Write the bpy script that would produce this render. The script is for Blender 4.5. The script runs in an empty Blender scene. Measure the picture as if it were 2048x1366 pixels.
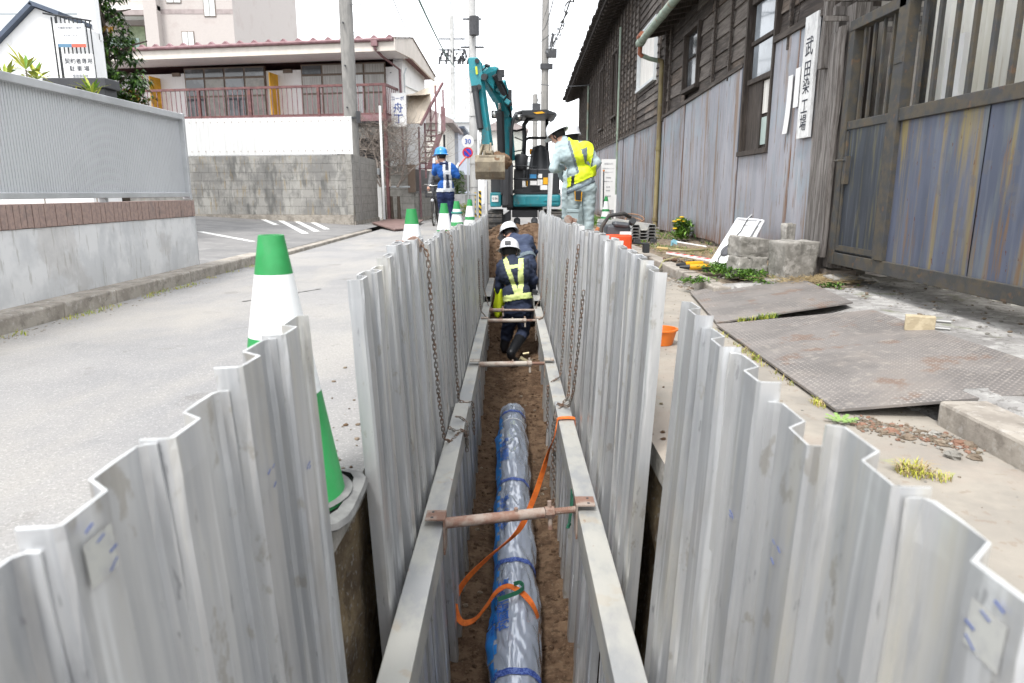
import bpy, bmesh, math, random
import numpy as np
from mathutils import Vector, Matrix, noise
R = math.radians
random.seed(7)
scene = bpy.context.scene
COL = scene.collection

# ---------------------------------------------------------------- camera
CAM_H = 0.8
PITCH = math.atan(298 / 1365)
cd = bpy.data.cameras.new('camera'); cam = bpy.data.objects.new('camera', cd); COL.objects.link(cam)
cam.location = (0, 0, CAM_H); cam.rotation_euler = (math.pi / 2 - PITCH, 0, 0)
cd.lens = 24; cd.sensor_width = 36; cd.clip_start = 0.02; cd.clip_end = 1500
cd.dof.use_dof = True; cd.dof.focus_distance = 4.6; cd.dof.aperture_fstop = 5.0
scene.camera = cam

# ---------------------------------------------------------------- overcast daylight
SUN_EL, SUN_AZ = R(58), R(205)
w = bpy.data.worlds.new('World'); scene.world = w; w.use_nodes = True
nt = w.node_tree; nt.nodes.clear()
out = nt.nodes.new('ShaderNodeOutputWorld'); bg = nt.nodes.new('ShaderNodeBackground')
sky = nt.nodes.new('ShaderNodeTexSky'); sky.sky_type = 'NISHITA'; sky.sun_disc = False
sky.sun_elevation = SUN_EL; sky.sun_rotation = SUN_AZ; sky.air_density = 1.0; sky.dust_density = 3.0
mx = nt.nodes.new('ShaderNodeMix'); mx.data_type = 'RGBA'; mx.inputs[0].default_value = 0.86
mx.inputs[7].default_value = (8.1, 8.25, 8.45, 1)
nt.links.new(sky.outputs[0], mx.inputs[6]); nt.links.new(mx.outputs[2], bg.inputs[0])
bg.inputs[1].default_value = 0.12; nt.links.new(bg.outputs[0], out.inputs[0])
sd = bpy.data.lights.new('sun', 'SUN'); sun = bpy.data.objects.new('sun', sd); COL.objects.link(sun)
sd.energy = 1.5; sd.angle = R(13); sd.color = (1.0, 0.975, 0.94)
sun.rotation_euler = (math.pi / 2 - SUN_EL, 0, math.pi - SUN_AZ + math.pi)
sun.rotation_euler = Vector((math.sin(SUN_AZ) * math.cos(SUN_EL), math.cos(SUN_AZ) * math.cos(SUN_EL), math.sin(SUN_EL))).to_track_quat('Z', 'Y').to_euler()
scene.view_settings.view_transform = 'Standard'; scene.view_settings.look = 'None'
scene.view_settings.exposure = 1.40; scene.view_settings.gamma = 1

# ---------------------------------------------------------------- materials
def mat(name, c, c2=None, rough=.7, metal=0., scale=5., st=(1, 1, 1), lo=.4, hi=.62, bump=0., bs=None, rnd=.0,
        layers=(), spec=.4, det=6, bst=None, alpha=None, coat=0, emit=None):
    m = bpy.data.materials.new(name); m.use_nodes = True
    n, l = m.node_tree.nodes, m.node_tree.links
    b = n['Principled BSDF']
    b.inputs['Roughness'].default_value = rough; b.inputs['Metallic'].default_value = metal
    b.inputs['Specular IOR Level'].default_value = spec; b.inputs['Coat Weight'].default_value = coat
    tc = n.new('ShaderNodeTexCoord'); oi = n.new('ShaderNodeObjectInfo')
    off = n.new('ShaderNodeVectorMath'); off.operation = 'SCALE'; off.inputs[0].default_value = (37., 91., 13.)
    l.new(oi.outputs['Random'], off.inputs['Scale'])
    ad = n.new('ShaderNodeVectorMath'); ad.operation = 'ADD'
    l.new(tc.outputs['Object'], ad.inputs[0]); l.new(off.outputs[0], ad.inputs[1])
    def nz(scale, st, det=6, seed=0, rg=.62):
        mp = n.new('ShaderNodeMapping'); mp.inputs['Scale'].default_value = st; mp.inputs['Location'].default_value = (seed * 3.7, seed * 1.3, seed * 5.1)
        l.new(ad.outputs[0], mp.inputs[0])
        t = n.new('ShaderNodeTexNoise'); t.inputs['Scale'].default_value = scale; t.inputs['Detail'].default_value = det; t.inputs['Roughness'].default_value = rg
        l.new(mp.outputs[0], t.inputs['Vector']); return t.outputs['Fac']
    def ramp(f, lo, hi):
        r = n.new('ShaderNodeMapRange'); r.inputs[1].default_value = .5 + (lo - .5) * .62; r.inputs[2].default_value = .5 + (hi - .5) * .62
        l.new(f, r.inputs[0]); return r.outputs[0]
    def mix(f, a, bb):
        x = n.new('ShaderNodeMix'); x.data_type = 'RGBA'
        if isinstance(f, (int, float)): x.inputs[0].default_value = f
        else: l.new(f, x.inputs[0])
        for k, v in ((6, a), (7, bb)):
            if isinstance(v, (tuple, list)): x.inputs[k].default_value = (*v[:3], 1)
            else: l.new(v, x.inputs[k])
        return x.outputs[2]
    if c2 is None: c2 = tuple(v * .82 for v in c)
    cur = mix(ramp(nz(scale, st, det), lo, hi), c, c2)
    for i, L in enumerate(layers):
        col, sc, s2, a0, a1, k = L
        f = ramp(nz(sc, s2, 7, i + 2), a0, a1)
        q = n.new('ShaderNodeMath'); q.operation = 'MULTIPLY'; l.new(f, q.inputs[0]); q.inputs[1].default_value = k
        cur = mix(q.outputs[0], cur, col)
    if rnd:
        r = n.new('ShaderNodeMapRange'); r.inputs[3].default_value = 1 - rnd; r.inputs[4].default_value = 1 + rnd
        l.new(oi.outputs['Random'], r.inputs[0])
        h = n.new('ShaderNodeHueSaturation'); l.new(r.outputs[0], h.inputs['Value']); l.new(cur, h.inputs['Color']); cur = h.outputs[0]
    l.new(cur, b.inputs['Base Color'])
    if bump:
        bp = n.new('ShaderNodeBump'); bp.inputs['Strength'].default_value = min(1, bump * 1.); bp.inputs['Distance'].default_value = .02 * bump if bump < 1 else .02 * bump
        l.new(nz(bs or scale * 4, bst or st, 8, 9, .7), bp.inputs['Height']); l.new(bp.outputs[0], b.inputs['Normal'])
    if emit: b.inputs['Emission Color'].default_value = (*emit, 1); b.inputs['Emission Strength'].default_value = 1
    m['_'] = 1
    return m

Vt = (7, 7, .5)      # vertical streaks
alu = mat('aluminium', (.56, .56, .555), (.40, .41, .425), rough=.36, metal=.55, scale=3.2, st=(5, 5, .35), lo=.30, hi=.72, rnd=.13, bump=.12, bs=30,
          layers=[((.60, .565, .47), 2.2, (5, 5, .6), .56, .78, .5), ((.25, .26, .28), 3.0, (5, 5, .9), .62, .80, .45), ((.30, .27, .22), 14, (1, 1, .6), .68, .74, .5), ((.80, .81, .82), 2.0, (12, 12, .4), .62, .74, .5), ((.33, .30, .25), 1.1, (1.5, 1.5, 1), .64, .78, .4), ((.18, .18, .19), 9, (7, 7, 1.5), .74, .80, .5)])
alu_edge = mat('cut_aluminium', (.62, .63, .63), rough=.4, metal=.4, scale=20)
beam_m = mat('dusty_aluminium_beam', (.385, .38, .35), (.29, .295, .295), rough=.55, metal=.3, scale=6, st=(1, .5, 1), bump=.15, bs=40,
             layers=[((.36, .30, .22), 9, (1, 1, 1), .62, .72, .5), ((.47, .455, .41), 4, (1, .4, 1), .5, .7, .5), ((.24, .13, .08), 22, (1, 1, 1), .76, .80, .6)])
rust = mat('rusty_steel', (.23, .135, .10), (.33, .27, .23), rough=.75, metal=.25, scale=14, bump=.3, bs=60)
chain_m = mat('weathered_chain_steel', (.20, .185, .165), (.20, .125, .085), rough=.6, metal=.5, scale=20)
asphalt = mat('asphalt', (.275, .268, .262), (.235, .232, .232), rough=.92, scale=.9, bump=.5, bs=160, bst=(1, 1, 1), spec=.2,
              layers=[((.34, .32, .29), 1.6, (1, .35, 1), .5, .72, .5), ((.20, .198, .195), .45, (1.4, .5, 1), .56, .72, .5), ((.15, .14, .13), 3.2, (1, 1, 1), .70, .80, .45), ((.17, .17, .17), 90, (1, 1, 1), .52, .66, .35), ((.45, .44, .42), 130, (1, 1, 1), .6, .68, .5), ((.33, .31, .28), .5, (1, 1, 1), .55, .7, .4)])
asphalt_dark = mat('parking_asphalt', (.19, .185, .18), (.155, .152, .15), rough=.93, scale=1.2, bump=.4, bs=120, layers=[((.28, .27, .26), 3, (1, 1, 1), .55, .7, .4)])
sandy = mat('sandy_pavement', (.295, .268, .230), (.240, .220, .192), rough=.95, scale=1.4, bump=.35, bs=110,
            layers=[((.35, .315, .265), 3, (1, 1, 1), .5, .68, .5), ((.22, .17, .13), 26, (1, 1, 1), .66, .72, .5), ((.30, .25, .21), 1.1, (1, 1, 1), .56, .66, .5)])
soil = mat('soil', (.11, .068, .043), (.175, .115, .073), rough=.97, scale=9, bump=1.0, bs=40, spec=.15,
           layers=[((.045, .028, .018), 18, (1, 1, 1), .55, .68, .6), ((.21, .16, .11), 60, (1, 1, 1), .64, .7, .5)])
soil_cut = mat('cut_earth', (.20, .15, .09), (.12, .09, .06), rough=.97, scale=6, bump=1.0, bs=30, spec=.15,
               layers=[((.30, .24, .15), 5, (1, 1, 1), .52, .66, .5), ((.33, .32, .30), 50, (1, 1, 1), .62, .68, .6), ((.07, .05, .035), 8, (1, 1, 1), .6, .7, .6)])
dirt = mat('verge_dirt', (.22, .17, .125), (.16, .125, .09), rough=.96, scale=7, bump=.8, bs=40, layers=[((.34, .30, .24), 30, (1, 1, 1), .58, .68, .5), ((.10, .10, .05), 4, (1, 1, 1), .58, .7, .5)])
yard_m = mat('rough_yard_concrete', (.36, .35, .335), (.25, .24, .23), rough=.95, scale=3, bump=.9, bs=45,
             layers=[((.50, .49, .47), 9, (1, 1, 1), .55, .68, .6), ((.13, .12, .11), 22, (1, 1, 1), .60, .68, .6), ((.15, .17, .07), 3, (1, 1, 1), .66, .72, .4)])
kerb_m = mat('kerb_concrete', (.33, .30, .26), (.24, .215, .185), rough=.93, scale=6, bump=.5, bs=50, layers=[((.15, .13, .11), 12, (1, 1, 1), .6, .7, .5), ((.45, .43, .40), 25, (1, 1, 1), .6, .7, .4)])
conc_white = mat('painted_concrete', (.60, .60, .60), (.50, .505, .51), rough=.85, scale=3, bump=.2, bs=25,
                 layers=[((.40, .41, .42), 2.5, (2, 2, .6), .55, .7, .5), ((.30, .29, .26), 6, (5, 5, .7), .64, .74, .5), ((.34, .31, .28), 1.4, (1, 1, 1), .62, .7, .3)])
conc_old = mat('old_concrete', (.29, .275, .25), (.19, .18, .16), rough=.95, scale=6, bump=.7, bs=30, layers=[((.42, .40, .37), 12, (1, 1, 1), .58, .68, .6), ((.12, .115, .10), 9, (2, 2, .5), .62, .72, .5)])
grey_sheet = mat('grey_metal_fence', (.58, .59, .605), (.55, .56, .575), rough=.4, metal=.4, scale=1.5)
grey_trim = mat('grey_metal_trim', (.50, .51, .52), rough=.4, metal=.4, scale=2)
tile_brown = mat('brown_tile', (.30, .215, .185), (.24, .175, .155), rough=.8, scale=30, layers=[((.17, .14, .13), 8, (1, 1, .5), .58, .7, .5)], bump=.2)
block_m = mat('stained_block', (.30, .29, .27), (.20, .195, .185), rough=.95, scale=2.2, bump=.4, bs=40,
              layers=[((.10, .10, .095), 2.4, (2.2, 2.2, .6), .52, .68, .7), ((.40, .39, .36), 2.0, (2, 2, .8), .6, .68, .5), ((.26, .19, .09), 3, (5, 5, .8), .62, .72, .5)])
block_g = mat('grey_block', (.31, .30, .275), (.25, .24, .22), rough=.95, scale=7, bump=.3, bs=50, layers=[((.16, .15, .14), 5, (2, 2, .6), .58, .7, .4)])
joint_m = mat('block_joint', (.13, .125, .115), rough=.95)
white_corr = mat('white_corrugated', (.66, .66, .65), (.61, .61, .60), rough=.55, scale=3, st=(3, 3, .5))
white_p = mat('white_wall', (.80, .80, .79), (.76, .76, .755), rough=.8, scale=2, layers=[((.55, .54, .52), 3, (3, 3, .5), .62, .74, .4)])
pale_siding = mat('pale_siding', (.52, .55, .56), (.49, .52, .53), rough=.7, scale=2)
cream = mat('cream_fascia', (.66, .60, .54), (.60, .55, .49), rough=.75, scale=2, st=(2, 2, 1))
maroon = mat('maroon_paint', (.16, .075, .075), (.11, .05, .05), rough=.6, scale=8, layers=[((.24, .10, .06), 12, (1, 1, 1), .6, .7, .5)])
maroon_l = mat('faded_maroon_paint', (.24, .14, .15), (.19, .10, .105), rough=.6, scale=8)
brown_al = mat('bronze_window_frame', (.17, .125, .095), rough=.5, metal=.2, scale=5)
yellow_bd = mat('yellow_board', (.78, .42, .03), rough=.6, scale=3)
glass_d = mat('dark_window_glass', (.06, .065, .07), (.13, .14, .15), rough=.08, scale=1.4, lo=.45, hi=.6, spec=.8)
curtain = mat('net_curtain_glass', (.38, .37, .34), (.29, .28, .26), rough=.25, scale=4, st=(9, 9, .3), spec=.6)
curtain_w = mat('white_curtain_glass', (.62, .64, .63), (.46, .48, .48), rough=.2, scale=4, st=(9, 9, .3), spec=.6)
beige_tile = mat('beige_tile_wall', (.45, .41, .385), (.40, .365, .345), rough=.75, scale=30, st=(1, 1, 3), layers=[((.36, .30, .28), 1, (1, 1, 1), .6, .7, .3)])
taupe = mat('taupe_band', (.33, .28, .27), rough=.7, scale=3)
pole_c = mat('utility_pole_concrete', (.26, .25, .235), (.20, .195, .185), rough=.9, scale=5, st=(2, 2, .5), bump=.15)
pole_far = mat('pale_pole_concrete', (.44, .44, .43), (.38, .38, .37), rough=.9, scale=4)
wire_m = mat('wire', (.07, .075, .08), rough=.6)
wire_g = mat('green_wire', (.10, .20, .17), rough=.6)
black_p = mat('black_metal', (.025, .027, .030), rough=.45, scale=4)
dark_p = mat('dark_plastic', (.045, .046, .05), rough=.5, scale=6)
navyline = mat('navy_capping', (.07, .09, .13), rough=.5)
paper = mat('white_paper', (.74, .74, .73), rough=.8, scale=3, c2=(.70, .70, .69))
ink = mat('ink', (.04, .045, .06), rough=.8)
ink_b = mat('blue_lettering', (.06, .10, .30), rough=.7)
ink_g = mat('grey_lettering', (.30, .31, .34), rough=.7)
wood_t = []
for i, (a, b) in enumerate([((.14, .108, .086), (.066, .052, .042)), ((.085, .070, .060), (.045, .037, .032)), ((.15, .13, .115), (.085, .073, .064)), ((.065, .052, .044), (.035, .028, .025))]):
    wood_t.append(mat('weathered_board', a, b, rough=.9, scale=5, st=(8, .6, 8), bump=.5, bs=10, bst=(8, .6, 14), layers=[((.23, .21, .19), 7, (6, .5, 6), .62, .74, .4)]))
wood_v = mat('weathered_post_wood', (.17, .155, .145), (.085, .075, .068), rough=.92, scale=5, st=(8, 8, .5), bump=.7, bs=10, bst=(9, 9, .6), layers=[((.28, .265, .25), 5, (9, 9, .4), .58, .7, .5), ((.03, .025, .02), 8, (8, 8, .5), .64, .7, .6)])
wood_d = mat('dark_frame_wood', (.060, .048, .040), (.035, .028, .024), rough=.85, scale=6, st=(6, 6, .6), bump=.3, layers=[((.13, .11, .10), 6, (8, 8, .5), .62, .72, .4)])
roof_m = mat('old_roof_edge', (.06, .052, .048), (.035, .03, .028), rough=.95, scale=20, bump=.8, bs=20, layers=[((.13, .12, .11), 12, (1, 1, 1), .6, .7, .5)])
green_pipe = mat('faded_green_downpipe', (.25, .31, .25), (.19, .24, .19), rough=.6, scale=5, layers=[((.25, .13, .07), 6, (1, 1, .5), .64, .7, .6)])
olive_pipe = mat('olive_rusty_downpipe', (.20, .165, .075), (.15, .115, .06), rough=.65, scale=6, st=(1, 1, .4), layers=[((.30, .27, .23), 6, (1, 1, .6), .62, .7, .4)])
bldg_conc = mat('foundation_rubble', (.30, .26, .22), (.20, .165, .135), rough=.95, scale=10, bump=.9, bs=24)
gate_frame_m = mat('rusty_gate_frame', (.050, .050, .048), (.078, .066, .048), rough=.7, metal=.2, scale=5, st=(2, 2, 2), bump=.2, bs=40, layers=[((.15, .085, .04), 16, (1, 1, 1), .68, .78, .5), ((.05, .055, .07), 9, (1, 1, 1), .55, .68, .35)])
gate_door_m = mat('dark_blue_gate_sheet', (.036, .043, .056), (.024, .029, .038), rough=.5, metal=.1, scale=3, st=(3, 3, .4), layers=[((.13, .115, .05), 5, (6, 6, .4), .6, .75, .5), ((.10, .115, .14), 3, (9, 9, .3), .6, .7, .4)])
gate_blue_m = mat('blue_grey_gate_sheet', (.095, .108, .150), (.068, .080, .115), rough=.45, metal=.1, scale=2, st=(3, 3, .4), rnd=0,
                  layers=[((.225, .175, .06), 1.7, (5, 5, .26), .50, .66, .8), ((.16, .09, .035), 3.2, (5, 6, .45), .60, .72, .7), ((.16, .18, .16), 1.8, (1, 5, .5), .55, .7, .4), ((.10, .10, .11), 10, (1, 1, 1), .64, .70, .6), ((.09, .03, .018), 14, (2.4, 2.4, 1), .76, .78, .9), ((.14, .155, .19), 2.2, (1, 9, .3), .58, .7, .3)])
def rust_sheet():
    m = mat('galvanised_corrugated_sheet', (.325, .325, .355), (.27, .275, .30), rough=.45, metal=.35, scale=1.3, st=(1, 3, .8), rnd=.07,
            layers=[((.22, .145, .09), 1.3, (1, 6, .35), .56, .72, .75), ((.17, .10, .06), 3.5, (1, 7, .6), .66, .76, .7), ((.27, .33, .37), .9, (1, 1, 1), .55, .68, .6), ((.40, .39, .40), 2.0, (1, 9, .3), .6, .7, .4)])
    n, l = m.node_tree.nodes, m.node_tree.links; b = n['Principled BSDF']
    src = b.inputs['Base Color'].links[0].from_socket
    tc = n.new('ShaderNodeTexCoord'); sp = n.new('ShaderNodeSeparateXYZ'); l.new(tc.outputs['Generated'], sp.inputs[0])
    r = n.new('ShaderNodeMapRange'); r.inputs[1].default_value = .10; r.inputs[2].default_value = .0; l.new(sp.outputs[1], r.inputs[0])
    z = n.new('ShaderNodeMapRange'); z.inputs[1].default_value = .12; z.inputs[2].default_value = .0; l.new(sp.outputs[2], z.inputs[0])
    zz = n.new('ShaderNodeMath'); zz.operation = 'MAXIMUM'; l.new(r.outputs[0], zz.inputs[0]); l.new(z.outputs[0], zz.inputs[1])
    oi = n.new('ShaderNodeObjectInfo'); ad = n.new('ShaderNodeVectorMath'); ad.operation = 'ADD'; l.new(tc.outputs['Object'], ad.inputs[0]); l.new(oi.outputs['Random'], ad.inputs[1])
    mp = n.new('ShaderNodeMapping'); mp.inputs['Scale'].default_value = (1, 9, 1.2); l.new(ad.outputs[0], mp.inputs[0])
    t = n.new('ShaderNodeTexNoise'); t.inputs['Scale'].default_value = 3; t.inputs['Detail'].default_value = 5; l.new(mp.outputs[0], t.inputs['Vector'])
    q = n.new('ShaderNodeMapRange'); q.inputs[1].default_value = .36; q.inputs[2].default_value = .62; l.new(t.outputs['Fac'], q.inputs[0])
    k = n.new('ShaderNodeMath'); k.operation = 'MULTIPLY'; l.new(zz.outputs[0], k.inputs[0]); l.new(q.outputs[0], k.inputs[1])
    x = n.new('ShaderNodeMix'); x.data_type = 'RGBA'; l.new(k.outputs[0], x.inputs[0]); l.new(src, x.inputs[6]); x.inputs[7].default_value = (.17, .085, .045, 1)
    l.new(x.outputs[2], b.inputs['Base Color']); return m
sheet_m = rust_sheet()
teal = mat('teal_machine_paint', (.016, .22, .26), (.014, .18, .215), rough=.38, scale=4, coat=.2, layers=[((.10, .22, .22), 14, (1, 1, 1), .62, .72, .5), ((.12, .10, .07), 8, (1, 1, 1), .64, .74, .5)])
steel_b = mat('worn_bucket_steel', (.23, .195, .14), (.16, .135, .10), rough=.7, metal=.3, scale=6, bump=.3, layers=[((.35, .31, .23), 4, (1, 1, .4), .55, .68, .5), ((.16, .09, .05), 9, (1, 1, 1), .6, .7, .5)])
chrome = mat('hydraulic_rod', (.55, .55, .53), rough=.2, metal=.9)
rubber = mat('rubber', (.035, .035, .035), (.075, .068, .06), rough=.8, scale=14)
green_c = mat('green_cone_plastic', (.028, .26, .075), (.022, .22, .06), rough=.45, scale=8, layers=[((.06, .22, .09), 10, (1, 1, .5), .62, .72, .5)])
white_c = mat('white_cone_plastic', (.74, .75, .75), (.70, .71, .71), rough=.5, scale=8, layers=[((.50, .50, .49), 9, (1, 1, 1), .64, .74, .5)])
base_c = mat('cone_weight_rubber', (.17, .17, .165), (.12, .12, .118), rough=.85, scale=12, bump=.2)
hivis = mat('fluorescent_yellow', (.62, .74, .02), (.56, .66, .02), rough=.6, scale=14)
hivis2 = mat('pale_reflective_yellow', (.58, .66, .26), (.50, .58, .20), rough=.5, scale=14)
vest_g = mat('grey_mesh_vest', (.15, .19, .22), rough=.85, scale=30)
vest_n = mat('navy_mesh_vest', (.022, .03, .055), rough=.85, scale=30)
cov_l = mat('pale_grey_blue_cotton', (.345, .42, .43), (.30, .375, .39), rough=.9, scale=7, bump=.5, bs=9)
navy = mat('navy_cotton', (.018, .026, .055), (.026, .036, .07), rough=.9, scale=8, bump=.5, bs=9)
navy_l = mat('faded_navy_cotton', (.045, .06, .105), (.035, .048, .09), rough=.9, scale=8, bump=.5, bs=9)
blue_j = mat('bright_blue_jacket', (.008, .085, .33), (.006, .065, .26), rough=.8, scale=8)
navy_g = mat('navy_guard_trousers', (.012, .022, .075), rough=.85, scale=8)
grey_j = mat('grey_suit', (.12, .125, .135), rough=.85, scale=8)
skin_m = mat('skin', (.50, .29, .21), (.46, .26, .19), rough=.6, scale=8)
hair_m = mat('black_hair', (.014, .012, .011), rough=.7)
helm_w = mat('white_helmet_plastic', (.60, .61, .63), (.57, .58, .60), rough=.22, coat=.3)
helm_b = mat('blue_helmet_plastic', (.02, .22, .58), rough=.25, coat=.3)
glove = mat('white_glove', (.62, .63, .64), rough=.85)
boot_m = mat('black_rubber_boot', (.016, .017, .02), rough=.4)
refl = mat('white_reflective_tape', (.56, .58, .62), rough=.5)
orange_m = mat('orange_webbing', (.66, .155, .02), (.52, .11, .015), rough=.75, scale=30, st=(1, 1, 1), bump=.2, bs=120)
green_w = mat('green_webbing', (.02, .13, .075), rough=.8, scale=30)
leaf_a = mat('leaf_green', (.055, .13, .02), (.035, .085, .012), rough=.55, scale=8, rnd=0)
leaf_b = mat('leaf_bright', (.13, .25, .03), (.09, .19, .02), rough=.55, scale=8)
leaf_y = mat('leaf_yellow_green', (.42, .42, .05), (.25, .32, .04), rough=.55, scale=8)
leaf_d = mat('leaf_dark', (.032, .075, .02), (.055, .105, .028), rough=.45, scale=4)
leaf_o = mat('leaf_ochre', (.30, .16, .03), rough=.6)
bark = mat('pale_bark', (.30, .26, .225), (.20, .17, .15), rough=.9, scale=12)
bark_d = mat('dark_bark', (.09, .07, .055), rough=.9, scale=12)
straw = mat('straw', (.42, .33, .18), (.32, .24, .13), rough=.9)
stud_m = mat('worn_stud_steel', (.29, .26, .24), (.21, .185, .17), rough=.5, metal=.4, scale=3)
plate_m = mat('steel_road_plate', (.225, .207, .194), (.175, .162, .153), rough=.62, metal=.35, scale=3,
              layers=[((.27, .24, .215), 2.2, (1, 1, 1), .48, .66, .6), ((.20, .11, .065), 5, (1, 1, 1), .62, .72, .5), ((.36, .33, .29), 22, (1, 1, 1), .62, .70, .45)])
line_w = mat('road_marking_white', (.62, .62, .60), (.45, .45, .44), rough=.85, scale=9, lo=.5, hi=.62)

# ---------------------------------------------------------------- mesh helpers
def tag(o, label=None, cat=None, group=None, kind=None):
    if label: o['label'] = label
    if cat: o['category'] = cat
    if group: o['group'] = group
    if kind: o['kind'] = kind
    return o
def thing(name, label, cat, loc=(0, 0, 0), rot=(0, 0, 0), group=None):
    o = bpy.data.objects.new(name, None); COL.objects.link(o); o.location = loc; o.rotation_euler = rot; o.empty_display_size = .1
    return tag(o, label, cat, group)
def wmat(o):
    m = Matrix.LocRotScale(o.location, o.rotation_euler, o.scale)
    if o.parent: m = wmat(o.parent) @ o.matrix_parent_inverse @ m
    return m
class MB:
    def __init__(s): s.v, s.f, s.m, s.k = [], [], [], 0
    def add(s, vs, fs, k=None):
        b = len(s.v); s.v += [tuple(v) for v in vs]
        s.f += [tuple(b + i for i in f) for f in fs]; s.m += [s.k if k is None else k] * len(fs); return s
    def box(s, a, b, k=None, M=None):
        x0, y0, z0 = (min(a[i], b[i]) for i in range(3)); x1, y1, z1 = (max(a[i], b[i]) for i in range(3))
        vs = [(x0, y0, z0), (x1, y0, z0), (x1, y1, z0), (x0, y1, z0), (x0, y0, z1), (x1, y0, z1), (x1, y1, z1), (x0, y1, z1)]
        if M is not None: vs = [M @ Vector(v) for v in vs]
        return s.add(vs, [(0, 3, 2, 1), (4, 5, 6, 7), (0, 1, 5, 4), (1, 2, 6, 5), (2, 3, 7, 6), (3, 0, 4, 7)], k)
    def cbox(s, c, d, rot=(0, 0, 0), k=None):
        from mathutils import Euler
        M = Matrix.Translation(c) @ Euler(rot).to_matrix().to_4x4()
        return s.box((-d[0] / 2, -d[1] / 2, -d[2] / 2), (d[0] / 2, d[1] / 2, d[2] / 2), k, M)
    def bar(s, p, q, wd, ht, up=(0, 0, 1), k=None):      # box beam between two points
        p, q = Vector(p), Vector(q); d = (q - p); L = d.length; d.normalize(); u = Vector(up)
        x = d.cross(u); x = x.normalized() if x.length > 1e-5 else Vector((1, 0, 0)); u = x.cross(d)
        M = Matrix((x, d, u)).transposed().to_4x4(); M.translation = p
        return s.box((-wd / 2, 0, -ht / 2), (wd / 2, L, ht / 2), k, M)
    def tube(s, pts, r, n=8, k=None, caps=True, closed=False):
        pts = [Vector(p) for p in pts]; N = len(pts); rs = r if isinstance(r, (list, tuple)) else [r] * N
        rings = []; prev = None
        for i, p in enumerate(pts):
            a = pts[(i - 1) % N] if (i or closed) else p; b = pts[(i + 1) % N] if (i < N - 1 or closed) else p
            d = (b - a).normalized() if (b - a).length > 1e-9 else Vector((0, 0, 1))
            if prev is None:
                x = d.orthogonal().normalized()
            else:
                x = prev - d * prev.dot(d); x = x.normalized() if x.length > 1e-6 else d.orthogonal().normalized()
            prev = x; y = d.cross(x)
            rings.append([p + (x * math.cos(2 * math.pi * j / n) + y * math.sin(2 * math.pi * j / n)) * rs[i] for j in range(n)])
        vs = [v for g in rings for v in g]; fs = []
        for i in range(N if closed else N - 1):
            for j in range(n): fs.append((i * n + j, i * n + (j + 1) % n, ((i + 1) % N) * n + (j + 1) % n, ((i + 1) % N) * n + j))
        if caps and not closed: fs += [tuple(range(n))[::-1], tuple((N - 1) * n + j for j in range(n))]
        return s.add(vs, fs, k)
    def lathe(s, prof, c=(0, 0, 0), n=20, k=None, ks=None, sx=1, sy=1, M=None):
        vs = []
        for r, z in prof:
            for j in range(n):
                a = 2 * math.pi * j / n; vs.append(Vector((c[0] + r * sx * math.cos(a), c[1] + r * sy * math.sin(a), c[2] + z)))
        if M is not None: vs = [M @ v for v in vs]
        b = len(s.v); s.v += [tuple(v) for v in vs]
        for i in range(len(prof) - 1):
            for j in range(n):
                s.f.append((b + i * n + j, b + i * n + (j + 1) % n, b + (i + 1) * n + (j + 1) % n, b + (i + 1) * n + j))
                s.m.append(ks[i] if ks else (s.k if k is None else k))
        return s
    def prism(s, poly, d, k=None):     # polygon (3-D points) swept by vector d
        n = len(poly); P = [Vector(p) for p in poly]; Q = [p + Vector(d) for p in P]
        return s.add(P + Q, [tuple(range(n))[::-1], tuple(range(n, 2 * n))] + [(i, (i + 1) % n, n + (i + 1) % n, n + i) for i in range(n)], k)
    def strip(s, a, b, k=None):        # quads between two polylines
        n = len(a); return s.add(list(a) + list(b), [(i, i + 1, n + i + 1, n + i) for i in range(n - 1)], k)
    def grid(s, fn, nu, nv, k=None):
        vs = [fn(i / nu, j / nv) for j in range(nv + 1) for i in range(nu + 1)]
        return s.add(vs, [(j * (nu + 1) + i, j * (nu + 1) + i + 1, (j + 1) * (nu + 1) + i + 1, (j + 1) * (nu + 1) + i) for j in range(nv) for i in range(nu)], k)
    def build_islands(s, name, mats, parent=None, **k):
        p = list(range(len(s.v)))
        def find(a):
            while p[a] != a: p[a] = p[p[a]]; a = p[a]
            return a
        for f in s.f:
            for q in f[1:]: p[find(q)] = find(f[0])
        g = {}
        for f, m in zip(s.f, s.m): g.setdefault(find(f[0]), []).append((f, m))
        r = []
        for fs in g.values():
            b = MB(); mp = {}
            for f, m in fs:
                for q in f:
                    if q not in mp: mp[q] = len(b.v); b.v.append(s.v[q])
                b.f.append(tuple(mp[q] for q in f)); b.m.append(m)
            r.append(b.build(name, mats, parent, **k))
        return r
    def build(s, name, mats, parent=None, smooth=False, bevel=0, world=True, solid=0):
        me = bpy.data.meshes.new(name); me.from_pydata(s.v, [], s.f)
        for m in (mats if isinstance(mats, (list, tuple)) else [mats]): me.materials.append(m)
        me.polygons.foreach_set('material_index', s.m)
        bm = bmesh.new(); bm.from_mesh(me); bmesh.ops.recalc_face_normals(bm, faces=bm.faces); bm.to_mesh(me); bm.free()
        if smooth: me.shade_smooth() if smooth is True else me.shade_smooth()
        o = bpy.data.objects.new(name, me); COL.objects.link(o)
        if smooth and smooth is not True:
            try: me.set_sharp_from_angle(angle=R(smooth))
            except Exception: pass
        if parent:
            o.parent = parent
            if world: o.matrix_parent_inverse = wmat(parent).inverted()
        if solid:
            q = o.modifiers.new('thickness', 'SOLIDIFY'); q.thickness = solid; q.offset = 0
        if bevel:
            q = o.modifiers.new('bevel', 'BEVEL'); q.width = bevel; q.segments = 2; q.limit_method = 'ANGLE'
        return o
def struct(o): o['kind'] = 'structure'; return o
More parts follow.
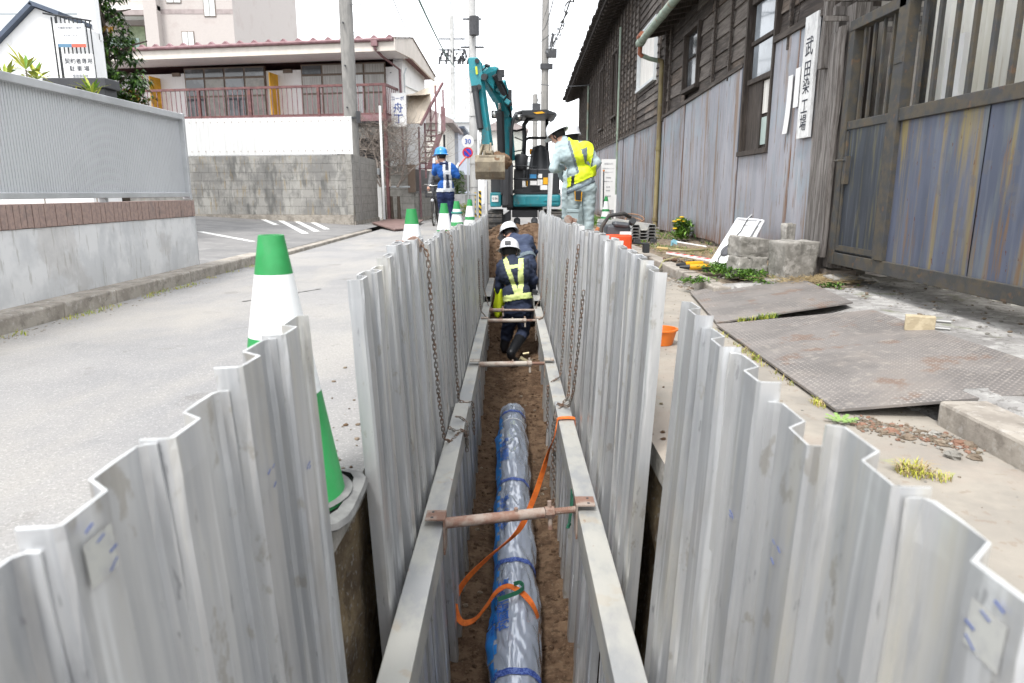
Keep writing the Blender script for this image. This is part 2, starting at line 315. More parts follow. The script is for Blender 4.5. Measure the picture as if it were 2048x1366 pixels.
def nz3(x, y, z, s=1.): return noise.noise(Vector((x * s, y * s, z * s)))
def fbm(x, y, z, s=1., o=4): return sum(nz3(x * 2 ** i, y * 2 ** i, z * 2 ** i, s) / 2 ** i for i in range(o))
def copy_tree(o, parent=None):
    c = o.copy(); COL.objects.link(c)
    if parent: c.parent = parent
    for ch in list(o.children): copy_tree(ch, c)
    return c
def text_mesh(body, size, name='lettering', m=None, parent=None, loc=(0, 0, 0), rot=(0, 0, 0), ext=.001, align='CENTER', sx=1, fn=None, off=0):
    cu = bpy.data.curves.new(name, 'FONT'); cu.body = body; cu.size = size; cu.extrude = ext; cu.align_x = align; cu.align_y = 'CENTER'; cu.offset = off
    cu.resolution_u = 3
    t = bpy.data.objects.new('tmp', cu); COL.objects.link(t)
    dg = bpy.context.evaluated_depsgraph_get(); dg.update()
    me = bpy.data.meshes.new_from_object(t.evaluated_get(dg)); me.name = name
    bpy.data.objects.remove(t); bpy.data.curves.remove(cu)
    if fn:
        bm = bmesh.new(); bm.from_mesh(me); bmesh.ops.triangulate(bm, faces=bm.faces)
        for _ in range(3): bmesh.ops.subdivide_edges(bm, edges=[e for e in bm.edges if e.calc_length() > .011], cuts=1); bmesh.ops.triangulate(bm, faces=bm.faces)
        bm.to_mesh(me); bm.free()
    for v in me.vertices:
        v.co.x *= sx
        if fn: v.co = fn(v.co)
    me.materials.clear(); me.materials.append(m or ink)
    o = bpy.data.objects.new(name, me); COL.objects.link(o); o.location = loc; o.rotation_euler = rot
    if parent:
        o.parent = parent; o.matrix_parent_inverse = wmat(parent).inverted()
    return o
ORD = ['first', 'second', 'third', 'fourth', 'fifth', 'sixth', 'seventh', 'eighth', 'ninth', 'tenth', 'eleventh', 'twelfth', 'thirteenth', 'fourteenth', 'fifteenth', 'sixteenth', 'seventeenth', 'eighteenth', 'nineteenth', 'twentieth']
TENS = {2: 'twenty', 3: 'thirty', 4: 'forty', 5: 'fifty'}
def ordn(i):   # 0 -> first
    n = i + 1
    if n <= 20: return ORD[n - 1]
    t, u = divmod(n, 10)
    return (TENS[t][:-1] + 'ieth') if u == 0 else TENS[t] + '-' + ORD[u - 1]
# ================================================================ GROUND
XL, XR, YE = -.44, .46, 12.6        # trench opening in the road
def flat(name, m, quads, z=0., sub=0):
    b = MB()
    for x0, y0, x1, y1 in quads: b.add([(x0, y0, z), (x1, y0, z), (x1, y1, z), (x0, y1, z)], [(0, 1, 2, 3)])
    return struct(b.build(name, m))
# one sheet reaching the horizon, with the trench left open
flat('ground', asphalt_dark, [(-700, -300, -2.6, 900), (1.2, -300, 700, 900), (-2.6, 13.2, 1.2, 900), (-2.6, -300, 1.2, -3)], -.06)
def ragged_road():
    b = MB(); th = .07
    ys = [i * .12 - 3 for i in range(int(15.6 / .12) + 1)]
    el = [(XL + .012 * fbm(1, y, 0, 3, 3), y) for y in ys]; er = [(XR + .012 * fbm(5, y, 0, 3, 3), y) for y in ys]
    a = [(-2.92, y, 0) for y in ys]; c = [(x, y, 0) for x, y in el]; d = [(x + .006, y, -th) for x, y in el]
    b.strip(a, c, 0); b.strip(c, d, 1)
    road = b
    road.add([(-2.92, 12.6, 0), (1.52, 12.6, 0), (1.52, 300, 0), (-2.92, 300, 0)], [(0, 1, 2, 3)], 0)
    road.add([(XL, 12.6, 0), (XR, 12.6, 0), (XR, 12.6, -th), (XL, 12.6, -th)], [(0, 1, 2, 3)], 1)
    struct(road.build('road', [asphalt, conc_old]))
    b2 = MB(); a = [(1.52, y, 0) for y in ys]; c = [(x, y, 0) for x, y in er]; d = [(x - .006, y, -th) for x, y in er]
    b2.strip(a, c, 0); b2.strip(c, d, 1); struct(b2.build('pavement', [sandy, conc_old]))
ragged_road()
# cut earth below the paving
for sgn, x0 in ((-1, XL - .0), (1, XR + .0)):
    b = MB()
    b.grid(lambda u, v: (x0 + sgn * (.05 * abs(fbm(u * 40, v * 6, sgn, .8, 5)) + .02 * v) + (.0 if v > 0 else 0), -3 + u * 16, -.07 - v * 2.0), 300, 44)
    struct(b.build('earth_bank', soil_cut, smooth=True))
def floor_z(y):
    pts = [(-3, -1.76), (2.5, -1.74), (6.2, -1.58), (8.1, -1.32), (9.1, -1.18), (9.9, -.75), (10.6, -.2), (11.4, .16), (12.2, .22), (12.9, .10), (13.5, -.02)]
    for (a, za), (c, zc) in zip(pts, pts[1:]):
        if a <= y <= c: t = (y - a) / (c - a); t = t * t * (3 - 2 * t) if a > 8 else t; return za + (zc - za) * t
    return pts[-1][1]
b = MB()
def ff(u, v):
    y = -2 + v * 15.4; x = (-.5 + u) * 1.04
    z = floor_z(y) + .035 * fbm(x, y, 0, 3.2, 5) + .03 * abs(x) / .5
    if y > 9: z += .10 * fbm(x, y, 3, 2.0, 3) - .30 * max(0, abs(x) - .18) ** 1.3
    return (x, y, z)
b.grid(ff, 60, 620); struct(b.build('trench_floor', soil, smooth=True))
# loose clods and pebbles on the trench floor and heap
b = MB()
def rock(b, c, r, k=0, sq=.7, seed=0):
    vs = []; rr = random.Random(seed)
    n = 6
    for i in range(1, 4):
        th = math.pi * i / 4
        for j in range(n):
            a = 2 * math.pi * j / n + i * .4; q = r * (.75 + .5 * rr.random())
            vs.append((c[0] + q * math.sin(th) * math.cos(a), c[1] + q * math.sin(th) * math.sin(a), c[2] + q * sq * math.cos(th)))
    vs += [(c[0], c[1], c[2] + r * sq), (c[0], c[1], c[2] - r * sq)]
    fs = [(i * n + j, i * n + (j + 1) % n, (i + 1) * n + (j + 1) % n, (i + 1) * n + j) for i in range(2) for j in range(n)]
    fs += [(18, (j + 1) % n, j) for j in range(n)] + [(19, 2 * n + j, 2 * n + (j + 1) % n) for j in range(n)]
    b.add(vs, fs, k)
for i in range(1500):
    y = random.uniform(1.8, 12.8) if i % 3 else random.uniform(9.4, 12.8); x = random.uniform(-.34, .36)
    if y < 6.6 and abs(x) < .17 and random.random() < .9: x = math.copysign(random.uniform(.17, .34), x)
    u = (x / 1.04) + .5; z = ff(u, (y + 2) / 15.4)[2]
    rock(b, (x, y, z + .002), random.choice([.006, .01, .014, .02, .03 if y > 9 else .018]), 1 if random.random() < .06 else 0, seed=i)
b2 = MB()
for i in range(1100):
    sg = random.choice((-1, -1, 1)); x = (XL - abs(random.gauss(0, .16)) - .01) if sg < 0 else (XR + abs(random.gauss(0, .22)) + .01); rock(b2, (x, random.uniform(.6, 13), .002), random.choice([.002, .003, .004, .006, .010]), random.choice((0, 1, 1)), .5, i)
tag(b2.build('spilt_crumbs', [soil, dirt]), 'crumbs of spilt soil and grit on the paving beside the trench', 'soil crumbs', kind='stuff')
for (x0, y0, x1, y1, wd) in ((-2.02, 5.05, -1.62, 5.75, .016), (-1.9, 9.5, -.7, 9.65, .012)):
    q = MB(); A0 = Vector((x0, y0, .003)); A1 = Vector((x1, y1, .003)); sd2 = Vector((-(y1 - y0), x1 - x0, 0)).normalized(); pa = []; pb = []
    for k in range(25):
        u = k / 24; c = A0.lerp(A1, u) + sd2 * .012 * nz3(u * 9, y0, 1); wv_ = wd * (.35 + abs(nz3(u * 12, y0, 4))); pa.append(c + sd2 * wv_); pb.append(c - sd2 * wv_)
    q.strip(pa, pb); struct(q.build('road_crack_filler', mat('bitumen_filler', (.075, .073, .07), rough=.9)))
tag(b.build('soil_clods', [soil, dirt], smooth=False), 'loose brown soil clods scattered over the trench floor and heap', 'soil clods', kind='stuff')

# kerbs, parking lot, verge, yard
def kerb(name, x0, x1, y0, y1, z, m=kerb_m, step=.6, r=.02):
    y = y0; b = MB()
    while y < y1 - .01:
        e = min(y + step, y1); j = random.uniform(-.004, .004); b.box((x0 + j, y + .003, -.05), (x1 + j, e - .003, z + j)); y = e
    return struct(b.build(name, m, bevel=.012))
kerb('kerb_left', -3.14, -2.92, -1, 8.2, .10)
kerb('kerb_left', -3.06, -2.92, 8.2, 14.4, .045)
kerb('kerb_right', 1.50, 1.68, -.55, 2.30, .09); kerb('kerb_right', 1.56, 1.70, 5.25, 30, .085)
b = MB(); zp = lambda x: .045 + max(0, (-x - 3)) * .05
b.grid(lambda u, v: (-3.06 - u * 9, 6.6 + v * 9.6, zp(-3.06 - u * 9)), 12, 6); struct(b.build('parking_lot', asphalt_dark))
b = MB(); b.box((-12, 16.2, -.05), (-2.95, 60, .06)); struct(b.build('pavement_far', block_g))
def gp(x, y, z=0.):
    v = (y - 683) / 1365; C, S = math.cos(PITCH), math.sin(PITCH); zc = (CAM_H - z) / (S + C * v); return ((x - 1024) / 1365 * zc, zc * (C - v * S), z)
for i, (p, q, wd) in enumerate([((400, 462), (506, 479), .10), ((443, 431), (495, 444), .09), ((490, 431), (553, 452), .11), ((535, 432), (611, 463), .12), ((579, 436), (634, 459), .12), ((626, 441), (654, 455), .12)]):
    a = Vector(gp(*p, .17)); c = Vector(gp(*q, .12)); a.z = zp(a.x) + .004; c.z = zp(c.x) + .004
    d = (c - a).normalized(); s = Vector((-d.y, d.x, 0)) * wd / 2
    bb = MB(); bb.add([a - s, a + s, c + s, c - s], [(0, 1, 2, 3)]); struct(bb.build('parking_line', line_w))
# verge between kerb and factory wall
b = MB(); b.grid(lambda u, v: (1.70 + u * 1.0, 5.0 + v * 25, .07 + .05 * u + .018 * fbm(u * 2, v * 25, 4, 1.6, 4)), 24, 360)
struct(b.build('verge', dirt, smooth=True))
b = MB()
def yf(u, v):
    x = 1.50 + u * 6; y = -1.5 + v * 6.85
    dr = max(0, min(1, (y - 2.42) / .05)) * max(0, min(1, (5.3 - y) / .1)); lim = max(0, (x - 1.5) / .60)
    k = 1 if dr < .01 else (1 - dr) + dr * min(1, lim * .85)
    if x < 1.64 and dr < .5: return (x, y, -.02)
    if x < 2.45 and dr > .5: return (x, y, .002 + .105 * k * min(1, lim) + .006 * fbm(x, y, 4, 2.4, 5) * lim)
    return (x, y, .095 + .03 * min(1, u * 4) + .012 * fbm(x, y, 4, 2.4, 5))
b.grid(yf, 150, 170); struct(b.build('yard', yard_m, smooth=True))

# ================================================================ SHEET PILES
def pile_mesh(sgn, seed, top=0.):
    W = .205; rr = random.Random(seed)
    # plan section: inner flat, slope out, outer flat, hook back in.  s along Y (towards camera = 0 .. far = W)
    sec = [(.000, .034), (.006, .004), (.012, .0), (.070, .0), (.100, .034), (.160, .034), (.205, .034)]
    sec = [(.0, .040), (.0, .006), (.006, .0), (.075, .0), (.108, .036), (.150, .037), (.196, .037), (.203, .030), (.203, .018)]
    th = .0042
    pts = [Vector((s, d)) for s, d in sec]; n = len(pts); offs = []
    for i, p in enumerate(pts):
        a = pts[max(0, i - 1)]; c = pts[min(n - 1, i + 1)]; t = (c - a).normalized(); nn = Vector((-t.y, t.x)); offs.append(p + nn * th)
    loop = pts + offs[::-1]; L = len(loop)
    zs = [-2.0, -1.2, -.6, -.2, .1, .3, .42, .5, .535, .55]
    b = MB(); vs = []
    for z in zs:
        for i, p in enumerate(loop):
            w_ = .0025 * nz3(i * .7, z * 2, seed, 1.3) + (.004 * nz3(i * .5, z * 9, seed + 9) if z > .4 else 0)
            zz = z + (.003 * nz3(p.x * 40, 5, seed) if z == zs[-1] else 0)
            vs.append((sgn * (p.y + w_), p.x + w_ * .6, zz))
    fs = []
    for k in range(len(zs) - 1):
        for i in range(L): fs.append((k * L + i, k * L + (i + 1) % L, (k + 1) * L + (i + 1) % L, (k + 1) * L + i))
    b.add(vs, fs, 0)
    t0 = (len(zs) - 1) * L
    b.add([vs[t0 + i] for i in range(L)], [(i, i + 1, L - 2 - i, L - 1 - i) for i in range(n - 1)], 1)
    o = b.build('sheet_pile', [alu, alu_edge]); return o
variants = {}
for sgn in (-1, 1):
    variants[sgn] = [pile_mesh(sgn, s * 7 + sgn) for s in range(5)]
used = set()
def top_interp(tab, y):
    for (a, za), (c, zc) in zip(tab, tab[1:]):
        if a <= y <= c: return za + (zc - za) * (y - a) / (c - a)
    return tab[-1][1] if y > tab[-1][0] else tab[0][1]
marks = []
def pile_row(sgn, y0, y1, tab, label, group, xtop, lean=2.65, jit=.010, first_extra=0):
    y = y0; i = 0
    while y < y1:
        k = random.randrange(5); src = variants[sgn][k]
        if (sgn, k) in used: o = src.copy(); COL.objects.link(o)
        else: o = src; used.add((sgn, k))
        t = top_interp(tab, y) + random.uniform(-.020, .018)
        x = (xtop(y) if callable(xtop) else xtop) + random.uniform(-.004, .004)
        l_ = R(lean + random.uniform(-.5, .5)) * (1 if sgn < 0 else -1)
        # pivot so that the top edge sits at (x, y, t)
        rot = Matrix.Rotation(-l_, 4, 'Y') @ Matrix.Rotation(R(random.uniform(-.5, .5)), 4, 'X')
        o.matrix_world = Matrix.Translation((x, y, t)) @ rot @ Matrix.Translation((0, 0, -.55))
        tag(o, label % ordn(i), 'sheet pile', group)
        if i < 6 and y0 < 1.8: marks.append((o, sgn, i))
        y += .206 + random.uniform(-.001, .004); i += 1
LP = [(.3, .50), (.75, .525), (1.0, .55), (1.4, .545)]
pile_row(-1, .34, 1.28, LP, '%s sheet pile from the camera in the left foreground run beside the near cone', 'sheet piles of the near left run', lambda y: -.398, 2.9)
pile_row(1, .268, 1.52, [(.3, .478), (.86, .472), (1.1, .50), (1.7, .53)], '%s sheet pile from the camera in the right foreground run beside the steel plates', 'sheet piles of the near right run', lambda y: .412, 2.3)
pile_row(-1, 1.80, 11.0, [(1.7, .56), (1.9, .59), (2.0, .575), (2.2, .605), (2.9, .60), (3.2, .575), (4.7, .56), (5.9, .52), (7.4, .475), (11, .46)],
         '%s sheet pile of the long left trench wall, counted from its near end', 'sheet piles of the long left trench wall', lambda y: -.40 + .01 * min(1, (y - 1.8) / 6), 2.4)
pile_row(1, 1.955, 10.6, [(1.9, .56), (2.1, .575), (2.3, .60), (3.3, .60), (3.8, .59), (7, .555), (11, .52)],
         '%s sheet pile of the long right trench wall, counted from its near end', 'sheet piles of the long right trench wall', lambda y: .41, 2.1)
# taller piles standing at the far end
pile_row(-1, 11.35, 11.7, [(11, 1.0), (12, .97)], '%s of two tall sheet piles sticking up at the far left end of the trench', 'tall sheet piles at the far end', lambda y: -.40, .5)
pile_row(1, 8.85, 9.1, [(8, 1.03), (9, 1.03)], '%s of two tall sheet piles under the elbow of the man in the yellow vest', 'tall sheet piles at the far end', lambda y: .475, 2.0)
# pen marks and stamp patches on the nearest piles
def patch(o, sgn, y, z, wy, hz, m, lines, seed):
    rr = random.Random(seed); b = MB()
    xi = -sgn * .0006 - sgn * .0035
    if wy: b.add([(xi, y - wy / 2, z - hz / 2), (xi, y + wy / 2, z - hz / 2), (xi, y + wy / 2, z + hz / 2), (xi, y - wy / 2, z + hz / 2)], [(0, 1, 2, 3)], 0)
    for q in range(lines):
        a = Vector((xi - sgn * .0008, y + rr.uniform(-.022, .018), z + rr.uniform(-.04, .045)))
        e = a + Vector((0, rr.uniform(.006, .014), rr.uniform(.002, .008))); b.bar(a, e, .0006, rr.uniform(.0012, .003), (0, 0, 1), 1)
    p = b.build('stamp_mark', [m, ink_b], world=False); p.parent = o
pale_patch = mat('pale_label_patch', (.40, .40, .375), (.33, .33, .325), rough=.7, scale=30)
for o, sgn, i in marks:
    if i == 1: patch(o, sgn, .040, .500, .044, .045, pale_patch, 4, i)
    elif i in (3, 4): patch(o, sgn, .045, .40 - .02 * i, 0, 0, pale_patch, 3, i + 3)

# ================================================================ WALERS (long beams), STRUTS
def waler(name, label, sgn, y0, y1, z0, z1, xi=None, ww=.085, hh=.115):
    t = thing('waler_beam', label, 'beam', (sgn * .3, y0, z0 - hh), group='aluminium beams along the trench walls')
    xa = .258; xb = xa + ww; b = MB(); wall = .008
    def ring(y, z, ins):
        return [(sgn * (xa + ins), y, z - hh + ins), (sgn * (xb - ins), y, z - hh + ins), (sgn * (xb - ins), y, z - ins), (sgn * (xa + ins), y, z - ins)]
    rings = [ring(y0, z0, 0), ring(y1, z1, 0), ring(y1, z1, wall), ring(y0, z0, wall)]
    vs = [v for r_ in rings for v in r_]
    fs = [(a * 4 + i, a * 4 + (i + 1) % 4, ((a + 1) % 4) * 4 + (i + 1) % 4, ((a + 1) % 4) * 4 + i) for a in range(4) for i in range(4)]
    b.add(vs, fs); b.build('beam_body', beam_m, t, bevel=.003); return t
def wz(y): return -.40 - .012 * (y - 1)
waler('a', 'long near aluminium beam along the left trench wall under the rusty near strut', -1, .85, 3.96, -.395, -.445)
waler('b', 'long near aluminium beam along the right trench wall with the orange sling over it', 1, .85, 3.98, -.395, -.44)
waler('c', 'middle aluminium beam along the left trench wall behind the knotted chain', -1, 4.02, 8.25, -.495, -.505)
waler('d', 'middle aluminium beam along the right trench wall with chain ends lying on it', 1, 4.04, 7.9, -.485, -.505)
waler('e', 'far aluminium beam along the left trench wall beside the digging workers', -1, 8.3, 10.2, -.44, -.45)
waler('f', 'far aluminium beam along the right trench wall beside the digging workers', 1, 7.95, 10.2, -.44, -.45)

def strut(label, yl, yr, z, m=rust, collar=.72, sides=('L', 'R'), r=.021, plates=True):
    t = thing('trench_strut', label, 'strut', (0, (yl + yr) / 2, z), group='screw struts across the trench')
    A = Vector((-.262, yl, z)); B = Vector((.262, yr, z)); d = (B - A)
    P = lambda f: A + d * f
    b = MB(); b.tube([P(.02), P(collar)], r, 14); b.tube([P(.012), P(.022)], r * 1.3, 14); b.tube([P(collar - .21), P(collar - .21) + Vector((0, 0, .032))], .008, 8)
    b.build('strut_tube', m, t, smooth=40)
    b = MB(); pts = []; rs = []
    for i in range(34):
        pts.append(P(collar + (.985 - collar) * i / 33)); rs.append(.0145 if i % 2 else .0125)
    b.tube(pts, rs, 10); b.build('threaded_rod', rust, t, smooth=30)
    b = MB(); b.tube([P(collar + .005), P(collar + .07)], .024, 8); c = P(collar + .04); b.build('collar', m, t)
    b = MB(); b.tube([c + Vector((.004, -.01, -.068)), c + Vector((0, .005, .045))], .009, 8); b.build('handle', m, t, smooth=40)
    if plates:
        for s, y in ((-1, yl), (1, yr)):
            b = MB(); zt = z + .03 + .006
            b.box((s * .2575, y - .04, z - .11), (s * .2505, y + .04, zt), 0)
            b.box((s * .2575, y - .04, zt - .007), (s * .325, y + .04, zt - .0), 0)
            for q in (-.022, .022): b.lathe([(0, .0012), (.006, .001), (.006, 0)], (s * .30, y + q, zt + .0002), 10, 1)
            b.build('end_plate', [m, black_p], t, bevel=.003)
    return t
pale_tube = mat('dusty_strut_paint', (.40, .36, .31), (.28, .20, .16), rough=.7, metal=.2, scale=9, bump=.2)
strut('thick rusty screw strut across the trench over the wrapped pipe', 2.38, 2.50, -.425, rust, .74)
strut('pale dusty screw strut beyond the end of the pipe at the worker\'s boots', 5.12, 5.16, -.50, pale_tube, .72)
strut('nearer of the two close struts across the worker\'s thighs', 7.10, 7.12, -.525, pale_tube, .72)
strut('farther of the two close struts, its collar to the left', 7.62, 7.62, -.50, rust, .26, plates=False)

# ================================================================ CHAINS
def chain(label, pts, link=.034, wire=.0026, wd=.0115, group='chains hanging along the sheet piles', parts=None):
    P = [Vector(p) for p in pts]; L = [0]
    for a, c in zip(P, P[1:]): L.append(L[-1] + (c - a).length)
    def at(s):
        for i in range(len(P) - 1):
            if s <= L[i + 1]: t = (s - L[i]) / max(1e-9, L[i + 1] - L[i]); return P[i].lerp(P[i + 1], t)
        return P[-1]
    b = MB(); s = 0; k = 0; step = link * .72
    while s + link < L[-1]:
        a = at(s); c = at(s + link); d = (c - a).normalized(); x = d.orthogonal().normalized(); y = d.cross(x); ang = (k % 2) * math.pi / 2 + .5 + random.uniform(-.2, .2)
        u = x * math.cos(ang) + y * math.sin(ang); m_ = (a + c) / 2; h = link / 2 - wd / 2; ring = []
        for j in range(10):
            th = 2 * math.pi * j / 10; ring.append(m_ + d * (math.cos(th) * wd / 2 + (h if math.cos(th) > 0 else -h)) + u * math.sin(th) * wd / 1.6)
        b.tube(ring, wire, 5, closed=True); s += step; k += 1
    o = b.build('chain', chain_m, smooth=True); return tag(o, label, 'chain', group)
XI = .375
chain('rusty chain hooked on a left pile top, reaching down to the near left beam', [(-.445, 2.93, .60), (-.40, 2.92, .605), (-.36, 2.92, .55), (-.352, 2.98, .2), (-.346, 3.1, -.15), (-.338, 3.22, -.40), (-.31, 3.28, -.437), (-.28, 3.4, -.435), (-.248, 3.5, -.46), (-.245, 3.52, -.60)])
chain('grey chain on the left piles just beyond the rusty hooked one', [(-.40, 4.15, .58), (-.362, 4.13, .54), (-.355, 4.1, .2), (-.348, 4.1, -.2), (-.335, 4.1, -.475), (-.29, 4.1, -.488), (-.247, 4.15, -.50), (-.245, 4.2, -.75)])
chain('knotted chain loop lying over the far end of the near left beam', [(-.338, 3.45, -.42), (-.30, 3.38, -.415), (-.26, 3.42, -.42), (-.245, 3.5, -.5), (-.246, 3.56, -.58), (-.247, 3.6, -.45), (-.28, 3.62, -.42), (-.335, 3.6, -.41)])
chain('thin chain at the left piles beside the vested worker, the nearer one', [(-.362, 7.4, .1), (-.355, 7.35, -.2), (-.34, 7.3, -.45), (-.29, 7.2, -.49), (-.248, 7.1, -.52), (-.246, 7.1, -.75)])
chain('thin chain at the left piles beside the vested worker, the farther one', [(-.36, 8.2, .3), (-.355, 8.2, 0), (-.34, 8.1, -.3), (-.28, 7.95, -.49), (-.246, 7.9, -.6)])
chain('long rusty chain down the right piles to the near right beam', [(.392, 4.05, .50), (.375, 4.06, .3), (.365, 4.05, .0), (.352, 4.0, -.25), (.34, 3.95, -.40), (.30, 3.88, -.425), (.25, 3.75, -.46), (.246, 3.72, -.9), (.247, 3.7, -1.1)])
chain('thin chain down the right piles behind the long rusty one', [(.385, 4.75, .35), (.372, 4.75, .0), (.355, 4.7, -.35), (.34, 4.65, -.47), (.30, 4.6, -.478), (.248, 4.55, -.5), (.246, 4.5, -.85)])
chain('looped chain on the near end of the middle right beam', [(.375, 3.55, .30), (.36, 3.6, 0), (.345, 3.7, -.3), (.33, 3.8, -.42), (.27, 3.9, -.43), (.246, 3.95, -.6), (.25, 3.9, -.95)])
chain('thin chain hanging at the right piles beside the vested worker', [(.38, 8.4, .2), (.37, 8.2, -.1), (.34, 7.9, -.4), (.28, 7.8, -.485), (.246, 7.5, -.6)])
chain('short chain slung onto the middle right beam by the close struts', [(.38, 7.3, -.1), (.36, 7.2, -.3), (.34, 7.1, -.48), (.28, 7.0, -.495), (.247, 7.0, -.55), (.247, 6.9, -.7)])
# hook plate at the top of the rusty chain
b = MB(); b.cbox((-.44, 2.93, .575), (.11, .012, .05)); b.cbox((-.49, 2.93, .55), (.012, .012, .10)); b.lathe([(0, .006), (.03, .006), (.03, -.006), (0, -.006)], (0, 0, 0), 14, M=Matrix.Translation((-.415, 2.915, .59)) @ Matrix.Rotation(R(90), 4, 'X'))
tag(b.build('chain_hook', rust, bevel=.003), 'rusty round hook plate gripping a left pile top above its chain', 'hook')
b = MB(); b.cbox((.45, 5.3, .59), (.09, .012, .05), (0, .3, 0)); b.lathe([(0, .006), (.032, .006), (.032, -.006), (0, -.006)], (0, 0, 0), 14, M=Matrix.Translation((.43, 5.29, .60)) @ Matrix.Rotation(R(90), 4, 'X'))
tag(b.build('chain_hook', rust, bevel=.003), 'orange brown hook lug on a right pile top near the standing man', 'hook')

# ================================================================ PIPE with film sleeve
def pc(y): return Vector((.02 - .004 * (y - 3), y, -1.585 + (y - 3) * .048))
t = thing('wrapped_pipe', 'grey water pipe wrapped in clear plastic film with blue lettering on the trench floor', 'pipe', (0, 3, -1.72))
pipe_g = mat('pipe_grey_paint', (.55, .60, .70), (.50, .55, .66), rough=.5, scale=4)
b = MB(); ys = [-.5 + .25 * i for i in range(29)]
b.tube([pc(y) for y in ys] + [pc(6.5), pc(6.62)], [.118] * 30 + [.124], 28); b.build('pipe_body', pipe_g, t, smooth=40)
def film_mat():
    m = bpy.data.materials.new('printed_clear_film'); m.use_nodes = True; n, l = m.node_tree.nodes, m.node_tree.links
    b = n['Principled BSDF']; b.inputs['Base Color'].default_value = (.60, .67, .80, 1); b.inputs['Roughness'].default_value = .06; b.inputs['Specular IOR Level'].default_value = 1.0; b.inputs['Coat Weight'].default_value = .6
    tc = n.new('ShaderNodeTexCoord'); t_ = n.new('ShaderNodeTexNoise'); t_.inputs['Scale'].default_value = 4; t_.inputs['Detail'].default_value = 2.5; t_.inputs['Distortion'].default_value = .5
    mp = n.new('ShaderNodeMapping'); mp.inputs['Scale'].default_value = (1.6, .42, 1.6); mp.inputs['Rotation'].default_value = (0, 0, .5); l.new(tc.outputs['Object'], mp.inputs[0]); l.new(mp.outputs[0], t_.inputs['Vector'])
    bp = n.new('ShaderNodeBump'); bp.inputs['Distance'].default_value = .06; bp.inputs['Strength'].default_value = .9; rg = n.new('ShaderNodeMath'); rg.operation = 'PINGPONG'; rg.inputs[1].default_value = .09; l.new(t_.outputs['Fac'], rg.inputs[0]); l.new(rg.outputs[0], bp.inputs['Height']); l.new(bp.outputs[0], b.inputs['Normal'])
    tr = n.new('ShaderNodeBsdfTransparent'); tr.inputs[0].default_value = (.93, .95, .98, 1)
    mxs = n.new('ShaderNodeMixShader'); lw = n.new('ShaderNodeLayerWeight'); lw.inputs[0].default_value = .35
    mr = n.new('ShaderNodeMapRange'); mr.inputs[3].default_value = .34; mr.inputs[4].default_value = .7; l.new(lw.outputs['Facing'], mr.inputs[0])
    l.new(bp.outputs[0], lw.inputs['Normal']); l.new(mr.outputs[0], mxs.inputs[0]); l.new(tr.outputs[0], mxs.inputs[1]); l.new(b.outputs[0], mxs.inputs[2])
    gl = n.new('ShaderNodeBsdfGlossy'); gl.inputs['Roughness'].default_value = .10; l.new(bp.outputs[0], gl.inputs['Normal'])
    m2 = n.new('ShaderNodeMixShader'); fw = n.new('ShaderNodeFresnel'); fw.inputs[0].default_value = 1.85; l.new(bp.outputs[0], fw.inputs['Normal'])
    l.new(fw.outputs[0], m2.inputs[0]); l.new(mxs.outputs[0], m2.inputs[1]); l.new(gl.outputs[0], m2.inputs[2])
    l.new(m2.outputs[0], n['Material Output'].inputs[0]); return m
film = film_mat()
bands = [6.42, 4.95, 3.85, 2.9, 1.9]
def film_r(y, a):
    d = min(abs(y - q) for q in bands + [6.2]); pinch = min(1, d / .28); 
    g = .009 * pinch * (1 + 1.3 * fbm(math.cos(a) * 1.2, y * 1.1, math.sin(a) * 1.2, 2.5, 4))
    side = max(0, abs(math.cos(a)) - .55) ** 2 * pinch * (.11 * max(0, nz3(math.copysign(3, math.cos(a)), y * .9, 2, 1.6) + .35)) * (1.5 if math.cos(a) < 0 else 1)
    wr = .0024 * math.sin(a * 9 + 14 * nz3(1, y * 2, 0) + y * 5) + .0012 * math.sin(a * 17 - y * 9 + 8 * nz3(4, y * 3, 0))
    return .124 + max(0, g) + side + wr
def fs(u, v):
    y = .2 + v * 6.42; a = 2 * math.pi * u; r = film_r(y, a); c = pc(y); lowc = -.125
    z = max(lowc, r * math.sin(a)); return (c.x + r * math.cos(a), y, c.z + z)
b = MB(); b.grid(fs, 72, 420); fo = b.build('film_sleeve', film, t, smooth=True)
# end cap of gathered film
b = MB(); b.lathe([(.122, -.14), (.126, -.06), (.120, 0), (.07, .012), (0, .014)], (0, 0, 0), 28, M=Matrix.Translation(pc(6.6)) @ Matrix.Rotation(R(-90), 4, 'X')); b.build('film_cap', film, t, smooth=True)
blue_pr = mat('blue_film_print', (.012, .16, .50), (.02, .20, .56), rough=.35, scale=20)
band_m = mat('blue_lace_band', (.02, .05, .25), (.10, .16, .42), rough=.5, scale=90, lo=.48, hi=.52)
